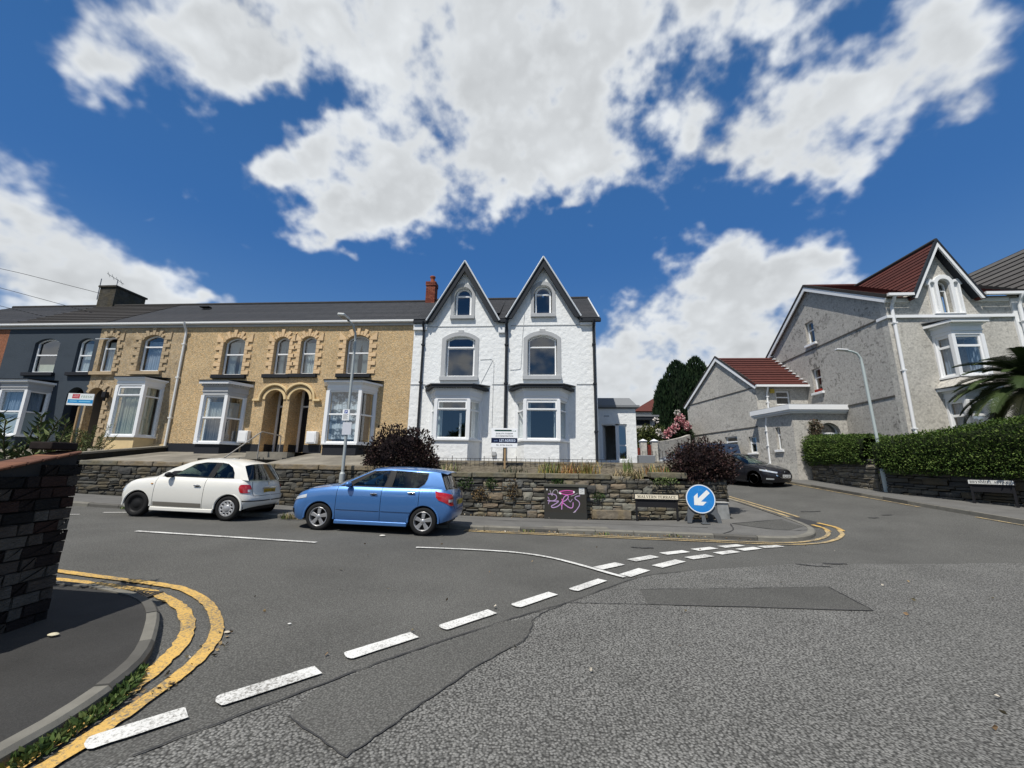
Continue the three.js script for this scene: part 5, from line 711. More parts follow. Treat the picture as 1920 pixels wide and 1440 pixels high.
{
  const t = thing('neighbour_house', 'house with a brown-grey tiled gable roof at the far right edge behind the palm', 'house', [24, 1, -18]);
  part('wall', extr([[21.002, 0.4], [27.5, 0.4], [27.5, 9.3], [25.9, 9.3], [24.3, 12.2], [22.6, 9.3], [21.002, 9.3]], null, 0.3, -18.01), M.render, t);
  const e = (x) => V3(x, 9.42, -17.8), r = (x) => V3(x, 12.14, -22.75), ap = V3(24.3, 12.75, -17.6), L = V3(21.7, 9.1, -17.6), R = V3(26.2, 9.1, -17.6), bk = (p, z) => V3(p.x, p.y, z);
  const rf = part('roof', slab([e(21.002), e(27.5), r(27.5), r(21.002)], 0.08), M.greyTiles[0], t); courses(rf, [e(21.002), e(27.5), r(27.5), r(21.002)], 14, M.greyTiles, 'tile_course', 0.03);
  const gr = part('gable_roof', [...slab([L, ap, bk(ap, -23.4), bk(L, -18.2)], 0.06), ...slab([ap, R, bk(R, -18.2), bk(ap, -23.4)], 0.06)], M.greyTiles[1], t); courses(gr, [L, bk(L, -18.2), bk(ap, -23.4), ap], 12, M.greyTiles, 'tile_course', 0.035);
}
// right-hand garden walls and raised gardens
{
  const base = (a, b, L) => (s) => G(lerp(a[0], b[0], s / L), lerp(a[1], b[1], s / L)) + 0.06;
  const a = [13.45, -21.2], b = [13.1, -16.85], c = [13.0, -16.4], d = [16.6, -8.4], L1 = Math.hypot(b[0] - a[0], b[1] - a[1]), L2 = Math.hypot(d[0] - c[0], d[1] - c[1]);
  const w1 = thing('garden_stone_wall', 'sunlit low stone wall under the first hedge beside the grey house porch', 'wall', [13.3, 0.9, -19]);
  stones(w1, a, b, base(a, b, L1), () => 2.12, 10, (q) => (q.f > 0.75 ? pickOf(M.stonesDark) : pickOf(M.stonesRight)), { most: 140, w0: 0.25, w1: 0.7 });  // top courses take darker stones for the shade under the hedge
  part('core', [prism([[a[0] + 0.02, a[1]], [b[0] + 0.02, b[1]], [b[0] + 0.35, b[1]], [a[0] + 0.35, a[1]]], 0.3, 2.1), ], M.mortarDark, w1); stones(w1, b, [b[0] + 0.5, b[1]], base(b, b, 1), () => 2.1, 9, () => pickOf(M.stonesRight), { most: 20 });
  const w2 = thing('garden_stone_wall', 'shaded dark stone wall under the long hedge behind the right street name sign', 'wall', [14.2, 0.7, -13.5]);
  stones(w2, c, d, base(c, d, L2), (s) => 1.8 - 0.03 * s, 8, () => pickOf(M.stonesDark), { most: 120, w0: 0.3, w1: 0.8 });  // dark palette carries the shade the hedge throws on this face
  part('core', prism([[c[0] + 0.04, c[1]], [d[0] + 0.04, d[1]], [d[0] + 0.5, d[1]], [c[0] + 0.5, c[1] - 0.2]], 0.2, 1.55), M.mortarDark, w2);
  const g = thing('garden', 'raised front garden of the grey house behind the hedges', null, [0, 0, 0], null, 'structure');
  part('soil', prism([[13.75, -21.2], [13.45, -16.6], [17.2, -8.4], [24, -8.4], [24, -17.98], [15.46, -17.98], [15.45, -21.28]], 0.2, 1.5), M.grassGround, g);
}
// things far up the avenue
{
  const gar = thing('garage', 'pale flat roofed garage with dark fascia seen beyond the white side porch', 'garage', [8, 1.4, -35]);
  part('wall', bx(5.5, 9.5, 0.8, 5.6, -38, -34), M.render, gar); part('fascia', bx(5.3, 9.75, 5.6, 5.86, -38.1, -33.75), M.charcoal, gar); part('roof', bx(5.25, 9.8, 5.862, 6.0, -38.15, -33.7), M.lead, gar); part('window', bx(7.0, 9.1, 5.2, 5.56, -33.999, -33.97), M.black, gar);
  const bh = thing('distant_house', 'distant house with a red-brown tiled roof peeking out beside the tall conifers', 'house', [13, 3, -46]);
  part('wall', bx(10.5, 20, 0, 7.9, -50, -45.2), M.render, bh); part('roof', [...slab([V3(10.2, 7.9, -45), V3(20.3, 7.9, -45), V3(20.3, 9.9, -47.6), V3(13.5, 9.9, -47.6)], 0.1), ...slab([V3(13.5, 9.9, -47.6), V3(20.3, 9.9, -47.6), V3(20.3, 7.9, -50.2), V3(10.2, 7.9, -50.2)], 0.1), poly3(V3(10.2, 7.9, -50.2), V3(10.2, 7.9, -45), V3(13.5, 9.9, -47.6))], M.redTiles[2], bh);
  const gp = thing('gate_pillars', 'pair of pale rendered gate pillars with white caps up the avenue', 'gate', [6.9, 1.2, -26]);
  for (const [x0, x1] of [[6.3, 6.68], [7.0, 7.36]]) { const p = part('pillar', bx(x0, x1, 1, 3.32, -26.3, -25.95), M.render, gp); part('cap', (() => { const q = new THREE.ConeGeometry(0.32, 0.14, 4); q.rotateY(Math.PI / 4); q.translate((x0 + x1) / 2, 3.4, -26.12); return [q, bx(x0 - 0.03, x1 + 0.03, 3.28, 3.34, -26.33, -25.92)]; })(), M.whiteTrim, p); }
  parts('gate', [bx(6.0, 6.3, 1.2, 2.9, -26.2, -26.15), bx(6.7, 6.98, 1.2, 3.1, -26.2, -26.15)], std([0.16, 0.035, 0.025], 0.7), gp);
  parts('railing', Array.from({ length: 9 }, (_, i) => bx(6.1 + i * 0.2, 6.12 + i * 0.2, 1.2, 2.7, -25.6, -25.58)), M.black, gp);
  const rw = thing('rendered_wall', 'grey rendered garden wall with sloping top behind the dark blue van', 'wall', [8.6, 1.2, -27]);
  part('body', (() => { const q = extr([[0, 0.6], [3.6, 0.6], [3.6, 3.95], [2.6, 3.7], [1.2, 3.45], [0, 3.3]], null, 0.25, 0, 0); return q.applyMatrix4(local([7.4, -26.1], [10.6, -28.6])); })(), M.renderDark, rw);
  const bl = thing('stone_blocks', 'pale blue-grey stone blocks on the wall edge below the side porch', 'blocks', [5.2, 1.8, -18]);
  part('block', rbx(4.25, 4.95, 1.75, 2.18, -18.3, -17.9, 0.03), M.lead, bl); part('block', rbx(5.35, 5.95, 1.7, 2.02, -17.9, -17.5, 0.03), M.lead, bl); part('block', rbx(4.8, 5.5, 1.65, 1.92, -17.6, -17.2, 0.05), M.stonesRight[0], bl);
}
// ---------------------------------------------------------------- vehicles
function spl(list) { // smooth curve through [x, y] pairs
  const n = list.length, m = list.map((p, i) => { const a = list[Math.max(0, i - 1)], b = list[Math.min(n - 1, i + 1)]; return (b[1] - a[1]) / (b[0] - a[0] || 1); });
  return (x) => { if (x <= list[0][0]) return list[0][1]; if (x >= list[n - 1][0]) return list[n - 1][1]; let i = 0; while (x > list[i + 1][0]) i++; const [x0, y0] = list[i], [x1, y1] = list[i + 1], h = x1 - x0, t = (x - x0) / h, t2 = t * t, t3 = t2 * t; return y0 * (2 * t3 - 3 * t2 + 1) + m[i] * h * (t3 - 2 * t2 + t) + y1 * (3 * t2 - 2 * t3) + m[i + 1] * h * (t3 - t2); };
}
M.tyre = phy([0.016, 0.016, 0.016], 0.85, { specularIntensity: 0.4 }); M.alloy = std([0.5, 0.5, 0.5], 0.35, { metalness: 0.7 }); M.steel = phy([0.012, 0.012, 0.012], 0.55, { specularIntensity: 0.4 }); M.cap = phy([0.42, 0.42, 0.42], 0.35, { metalness: 0.4 });
M.trim = phy([0.014, 0.014, 0.015], 0.5, { specularIntensity: 0.4 }); M.chrome = std([0.75, 0.75, 0.75], 0.12, { metalness: 1 }); M.carGlass = phy([0.62, 0.74, 0.69], 0.0, { transmission: 1, thickness: 0, ior: 1.6, side: THREE.DoubleSide }); M.darkGlass = phy([0.2, 0.24, 0.24], 0.02, { transmission: 1, thickness: 0, ior: 1.6, side: THREE.DoubleSide });
M.well = std([0.01, 0.01, 0.01], 1, { side: THREE.DoubleSide }); M.seat = std([0.03, 0.03, 0.032], 0.9); M.redLamp = phy([0.42, 0.012, 0.014], 0.12, { clearcoat: 1, clearcoatRoughness: 0.05 }); M.clearLamp = phy([0.62, 0.65, 0.66], 0.08, { clearcoat: 1, clearcoatRoughness: 0.03, metalness: 0.35 }); M.amber = phy([0.6, 0.25, 0.03], 0.2);
function canvasTex(w, h, draw) { const c = document.createElement('canvas'); c.width = w; c.height = h; draw(c.getContext('2d'), w, h); const t = new THREE.CanvasTexture(c); t.colorSpace = THREE.SRGBColorSpace; t.anisotropy = 8; return t; }
const plateTex = (bg, text) => canvasTex(256, 64, (g, w, h) => { g.fillStyle = bg; g.fillRect(0, 0, w, h); g.fillStyle = '#161616'; g.font = 'bold 50px sans-serif'; g.textAlign = 'center'; g.textBaseline = 'middle'; g.fillText(text, w / 2, h / 2 + 2); });
const face = (w, h) => { const g = new THREE.PlaneGeometry(w, h); return g; }; // printed face, keeps its own uv
function wheel(car, x, z, R, kind, name = 'wheel') {
  const w = 0.19, s = Math.sign(z), lathe = (pts, n = 40) => { const g = new THREE.LatheGeometry(pts.map((p) => new THREE.Vector2(p[0], p[1])), n); g.rotateX(Math.PI / 2); g.scale(1, 1, s); g.translate(x, R, z); return g; };
  const q = part(name, lathe([[R * 0.66, -w / 2], [R * 0.93, -w / 2], [R * 0.99, -w / 2 + 0.025], [R, -w / 4], [R, w / 4], [R * 0.99, w / 2 - 0.025], [R * 0.93, w / 2 - 0.002], [R * 0.8, w / 2 + 0.004], [R * 0.68, w / 2 - 0.006], [R * 0.66, w / 2 - 0.02]]), M.tyre, car);
  const sp_ = (pts, d, zz) => { const g = extr(pts, null, d, 0, 0.006); g.scale(1, 1, s); g.translate(x, R, z + s * zz); if (s < 0) { const i = g.index; } return g; };
  if (kind === 'alloy') {
    part('rim', lathe([[R * 0.67, w / 2 - 0.012], [R * 0.69, w / 2 - 0.004], [R * 0.64, w / 2 - 0.004], [R * 0.61, w / 2 - 0.05], [R * 0.6, -w / 2 + 0.02]]), M.alloy, q);
    part('brake', lathe([[0, 0], [R * 0.58, 0], [R * 0.6, 0.004]]), M.steel, q);
    for (let k = 0; k < 5; k++) { const a = k * 1.2566 + 1.57, c = Math.cos(a), n = Math.sin(a), P = [[R * 0.12, -R * 0.1], [R * 0.63, -R * 0.19], [R * 0.64, R * 0.12], [R * 0.12, R * 0.1]].map(([u, v]) => [u * c - v * n, u * n + v * c]); part('spoke', sp_(P, 0.03, w / 2 - 0.015), M.alloy, q); }
    part('hub', lathe([[0, w / 2 - 0.004], [R * 0.13, w / 2 - 0.006], [R * 0.17, w / 2 - 0.03]]), M.alloy, q);
  } else if (kind === 'cap') {
    const hole = Array.from({ length: 10 }, (_, k) => { const a = k * 0.6283; return [[R * 0.46 * Math.cos(a), R * 0.46 * Math.sin(a)]]; });
    const ring = []; for (let i = 0; i < 40; i++) { const a = (i / 40) * 6.2832; ring.push([R * 0.66 * Math.cos(a), R * 0.66 * Math.sin(a)]); }
    const hs = hole.map(([[cx, cy]]) => Array.from({ length: 8 }, (_, i) => { const a = -(i / 8) * 6.2832; return [cx + R * 0.085 * Math.cos(a), cy + R * 0.085 * Math.sin(a)]; }));
    const g = extr(ring, hs, 0.02, 0, 0.004); g.scale(1, 1, s); g.translate(x, R, z + s * (w / 2 - 0.004)); part('hubcap', g, M.cap, q);
    part('hub', lathe([[0, w / 2 + 0.018], [R * 0.2, w / 2 + 0.014], [R * 0.28, w / 2 - 0.004]]), M.cap, q); part('rim', lathe([[0, w / 2 - 0.04], [R * 0.66, w / 2 - 0.035], [R * 0.67, w / 2 - 0.01]]), M.steel, q);
  } else {
    part('rim', lathe([[R * 0.67, w / 2 - 0.01], [R * 0.62, w / 2 - 0.03], [R * 0.55, w / 2 - 0.045], [R * 0.4, w / 2 - 0.03], [R * 0.3, w / 2 - 0.035], [R * 0.22, w / 2 - 0.01], [0, w / 2 - 0.012]]), M.steel, q);
  }
  return q;
}
function buildCar(name, label, pos, turn, group, S) {
  const car = thing(name, label, S.category || 'car', pos, group); car.rotation.order = 'YXZ'; car.rotation.set(0, turn, S.slope || 0); LOCAL.add(car);
  const { L } = S, X = (x) => x - L / 2, Wd = spl(S.width), top = spl(S.top), bot = spl(S.bot), mul = spl(S.sect), noseF = spl(S.nose), tailF = spl(S.tail), a = S.a ?? 0.5, b = S.b ?? 0.35, n = S.n ?? 2.8, m_ = S.m ?? 4;
  const arches = S.arches.map((x) => ({ x, r: S.ar, y: S.R }));
  let xs = new Set(); for (let i = 0; i <= 40; i++) xs.add(lerp(a, L - b, i / 40));
  for (const q of arches) for (let k = -9; k <= 9; k++) xs.add(q.x + q.r * Math.sin((k / 9) * Math.PI / 2) * 0.9995);
  const seams = S.seams || [], gp = 0.005; for (const s of seams) { xs.add(s - gp); xs.add(s + gp); }
  xs = [...xs].filter((x) => x >= a && x <= L - b && !seams.some((s) => Math.abs(x - s) < gp * 0.9)).sort((p, q) => p - q);
  const cols = [], wa = Wd(a), wb = Wd(L - b);
  for (let i = 0; i < 16; i++) { const f = (i / 16) * Math.PI / 2; cols.push({ x: a - a * Math.pow(Math.cos(f), 2 / n), w: wa * Math.pow(Math.sin(f), 2 / n), k: 1 }); }
  xs.forEach((x) => cols.push({ x, w: Wd(x) }));
  for (let i = 1; i <= 16; i++) { const f = (i / 16) * Math.PI / 2; cols.push({ x: L - b + b * Math.pow(Math.sin(f), 2 / m_), w: wb * Math.pow(Math.cos(f), 2 / m_) }); }
  const rows = [0, 0.05, 0.14, 0.25, 0.38, 0.5, 0.62, 0.74, 0.84, 0.91, 0.96, 1];
  const archY = (x) => { let y = bot(x); for (const q of arches) { const d = Math.abs(x - q.x); if (d < q.r) y = Math.max(y, q.y + Math.sqrt(q.r * q.r - d * d) * (1)); } return y; };
  const P = (c, s, side, off = 0) => { const b0 = bot(c.x), t0 = top(c.x), y = lerp(archY(c.x), t0, s), r = clamp((y - b0) / (t0 - b0), 0, 1), kn = clamp(1 - c.x / a, 0, 1), kt = clamp(1 - (L - c.x) / (b * 1.6), 0, 1); return V3(X(c.x + Math.sqrt(kn) * noseF(y) + Math.sqrt(kt) * tailF(y)), y, side * (c.w * mul(r) + off)); };
  const grid = (A, nc) => { const g = new THREE.BufferGeometry(), nr = A.length / nc, id = []; g.setAttribute('position', new THREE.Float32BufferAttribute(A.flatMap((p) => [p.x, p.y, p.z]), 3)); for (let j = 0; j < nr - 1; j++) for (let i = 0; i < nc - 1; i++) { const o = j * nc + i; id.push(o, o + 1, o + nc + 1, o, o + nc + 1, o + nc); } g.setIndex(id); g.computeVertexNormals(); return g; };
  const segs = [0, ...seams.flatMap((s) => [s - gp, s + gp]), L + 1], body = [];
  for (let k = 0; k < segs.length; k += 2) {
    const cc = cols.filter((c) => c.x >= segs[k] - 1e-6 && c.x <= segs[k + 1] + 1e-6), isDoor = (S.doors || []).includes(k / 2);
    for (const side of [1, -1]) {
      const A = []; for (const s of rows) for (const c of side > 0 ? cc : cc.slice().reverse()) A.push(P(c, s, side));
      const g = grid(A, cc.length); if (isDoor) { const d = part('door', g, S.paint, car); d.userData.side = side; S._doors = S._doors || []; S._doors.push([d, segs[k], segs[k + 1], side]); } else body.push(g);
    }
  }
  // bonnet and rear deck
  const across = (cc, crown) => { const A = []; for (const c of cc) for (let j = 0; j <= 12; j++) { const t = 1 - j / 6, p = P(c, 1, 1); A.push(V3(p.x, p.y + crown * (1 - t * t) * clamp(c.w / 0.5, 0, 1) + 0.012 * (1 - Math.pow(Math.abs(t), 6)), p.z * t)); } return grid(A, 13); };
  const hood = cols.filter((c) => c.x <= S.cowl), hs = S.hoodAt ?? 0.22;
  body.push(across(hood, S.crown ?? 0.06), across(cols.filter((c) => c.x >= S.deck), 0.0));
  const bodyM = part('body', body, S.paint, car); bodyM.material.side = THREE.DoubleSide;
  part('floor', [rbx(X(0.25), X(L - 0.2), 0.2, 0.62, -0.55, 0.55, 0.05), bx(X(S.arches[0] + 0.4), X(S.arches[1] - 0.4), 0.2, 0.72, -(Wd(2) - 0.1), Wd(2) - 0.1), bx(X(0.3), X(L - 0.25), 0.34, 0.7, -0.58, 0.58)], M.trim, car);
  [1, -1].forEach((s) => part('sill', rbx(X(S.arches[0] + S.ar + 0.02), X(S.arches[1] - S.ar - 0.02), bot(2) - 0.06, bot(2) + 0.03, s * (Wd(2) * 0.93) - 0.03, s * (Wd(2) * 0.93) + 0.03, 0.02), S.sillMat || M.trim, car));
  arches.forEach((q) => [1, -1].forEach((s) => { const g = new THREE.TorusGeometry(q.r + 0.005, 0.022, 8, 28, Math.PI * 1.06); g.rotateZ(-0.03 * Math.PI); g.scale(1, 1, 0.9); g.translate(X(q.x), q.y, s * (Wd(q.x) * 0.968)); part('wheel_arch', g, S.archMat || S.paint, car); }));
  arches.forEach((q) => [1, -1].forEach((s) => { const g = new THREE.CylinderGeometry(q.r, q.r, 0.34, 24, 1, true, 0, Math.PI); g.rotateX(Math.PI / 2); g.rotateZ(Math.PI / 2); g.translate(X(q.x), q.y, s * (Wd(q.x) - 0.2)); part('wheel_well', g, M.well, car); }));
  // cabin
  const wb_ = (x) => Wd(x) * mul(1), zg = (x, y) => wb_(x) - (S.tumble ?? 0.42) * Math.max(0, y - top(x)) * (0.85 + 0.3 * (y - top(x))) - 0.004, rail = spl(S.rail), r0 = S.rail[0], r1 = S.rail[S.rail.length - 1], gl = S.glass || M.carGlass;
  const lift = (pts, off, holes = []) => [1, -1].map((s) => { const d = dense(pts, 0.12), sh = shapeOf(d); for (const h of holes) sh.holes.push(new THREE.Path(dense(h, 0.12).map((p) => new THREE.Vector2(p[0], p[1])))); const g = new THREE.ShapeGeometry(sh), p = g.attributes.position; for (let i = 0; i < p.count; i++) { const x = p.getX(i), y = p.getY(i); p.setXYZ(i, X(x), y, s * (zg(x, y) + off)); } if (s < 0 && g.index) { const q = g.index.array; for (let i = 0; i < q.length; i += 3) { const t = q[i]; q[i] = q[i + 1]; q[i + 1] = t; } } g.computeVertexNormals(); return g; });
  const railPts = []; for (let i = 0; i <= 16; i++) { const x = lerp(r0[0], r1[0], i / 16); railPts.push([x, rail(x)]); }
  const outline = [[S.aBase[0], top(S.aBase[0])], ...[1, 2, 3, 4, 5].map((i) => { const x = lerp(S.aBase[0], S.cBase[0], i / 6); return [x, top(x) - 0.01]; }), [S.cBase[0], S.cBase[1]], ...railPts.slice().reverse(), ...(S.aMid ? [S.aMid] : [])];
  parts('pillars', lift(outline, 0, S.windows), S.paint, car);
  S.windows.forEach((w) => { const c = w.reduce((p, q) => [p[0] + q[0] / w.length, p[1] + q[1] / w.length], [0, 0]), seal = lift(w.map(([x, y]) => [lerp(c[0], x, 1.025), lerp(c[1], y, 1.04)]), 0.004, [w.map(([x, y]) => [lerp(c[0], x, 0.965), lerp(c[1], y, 0.95)])]); lift(w, -0.012).forEach((g, i) => { const fr = part('side_window', g, S.sideGlass || gl, car); part('seal', seal[i], M.trim, fr); }); });
  (S.black || []).forEach((w) => lift(w, 0.005).forEach((g) => part('pillar_trim', g, M.trim, car)));
  const roofA = []; for (let i = 0; i <= 14; i++) for (let j = 0; j <= 14; j++) { const t = 1 - j / 7, u = i / 14, x = lerp(r0[0], r1[0], u), y = rail(x), bul = (1 - t * t); roofA.push(V3(X(x) - (1 - u) * (1 - u) * (S.wsTop ?? 0.1) * bul + u * u * (S.rgTop ?? 0.06) * bul, y + (S.roofCrown ?? 0.055) * (1 - Math.pow(Math.abs(t), 3)), t * zg(x, y))); }
  part('roof', grid(roofA, 15), S.roofMat || S.paint, car);
  const screen = (pB, pT, bB, bT, cB = 0) => { const A = []; for (let i = 0; i <= 8; i++) for (let j = 0; j <= 12; j++) { const t = 1 - j / 6, u = i / 8, x = lerp(pB[0], pT[0], u), y = lerp(pB[1], pT[1], u), q = 1 - t * t; A.push(V3(X(x) + lerp(bB, bT, u) * q, y + lerp(cB, S.roofCrown ?? 0.055, u) * (1 - Math.pow(Math.abs(t), 3)), t * (zg(x, y) - 0.005))); } return grid(A, 13); };
  part('windscreen', screen([S.aBase[0], top(S.aBase[0]) - 0.01], r0, -(S.wsBase ?? 0.24), -(S.wsTop ?? 0.1), 0.03), gl, car);
  part('rear_window', screen(S.cBase, r1, S.rgBase ?? 0.08, S.rgTop ?? 0.06, 0), S.rearGlass || M.darkGlass, car);
  if (S.spoiler) part('spoiler', (() => { const A = []; for (let i = 0; i <= 4; i++) for (let j = 0; j <= 14; j++) { const t = 1 - j / 7, u = i / 4; A.push(V3(X(r1[0]) + (S.rgTop ?? 0.06) * (1 - t * t) + u * 0.16, r1[1] + (S.roofCrown ?? 0.055) * (1 - Math.pow(Math.abs(t), 3)) - 0.03 * u * u, t * (zg(...r1) - 0.03 * u))); } return grid(A, 15); })(), S.paint, car);
  // inside
  const sx = S.seatX || [1.75, 2.55];
  sx.forEach((x) => [-0.36, 0.36].forEach((z) => part('seat', [rbx(X(x - 0.35), X(x + 0.1), 0.45, 0.62, z - 0.24, z + 0.24, 0.05), (() => { const g = rbx(-0.06, 0.06, 0, 0.58, -0.23, 0.23, 0.05); g.rotateZ(-0.25); g.translate(X(x + 0.08), 0.58, z); return g; })(), rbx(X(x + 0.2), X(x + 0.3), 1.14, 1.32, z - 0.13, z + 0.13, 0.045)], M.seat, car)));
  part('dashboard', rbx(X(S.aBase[0] + 0.1), X(S.aBase[0] + 0.55), 0.7, 0.96, -0.62, 0.62, 0.06), M.trim, car);
  part('steering_wheel', (() => { const g = new THREE.TorusGeometry(0.18, 0.015, 8, 24); g.rotateY(Math.PI / 2); g.rotateZ(0.4); g.translate(X(S.aBase[0] + 0.62), 0.98, S.drv ?? -0.36); return g; })(), M.trim, car);
  // wheels, mirrors, lamps
  arches.forEach((q, i) => [1, -1].forEach((s) => wheel(car, X(q.x), s * (Wd(q.x) - 0.105), S.R, Array.isArray(S.wheels) ? S.wheels[i] : S.wheels)));
  [1, -1].forEach((s) => { const g = new THREE.SphereGeometry(1, 16, 10); g.scale(0.075, 0.068, 0.1); g.translate(X(S.mirror[0]), S.mirror[1], s * (wb_(S.mirror[0]) + 0.115)); const mm = part('door_mirror', g, S.mirrorMat || S.paint, car); part('mirror_arm', rod([X(S.mirror[0] + 0.02), S.mirror[1] - 0.04, s * (wb_(S.mirror[0]) - 0.02)], [X(S.mirror[0]), S.mirror[1] - 0.03, s * (wb_(S.mirror[0]) + 0.08)], 0.03), M.trim, mm); });
  // a patch of the skin lifted off the body: from plan position p0 to p1 (column x, or distance past the corner), heights y0..y1
  const curveAt = (k) => { const i = clamp(Math.floor(k), 0, cols.length - 2), f = k - i; return { x: lerp(cols[i].x, cols[i + 1].x, f), w: lerp(cols[i].w, cols[i + 1].w, f) }; };
  const iAtX = (x) => { let i = 0; while (i < cols.length - 2 && cols[i + 1].x < x) i++; return i + (x - cols[i].x) / (cols[i + 1].x - cols[i].x || 1); };
  const iAtTailW = (w) => { let i = cols.length - 1; while (i > 0 && cols[i - 1].w < w && cols[i - 1].x > L / 2) i--; const c0 = cols[i], c1 = cols[Math.max(0, i - 1)]; return i - clamp((w - c0.w) / (c1.w - c0.w || 1), 0, 1); };
  const iAtNoseW = (w) => { let i = 0; while (i < cols.length - 1 && cols[i + 1].w < w && cols[i + 1].x < L / 2) i++; const c0 = cols[i], c1 = cols[i + 1]; return i + clamp((w - c0.w) / (c1.w - c0.w || 1), 0, 1); };
  const skin = (k0, k1, edge, off, sides = [1, -1], nu = 14, nv = 6) => sides.map((s) => { const A = []; for (let j = 0; j <= nv; j++) for (let i = 0; i <= nu; i++) { const u = s > 0 ? i / nu : 1 - i / nu, c = curveAt(lerp(k0, k1, u)), [ylo, yhi] = edge(u), y = lerp(ylo, yhi, j / nv), t0 = top(c.x), b0 = archY(c.x), sN = (y - b0) / (t0 - b0), p = P(c, sN, s); const q = P(curveAt(lerp(k0, k1, u) + 0.05), sN, s), d = q.clone().sub(p), nx = V3(-d.z, 0, d.x).normalize(); if (nx.z * s < 0 && Math.abs(nx.z) > 0.05) nx.negate(); else if (Math.abs(nx.z) <= 0.05) nx.set(c.x > L / 2 ? 1 : -1, 0, 0); const bulge = off * Math.min(1, 6 * Math.min(u, 1 - u) + 0.25); A.push(p.addScaledVector(nx, bulge)); } return grid(A, nu + 1); });
  S.extra?.({ car, X, P, skin, iAtX, iAtTailW, iAtNoseW, wb_, zg, top, cols, Wd, body: bodyM, lift });
  for (const [d, x0, x1, side] of S._doors || []) { if (!S.handles) break; const hx = x1 - 0.16, hy = S.handles, c = { x: hx, w: Wd(hx) }, p = P(c, (hy - bot(hx)) / (top(hx) - bot(hx)), side); part('handle', [rbx(p.x - 0.095, p.x + 0.075, p.y - 0.014, p.y + 0.016, p.z - 0.01 + side * 0.022, p.z + 0.01 + side * 0.022, 0.008)], S.handleMat || M.chrome, d); part('handle_cup', (() => { const g = new THREE.SphereGeometry(1, 14, 8); g.scale(0.055, 0.032, 0.012); g.translate(p.x - 0.01, p.y - 0.01, p.z + side * 0.002); return g; })(), M.trim, d); }
  delete S._doors; return car;
}
const plate = (car, x, y, z, ry, w, h, tx) => { const g = face(w, h); g.rotateY(ry); g.translate(x, y, z); return part('number_plate', g, std([1, 1, 1], 0.4, { map: tx }), car, { uv: true }); };
const paint = (c, o = {}) => phy(c, 0.42, { clearcoat: 1, clearcoatRoughness: 0.03, ...o });
const SECT = [[0, 0.93], [0.12, 0.965], [0.3, 0.99], [0.5, 1], [0.68, 0.998], [0.82, 0.985], [0.92, 0.955], [1, 0.9]];
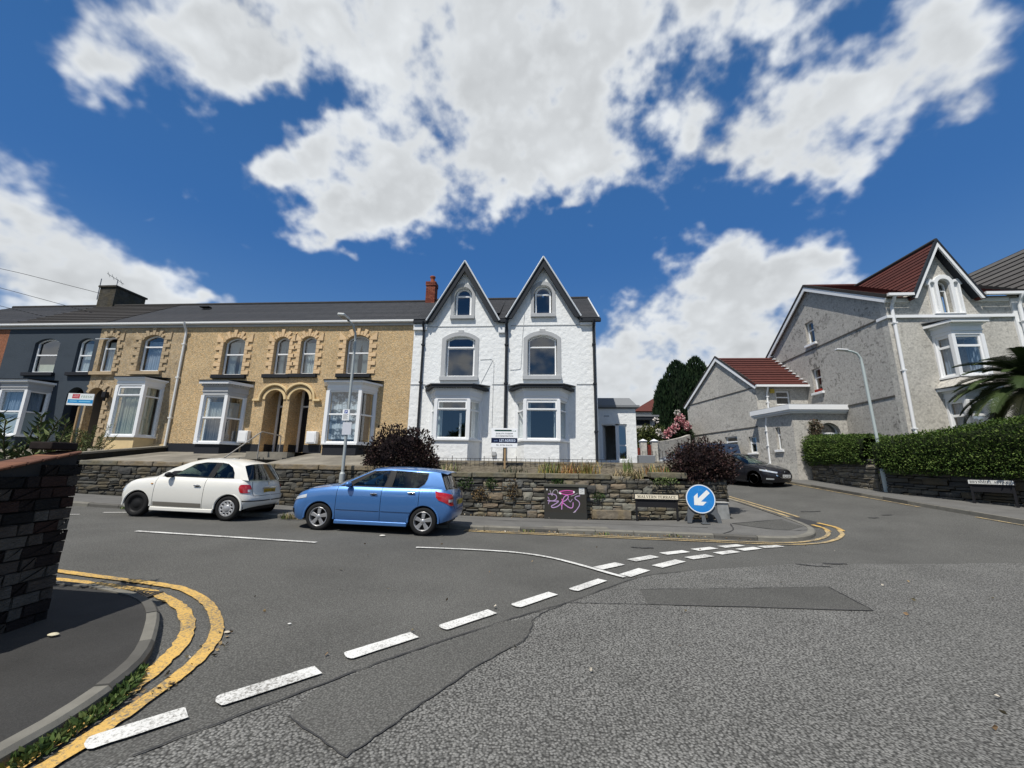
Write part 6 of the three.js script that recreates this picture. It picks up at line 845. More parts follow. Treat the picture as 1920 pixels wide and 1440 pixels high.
{
  const S = {
    L: 3.99, R: 0.305, ar: 0.352, arches: [0.84, 3.29], width: [[0.5, 0.795], [1, 0.815], [2, 0.822], [3, 0.82], [3.64, 0.79]], a: 0.5, b: 0.35, n: 2.7, m: 3.6, sect: SECT,
    top: [[0, 0.62], [0.05, 0.72], [0.18, 0.81], [0.45, 0.89], [0.8, 0.95], [1.15, 0.992], [1.5, 1.0], [2.4, 1.005], [3.3, 1.02], [3.7, 1.02], [3.99, 0.995]], bot: [[0, 0.27], [0.3, 0.22], [0.8, 0.23], [3.3, 0.23], [3.7, 0.27], [3.99, 0.36]],
    nose: [[0.2, 0.07], [0.4, 0.0], [0.55, 0.01], [0.7, 0.06], [0.9, 0.14]], tail: [[0.3, -0.07], [0.45, 0], [0.6, 0], [0.7, -0.035], [0.85, -0.05], [1.0, -0.12]],
    seams: [1.22, 2.28], doors: [1], cowl: 1.25, deck: 3.66, aBase: [1.16], cBase: [3.76, 1.0], rail: [[1.98, 1.395], [2.3, 1.435], [2.7, 1.448], [3.2, 1.43], [3.58, 1.385]], tumble: 0.42, roofCrown: 0.05,
    windows: [[[1.52, 1.025], [2.31, 1.025], [2.39, 1.395], [2.06, 1.375]], [[2.47, 1.025], [3.12, 1.035], [3.24, 1.12], [3.29, 1.24], [3.3, 1.37], [2.52, 1.397]]], black: [[[2.32, 1.02], [2.46, 1.02], [2.51, 1.4], [2.4, 1.4]], [[1.25, 1.0], [1.51, 1.02], [2.05, 1.38], [1.99, 1.385]]],
    paint: paint([0.06, 0.175, 0.42], { metalness: 0.35, roughness: 0.38 }), handles: 0.86, wheels: 'alloy', mirror: [1.5, 1.06], spoiler: true, rgBase: 0.1, seatX: [1.95, 2.8],
  };
  S.seams = [1.22, 2.28, 3.16]; S.doors = [1, 2]; S.sillMat = S.paint;
  S.extra = ({ car, X, skin, iAtX, iAtTailW, iAtNoseW, P, Wd }) => {
    skin(iAtX(3.58), iAtTailW(0.56), (u) => [lerp(0.84, 0.66, Math.min(1, u * 1.4)), lerp(0.985, 0.9, u)], 0.014).forEach((g) => part('tail_light', g, M.redLamp, car));
    skin(iAtTailW(0.74), iAtTailW(0.6), (u) => [0.74, 0.8], 0.02).forEach((g) => part('reversing_lamp', g, M.clearLamp, car));
    skin(iAtNoseW(0.45), iAtX(0.5), (u) => [lerp(0.6, 0.72, u), lerp(0.66, 0.8, u)], 0.01).forEach((g) => part('headlight', g, M.clearLamp, car));
    skin(iAtNoseW(0.5), iAtNoseW(0.72), () => [0.36, 0.46], 0.008).forEach((g) => part('fog_lamp', g, M.trim, car));
    part('door_moulding', [skin(iAtX(1.24), iAtX(2.26), () => [0.475, 0.485], 0.006, [1, -1], 10, 2), skin(iAtX(2.3), iAtX(3.0), () => [0.475, 0.485], 0.006, [1, -1], 10, 2)], M.trim, car);
    part('tailgate_gap', [skin(iAtTailW(0.57), iAtTailW(0.56), () => [0.58, 0.99], 0.004), skin(iAtTailW(0.56), iAtTailW(0.02), () => [0.575, 0.583], 0.004)], M.trim, car);
    plate(car, X(3.99) - 0.005, 0.72, 0, Math.PI / 2, 0.5, 0.11, plateTex('#c8b23a', 'YJ12 UKR'));
    part('badge', rbx(X(3.975), X(3.985), 0.86, 0.93, -0.04, 0.04, 0.004), M.chrome, car); part('rear_wiper', rod([X(3.9), 1.03, 0.05], [X(3.86), 1.08, 0.4], 0.01), M.trim, car);
  };
  buildCar('blue_hatchback', 'metallic blue five door hatchback with silver alloy wheels parked by the stone wall', [-3.98, G(-3.9, -10) + 0.005, -10.1], 0.012, 'cars parked along the terrace', { ...S, slope: -0.022 });
}
{
  const S = {
    L: 3.55, R: 0.292, ar: 0.34, arches: [0.68, 2.98], width: [[0.5, 0.78], [1, 0.805], [2, 0.815], [2.8, 0.815], [3.15, 0.79]], a: 0.5, b: 0.4, n: 2.5, m: 3.0, sect: SECT,
    top: [[0, 0.56], [0.06, 0.68], [0.18, 0.77], [0.4, 0.85], [0.7, 0.905], [1.0, 0.945], [1.4, 0.97], [2.2, 0.98], [3.0, 0.99], [3.3, 0.98], [3.55, 0.94]], bot: [[0, 0.25], [0.3, 0.2], [0.8, 0.22], [2.9, 0.22], [3.3, 0.25], [3.55, 0.34]],
    nose: [[0.2, 0.07], [0.4, 0.01], [0.55, 0.0], [0.7, 0.05], [0.9, 0.12]], tail: [[0.3, -0.08], [0.42, 0], [0.56, 0], [0.66, -0.05], [0.8, -0.08], [1.0, -0.15]],
    seams: [1.08, 2.34], doors: [1], cowl: 1.1, deck: 3.2, aBase: [1.0], cBase: [3.36, 0.97], rail: [[1.66, 1.33], [1.9, 1.395], [2.2, 1.43], [2.6, 1.425], [3.0, 1.36], [3.12, 1.32]], tumble: 0.4, roofCrown: 0.06, aMid: [1.32, 1.17],
    windows: [[[1.42, 1.005], [2.33, 1.005], [2.4, 1.37], [2.12, 1.365], [1.86, 1.31]], [[2.46, 1.005], [2.98, 1.015], [2.94, 1.14], [2.84, 1.27], [2.7, 1.35], [2.53, 1.37]]], black: [[[2.34, 1.0], [2.45, 1.0], [2.52, 1.375], [2.41, 1.375]], [[1.16, 0.98], [1.41, 1.0], [1.6, 1.14], [1.4, 1.12]]],
    paint: paint([0.74, 0.725, 0.66]), handles: 0.8, wheels: ['steel', 'cap'], mirror: [1.42, 1.03], mirrorMat: M.trim, rgBase: 0.12, rgTop: 0.1, seatX: [1.85, 2.55], sillMat: null,
  };
  S.sillMat = S.paint;
  S.extra = ({ car, X, skin, iAtX, iAtTailW, iAtNoseW }) => {
    skin(iAtX(3.24), iAtTailW(0.61), (u) => [0.77 - 0.105 * Math.sqrt(Math.max(0, 1 - Math.pow(2 * u - 1, 4))), 0.77 + 0.1 * Math.sqrt(Math.max(0, 1 - Math.pow(2 * u - 1, 4)))], 0.016).forEach((g) => part('tail_light', g, M.redLamp, car)); skin(iAtTailW(0.7), iAtTailW(0.62), () => [0.69, 0.75], 0.022).forEach((g) => part('reversing_lamp', g, M.clearLamp, car));
    skin(iAtNoseW(0.45), iAtNoseW(0.72), () => [0.6, 0.74], 0.012).forEach((g) => part('headlight', g, M.clearLamp, car));
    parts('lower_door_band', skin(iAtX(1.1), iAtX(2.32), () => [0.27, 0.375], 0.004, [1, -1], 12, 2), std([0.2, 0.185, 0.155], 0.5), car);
    part('bumper_strip', [skin(iAtX(3.3), iAtTailW(0.02), () => [0.46, 0.485], 0.012)], M.trim, car);
    part('tailgate_gap', [skin(iAtTailW(0.6), iAtTailW(0.59), () => [0.6, 0.94], 0.004), skin(iAtTailW(0.59), iAtTailW(0.02), () => [0.595, 0.603], 0.004)], M.trim, car);
    part('plate_lamp', rbx(X(3.47), X(3.505), 0.765, 0.8, -0.3, 0.3, 0.01), M.chrome, car);
    plate(car, X(3.5), 0.7, 0, Math.PI / 2, 0.5, 0.11, plateTex('#c09a22', 'YG12 VNX'));
    part('badge', (() => { const g = new THREE.CylinderGeometry(0.045, 0.045, 0.014, 20); g.rotateZ(Math.PI / 2); g.translate(X(3.45), 0.88, 0); return g; })(), M.chrome, car); part('rear_wiper', rod([X(3.42), 0.99, 0], [X(3.42), 1.04, 0.34], 0.011), M.trim, car);
    part('aerial', rod([X(2.95), 1.43, 0], [X(3.08), 1.56, 0], 0.006), M.trim, car); part('side_repeater', rbx(X(0.98), X(1.03), 0.79, 0.81, 0.795, 0.815, 0.005), M.amber, car);
  };
  buildCar('white_city_car', 'small white rounded three door car with one bare black steel front wheel', [-8.95, G(-9, -10.3) + 0.01, -10.42], 0.055, 'cars parked along the terrace', { ...S, slope: -0.03 });
}
{
  const S = {
    L: 4.46, R: 0.325, ar: 0.37, arches: [0.93, 3.63], width: [[0.7, 0.86], [1.2, 0.885], [2.4, 0.895], [3.4, 0.89], [4.0, 0.84]], a: 0.7, b: 0.45, n: 2.3, m: 3.2, sect: SECT,
    top: [[0, 0.6], [0.06, 0.7], [0.2, 0.76], [0.5, 0.83], [0.9, 0.9], [1.3, 0.955], [1.8, 0.97], [2.6, 0.98], [3.6, 1.0], [4.1, 1.01], [4.46, 0.98]], bot: [[0, 0.22], [0.3, 0.18], [0.9, 0.2], [3.6, 0.2], [4.1, 0.25], [4.46, 0.34]],
    nose: [[0.2, 0.08], [0.35, 0.0], [0.55, 0.0], [0.68, 0.05], [0.9, 0.16]], tail: [[0.3, -0.07], [0.45, 0], [0.6, 0], [0.8, -0.05], [1.0, -0.12]],
    seams: [1.36, 2.4, 3.4], doors: [1, 2], cowl: 1.35, deck: 4.05, aBase: [1.25], cBase: [4.2, 1.0], rail: [[2.12, 1.36], [2.5, 1.41], [3.0, 1.4], [3.5, 1.34], [3.85, 1.26]], tumble: 0.45, roofCrown: 0.05,
    windows: [[[1.62, 0.995], [2.45, 1.0], [2.5, 1.36], [2.18, 1.34]], [[2.55, 1.0], [3.3, 1.02], [3.6, 1.12], [3.4, 1.29], [3.1, 1.34], [2.58, 1.362]]], black: [[[2.45, 0.995], [2.55, 0.995], [2.58, 1.365], [2.5, 1.365]]],
    paint: paint([0.008, 0.008, 0.011], { roughness: 0.6, specularIntensity: 0.3, clearcoat: 0.8 }), handles: 0.84, wheels: 'alloy', mirror: [1.66, 1.03], rgBase: 0.1, wsBase: 0.34, seatX: [2.1, 3.0], drv: -0.36,
  };
  S.extra = ({ car, X, skin, iAtX, iAtTailW, iAtNoseW }) => {
    skin(iAtNoseW(0.44), iAtX(0.62), (u) => [lerp(0.6, 0.7, u), lerp(0.67, 0.77, u)], 0.012).forEach((g) => part('headlight', g, M.clearLamp, car));
    part('grille', skin(iAtNoseW(0.02), iAtNoseW(0.5), (u) => [lerp(0.4, 0.48, u), 0.64], 0.006), M.black, car);
    part('grille_trim', skin(iAtNoseW(0.02), iAtNoseW(0.52), (u) => [lerp(0.385, 0.5, u * u), lerp(0.41, 0.56, u * u)], 0.014), M.chrome, car);
    skin(iAtNoseW(0.6), iAtNoseW(0.8), () => [0.32, 0.38], 0.012).forEach((g) => part('fog_lamp', g, M.clearLamp, car)); skin(iAtX(4.1), iAtTailW(0.5), () => [0.82, 0.93], 0.012).forEach((g) => part('tail_light', g, M.redLamp, car));
    plate(car, X(-0.012), 0.5, 0, -Math.PI / 2, 0.52, 0.12, plateTex('#e8e8e4', 'HG14 HBX'));
    part('badge', (() => { const g = new THREE.TorusGeometry(0.05, 0.01, 8, 20); g.rotateY(Math.PI / 2); g.translate(X(0.045), 0.66, 0); return g; })(), M.chrome, car);
  };
  buildCar('black_hatchback', 'glossy black hatchback facing downhill on the avenue below the grey side wing', [9.95, G(9.95, -21.2) + 0.01, -21.1], 2.03, null, { ...S, slope: 0.045 });
}
{
  const S = {
    category: 'van', L: 4.9, R: 0.33, ar: 0.38, arches: [0.9, 3.9], width: [[0.6, 0.9], [1.2, 0.94], [3, 0.95], [4.6, 0.93]], a: 0.6, b: 0.25, n: 2.6, m: 5, sect: SECT,
    top: [[0, 0.75], [0.08, 0.86], [0.4, 1.0], [0.8, 1.1], [1.1, 1.16], [2, 1.18], [4.9, 1.18]], bot: [[0, 0.28], [0.4, 0.25], [4.4, 0.25], [4.9, 0.35]], nose: [[0.2, 0.05], [0.5, 0], [0.9, 0.1]], tail: [[0.3, 0], [1.2, 0]],
    seams: [1.25, 2.3], doors: [1], cowl: 1.0, deck: 4.7, aBase: [0.95], cBase: [4.85, 1.18], rail: [[1.75, 1.82], [2.3, 1.9], [3.5, 1.92], [4.75, 1.86]], tumble: 0.16, roofCrown: 0.06,
    windows: [[[1.35, 1.2], [2.2, 1.2], [2.22, 1.74], [1.85, 1.74]]], paint: paint([0.016, 0.03, 0.06]), handles: 1.0, wheels: 'alloy', mirror: [1.4, 1.24], seatX: [1.9, 2.3],
  };
  S.extra = ({ car, skin, iAtNoseW, iAtX }) => { skin(iAtNoseW(0.5), iAtX(0.45), () => [0.78, 0.92], 0.012).forEach((g) => part('headlight', g, M.clearLamp, car)); part('bumper', skin(iAtNoseW(0.02), iAtX(0.5), () => [0.32, 0.52], 0.02), M.trim, car); };
  buildCar('blue_van', 'dark navy panel van parked up the avenue behind the purple shrub', [9.7, G(9.7, -25.5) + 0.02, -26.2], -0.22, null, { ...S, slope: 0.0 });
}
// ---------------------------------------------------------------- near brick wall, each brick its own block
{
  const o = [-4.52, -3.69], d = [0.12, 0.9928], LEN = 1.5, t = thing('brick_wall', 'old sooty brick garden wall, bricks darkened for shade, with sloping red coping at the left edge', 'wall', [o[0], 0.1, o[1]]);
  const ang = Math.atan2(-d[1], d[0]) + Math.PI, m = local([o[0] + d[0] * LEN, o[1] + d[1] * LEN], o); // x runs away from the viewer, face towards the road
  const topAt = (s) => 1.66 - 0.25 * (LEN - s), cols_ = [[0.034, 0.022, 0.019], [0.026, 0.02, 0.018], [0.018, 0.017, 0.016], [0.045, 0.026, 0.021], [0.085, 0.072, 0.06], [0.023, 0.018, 0.016], [0.11, 0.1, 0.085]].map((c) => std(c, 0.95, { map: grainy(41, 0.5, 1.2), bumpMap: hStone, bumpScale: 0.012 }));  // sooty tones, darkened further for the deep shade on this face
  part('core', [extr([[0, -0.1], [LEN - 0.02, -0.1], [LEN - 0.02, topAt(LEN)], [0, topAt(0)]], null, 0.2, -0.012).applyMatrix4(m), bx(-9, -4.56, 0, 1.6, -3.68, -3.48)], std([0.04, 0.037, 0.033], 1, { bumpMap: hStone, bumpScale: 0.02 }), t);
  const unit = Array.from({ length: 5 }, () => { const g = new RoundedBoxGeometry(1, 1, 0.06, 1, 0.012), p = g.attributes.position; for (let i = 0; i < p.count; i++) p.setXYZ(i, p.getX(i) + 0.05 * (rnd() - 0.5), p.getY(i) + 0.07 * (rnd() - 0.5), p.getZ(i) + 0.014 * (rnd() - 0.5)); g.computeVertexNormals(); return clean(g); }), po = t.position;
  for (let r = 0; r < 17; r++) { const y = 0.06 + r * 0.1; for (let s = LEN, k = 0; s > 0.02; k++) { const head = (r % 2 ? k % 2 === 0 : k % 2 === 1) && k < 9, w = (k === 0 && r % 2 ? 0.11 : head ? 0.12 : 0.22) * rr(0.9, 1.12), c = s - w / 2; if (y + 0.095 < topAt(c) && c > 0.05) { const pale = r < 10 ? 0.5 : 0.1, b = new THREE.Mesh(unit[(rnd() * 5) | 0], rnd() < pale ? cols_[rnd() < 0.5 ? 4 : 6] : cols_[(rnd() * 6) | 0]); b.name = 'brick'; const q = V3(c, y + 0.045, rr(-0.01, 0.01)).applyMatrix4(m).sub(po); b.position.copy(q); b.rotation.set(0, Math.atan2(d[1], -d[0]), 0); b.rotation.y = Math.atan2(-( o[1] - (o[1] + d[1])), o[0] - (o[0] + d[0])); b.scale.set(w - 0.012, 0.09, 1); b.castShadow = b.receiveShadow = true; t.add(b); } s -= w; } }
  const cap = (s0, s1, dy, h, mm) => part('coping_brick', extr([[s0, topAt(s0) + dy], [s1, topAt(s1) + dy], [s1, topAt(s1) + dy + h], [s0, topAt(s0) + dy + h]], null, 0.25, 0.012, 0.01).applyMatrix4(m), mm, t);
  const red = [[0.2, 0.095, 0.06], [0.15, 0.075, 0.052], [0.24, 0.12, 0.075]].map((c) => std(c, 0.9, { map: grainy(42, 0.6, 1.15), bumpMap: hStone, bumpScale: 0.01 }));
  for (let i = 0; i < 13; i++) cap(0.03 + i * 0.113, 0.03 + i * 0.113 + 0.107, 0.002, 0.028, pickOf(red));
  part('coping_brick', rbx(-4.8, -4.56, 1.69, 1.765, -3.68, -3.46, 0.015), cols_[1], t);
}

// ---------------------------------------------------------------- street furniture
const galv = std([0.4, 0.43, 0.42], 0.55, { metalness: 0.15, map: grainy(31, 0.85, 1.05) });
const printed = (parent, name, w, h, pos, ry, tx, rx = 0) => { const g = face(w, h); g.rotateX(rx); g.rotateY(ry); g.translate(...pos); return part(name, g, std([1, 1, 1], 0.5, { map: tx }), parent, { uv: true }); };
{
  const yb = G(-6.24, -12.5) + KH - 0.01, l = thing('street_lamp', 'grey steel street lamp with flat lantern behind the blue car bonnet', 'street lamp', [-6.24, yb, -12.5], 'street lamps');
  part('base', [rod([-6.24, yb, -12.5], [-6.24, 1.3, -12.5], 0.088, 0.085, 16), rod([-6.24, 1.3, -12.5], [-6.24, 1.36, -12.5], 0.085, 0.055, 16)], galv, l);
  part('pole', [rod([-6.24, 1.36, -12.5], [-6.25, 5.7, -12.5], 0.05, 0.042, 14), tube([[-6.25, 5.68, -12.5], [-6.26, 5.95, -12.47], [-6.3, 6.16, -12.36], [-6.33, 6.23, -12.2], [-6.34, 6.25, -12.05]], 0.034, 24, 10)], galv, l);
  const hd = part('lantern', (() => { const g = rbx(-0.11, 0.11, -0.035, 0.045, -0.3, 0.3, 0.03, 3); g.rotateX(0.1); g.rotateY(0.18); g.translate(-6.38, 6.29, -11.82); return g; })(), std([0.55, 0.57, 0.56], 0.4), l);
  part('lamp_panel', (() => { const g = rbx(-0.08, 0.08, -0.045, -0.03, -0.26, 0.14, 0.006); g.rotateX(0.1); g.rotateY(0.18); g.translate(-6.38, 6.29, -11.82); return g; })(), std([0.2, 0.2, 0.2], 0.4), hd);
  const pt = canvasTex(96, 144, (g, w, h) => { g.fillStyle = '#e9ebea'; g.fillRect(0, 0, w, h); g.fillStyle = '#1d3f8f'; g.fillRect(26, 8, 44, 44); g.fillStyle = '#fff'; g.font = 'bold 38px sans-serif'; g.textAlign = 'center'; g.fillText('P', 48, 44); g.fillStyle = '#444'; for (let i = 0; i < 5; i++) g.fillRect(14, 66 + i * 14, 68 - (i % 2) * 14, 6); });
  const s1 = part('parking_plate', rbx(-6.41, -6.17, 2.98, 3.34, -12.45, -12.438, 0.004), M.whiteTrim, l); printed(s1, 'plate_face', 0.235, 0.355, [-6.29, 3.16, -12.435], 0, pt);
  part('notice', rbx(-6.36, -6.06, 2.52, 2.92, -12.445, -12.43, 0.004), std([0.56, 0.58, 0.62], 0.5), l);
}
{
  const yb = G(13.13, -16.6) + 0.06, l = thing('street_lamp', 'tall pale green street lamp beside the gap between the two hedges', 'street lamp', [13.13, yb, -16.6], 'street lamps'), gm = std([0.46, 0.52, 0.5], 0.5, { metalness: 0.1 });
  part('base', [rod([13.13, yb, -16.6], [13.1, 1.72, -16.6], 0.11, 0.1, 16), rod([13.1, 1.72, -16.6], [13.1, 1.78, -16.6], 0.1, 0.06, 16)], gm, l);
  part('pole', [rod([13.1, 1.78, -16.6], [12.98, 5.9, -16.6], 0.055, 0.05, 14), tube([[12.98, 5.88, -16.6], [12.96, 6.12, -16.6], [12.86, 6.32, -16.6], [12.66, 6.42, -16.6], [12.4, 6.46, -16.6]], 0.042, 24, 10)], gm, l);
  part('lantern', (() => { const g = rbx(-0.22, 0.22, -0.04, 0.04, -0.09, 0.09, 0.03, 3); g.rotateZ(-0.08); g.translate(12.28, 6.49, -16.6); return g; })(), std([0.6, 0.61, 0.6], 0.4), l);
}
{ // utility cabinet with graffiti
  const yb = G(0.7, -12.7) + KH - 0.015, c = thing('utility_cabinet', 'dark olive utility cabinet with purple spray graffiti against the stone wall', 'cabinet', [0.75, yb, -12.7]), cm = std([0.05, 0.048, 0.042], 0.6, { map: grainy(33, 0.8, 1.1) });
  part('body', rbx(0.12, 1.38, yb, 1.02, -12.87, -12.56, 0.012), cm, c); part('plinth', bx(0.115, 1.385, yb - 0.02, yb + 0.2, -12.875, -12.552), std([0.042, 0.042, 0.038], 0.7), c);
  part('lid', rbx(0.09, 1.41, 1.02, 1.1, -12.885, -12.53, 0.015), std([0.075, 0.075, 0.062], 0.7), c);
  const tx = canvasTex(680, 420, (g, w, h) => {
    g.fillStyle = '#3b3934'; g.fillRect(0, 0, w, h);
    for (let i = 0; i < 700; i++) { g.fillStyle = `rgba(${40 + 50 * rnd()},${40 + 46 * rnd()},${36 + 40 * rnd()},0.25)`; g.fillRect(rnd() * w, rnd() * h, 2 + rnd() * 12, 1 + rnd() * 5); }
    g.lineCap = g.lineJoin = 'round'; const P = (x, y) => [((x - 178) / 342) * w, ((y - 222) / 245) * h];
    const S = (pts, col, lw) => { g.strokeStyle = col; g.lineWidth = lw; g.beginPath(); const q = pts.map((p) => P(...p)); g.moveTo(...q[0]); for (let i = 1; i < q.length - 1; i++) g.quadraticCurveTo(...q[i], (q[i][0] + q[i + 1][0]) / 2, (q[i][1] + q[i + 1][1]) / 2); g.lineTo(...q[q.length - 1]); g.stroke(); };
    const lil = '#b79ac4', pk = '#d05aa8', pale = '#b9b2bb';
    S([[218, 250], [228, 280], [236, 300]], pale, 9); S([[236, 300], [240, 258], [265, 240], [283, 252], [285, 275]], pale, 9);
    S([[300, 262], [330, 250], [400, 250], [430, 262], [400, 285], [340, 288], [305, 272]], pk, 15); S([[320, 262], [370, 272], [410, 262]], '#8f3570', 12);
    S([[205, 285], [262, 280], [280, 320], [255, 345], [210, 350]], lil, 13); S([[200, 312], [215, 335], [205, 375]], lil, 9); S([[200, 345], [260, 350], [300, 345], [255, 380], [225, 395], [240, 412], [290, 395], [320, 350]], lil, 15);
    S([[316, 420], [318, 360], [335, 310], [360, 290], [378, 305], [350, 345], [315, 352], [350, 385], [385, 410], [410, 405], [412, 360]], '#c48ac6', 15); S([[318, 330], [330, 360], [312, 385]], pk, 14);
    S([[372, 325], [385, 360], [395, 345], [405, 330]], lil, 9); S([[395, 300], [425, 290], [450, 272]], pale, 7);
    S([[468, 296], [432, 300], [425, 325], [462, 345], [468, 380], [440, 425], [408, 455]], lil, 13); S([[412, 450], [432, 440]], pale, 10);
    g.fillStyle = '#eeeef0'; let q = P(289, 268); g.beginPath(); g.ellipse(q[0] + 30, q[1] + 14, 24, 13, 0.4, 0, 7); g.fill(); g.beginPath(); g.ellipse(...P(420, 262), 14, 16, 0, 0, 7); g.fill();
    q = P(462, 222); g.fillStyle = '#cfd0cc'; g.fillRect(q[0], q[1], 92, 102); g.strokeStyle = '#666'; g.lineWidth = 5; g.beginPath(); g.moveTo(q[0] + 20, q[1] + 40); g.lineTo(q[0] + 70, q[1] + 28); g.moveTo(q[0] + 24, q[1] + 70); g.lineTo(q[0] + 72, q[1] + 58); g.stroke();
    q = P(187, 236); g.fillStyle = '#c8c8c8'; g.fillRect(q[0], q[1], 22, 26);
  });
  const g = face(1.22, 0.78); g.translate(0.75, 0.62, -12.5565); part('front_panel', g, std([1, 1, 1], 0.55, { map: tx }), c, { uv: true });
  part('door_gap', [bx(0.13, 1.37, 0.205, 0.215, -12.5575, -12.553)], M.black, c); part('hinge', [0.3, 0.8].map((y) => rbx(0.105, 0.13, y, y + 0.09, -12.6, -12.555, 0.005)), cm, c);
}
function nameSign(name, label, a, b, y0, y1, yb, text, bg) { // plate from a to b ([x, z]) on two posts
  const w = Math.hypot(b[0] - a[0], b[1] - a[1]), m = local(a, b), t = thing(name, label, 'street sign', [(a[0] + b[0]) / 2, yb, (a[1] + b[1]) / 2], 'street name signs');
  part('post', [bx(0.02, 0.075, yb - 0.05, y1 + 0.01, -0.045, 0)].map((g) => g.applyMatrix4(m)), M.black, t); part('post', [bx(w - 0.075, w - 0.02, yb - 0.05, y1 + 0.01, -0.045, 0)].map((g) => g.applyMatrix4(m)), M.black, t);
  const bd = part('board', rbx(-0.02, w + 0.02, y0 - 0.03, y1 + 0.02, 0.001, 0.022, 0.006).applyMatrix4(m), M.black, t);
  part('backing', bx(0.075, w - 0.075, y0 - 0.24, y0 - 0.02, -0.03, -0.01).applyMatrix4(m), M.black, t);
  const tx = canvasTex(1024, Math.round(1024 * (y1 - y0) / w), (g, W, H) => { g.fillStyle = bg; g.fillRect(0, 0, W, H); for (let i = 0; i < 160; i++) { g.fillStyle = `rgba(110,90,60,${0.12 * rnd()})`; g.fillRect(rnd() * W, rnd() * H, 4 + rnd() * 40, 1 + rnd() * 5); } g.fillStyle = '#15130f'; g.textBaseline = 'middle'; g.textAlign = 'center'; g.font = `bold ${Math.round(H * 0.86)}px serif`; g.fillText(text, W / 2, H * 0.53, W * 0.94); });
  const g = face(w - 0.02, y1 - y0); g.translate(w / 2, (y0 + y1) / 2, 0.024); g.applyMatrix4(m); part('lettering', g, std([1, 1, 1], 0.5, { map: tx }), bd, { uv: true });
}
nameSign('street_name_sign', 'street name plate reading MALVERN TERRACE on two black posts before the wall', [2.78, -12.5], [4.02, -12.42], 0.735, 0.86, G(3.4, -12.4) + KH, 'MALVERN TERRACE', '#e6dcc4');
nameSign('street_name_sign', 'street name plate reading BRYNMILL AVENUE on two black posts before the shaded wall', [13.5, -13.98], [13.94, -13.12], 1.3, 1.42, G(13.7, -13.5) + 0.08, 'BRYNMILL AVENUE', '#d8d8d2');
{ // keep left sign
  const t = thing('keep_left_sign', 'round blue sign with white arrow on a grey plastic stand by the wall corner', 'road sign', [4.58, G(4.58, -12.05) + KH, -12.1]), y0 = G(4.58, -12.05) + KH - 0.012, m = new THREE.Matrix4().makeTranslation(4.56, y0, -12.02).multiply(new THREE.Matrix4().makeRotationY(-0.06)).multiply(new THREE.Matrix4().makeRotationX(-0.1));
  const gp = std([0.1, 0.108, 0.115], 0.6), disc = new THREE.CylinderGeometry(0.4, 0.4, 0.025, 48); disc.rotateX(Math.PI / 2); disc.translate(-0.05, 0.66, 0.03);
  part('frame', extr([[-0.45, 0], [-0.33, 0], [-0.3, 0.14], [-0.24, 0.24], [-0.16, 0.26], [0.18, 0.26], [0.26, 0.22], [0.33, 0.12], [0.36, 0], [0.47, 0], [0.44, 0.2], [0.34, 0.42], [0.2, 0.6], [-0.25, 0.6], [-0.4, 0.42], [-0.44, 0.2]], null, 0.05, 0.0, 0.008).applyMatrix4(m), gp, t);
  part('rear_leg', extr([[-0.4, 0], [0.42, 0], [0.3, 0.55], [-0.28, 0.55]], [[[-0.25, 0.04], [0.27, 0.04], [0.2, 0.35], [-0.18, 0.35]]], 0.04, 0).applyMatrix4(new THREE.Matrix4().makeTranslation(4.56, y0, -12.42).multiply(new THREE.Matrix4().makeRotationX(0.42))), gp, t);
  part('brace', [-0.05, 0.0, 0.05].map((x) => rod([4.54 + x * 0.8, y0, -11.95], [4.54 + x * 0.6, y0 + 0.26, -12.06], 0.016)).concat([rbx(4.44, 4.66, y0, y0 + 0.03, -12.0, -11.86, 0.01)]), gp, t);
  const d = part('disc', disc.applyMatrix4(m), std([0.3, 0.3, 0.3], 0.5), t);
  const tx = canvasTex(512, 512, (g, w) => { g.clearRect(0, 0, w, w); g.fillStyle = '#dfe7ec'; g.fillRect(0, 0, w, w); g.fillStyle = '#1a78c2'; g.beginPath(); g.arc(256, 256, 242, 0, 7); g.fill(); for (let i = 0; i < 240; i++) { g.fillStyle = `rgba(${140 + 80 * rnd()},${180 + 50 * rnd()},${220},${0.1 * rnd()})`; g.beginPath(); g.ellipse(60 + 390 * rnd(), 60 + 390 * rnd(), 3 + 26 * rnd(), 2 + 9 * rnd(), rnd() * 3, 0, 7); g.fill(); } g.fillStyle = '#e2e2de'; g.save(); g.translate(256, 256); g.rotate(Math.PI * 0.765); g.beginPath(); for (const [x, y] of [[-200, -38], [30, -38], [-40, -108], [58, -108], [168, 0], [58, 108], [-40, 108], [30, 38], [-200, 38]]) g.lineTo(x, y); g.closePath(); g.fill(); g.restore(); g.fillStyle = 'rgba(200,140,70,0.5)'; for (let i = 0; i < 9; i++) { g.beginPath(); g.ellipse(120 + 90 * rnd(), 330 + 60 * rnd(), 6, 3, rnd() * 3, 0, 7); g.fill(); } });
  const f = new THREE.CircleGeometry(0.388, 48); f.translate(-0.05, 0.66, 0.0445); part('arrow_face', f.applyMatrix4(m), std([1, 1, 1], 0.45, { map: tx }), d, { uv: true });
}
{
  const yb = G(5.3, -12.5) + KH - 0.02, t = thing('grey_box', 'small weathered pale grey utility box behind the keep left sign', 'utility box', [5.32, yb, -12.6]);
  part('body', (() => { const g = rbx(5.16, 5.48, yb, 0.66, -12.74, -12.5, 0.015), p = g.attributes.position; for (let i = 0; i < p.count; i++) if (p.getY(i) > 0.4) p.setX(i, p.getX(i) - 0.03); return g; })(), std([0.36, 0.37, 0.36], 0.7, { map: grainy(35, 0.5, 1.1) }), t); part('lid', rbx(5.11, 5.47, 0.655, 0.685, -12.76, -12.47, 0.01), std([0.4, 0.4, 0.38], 0.7), t);
}
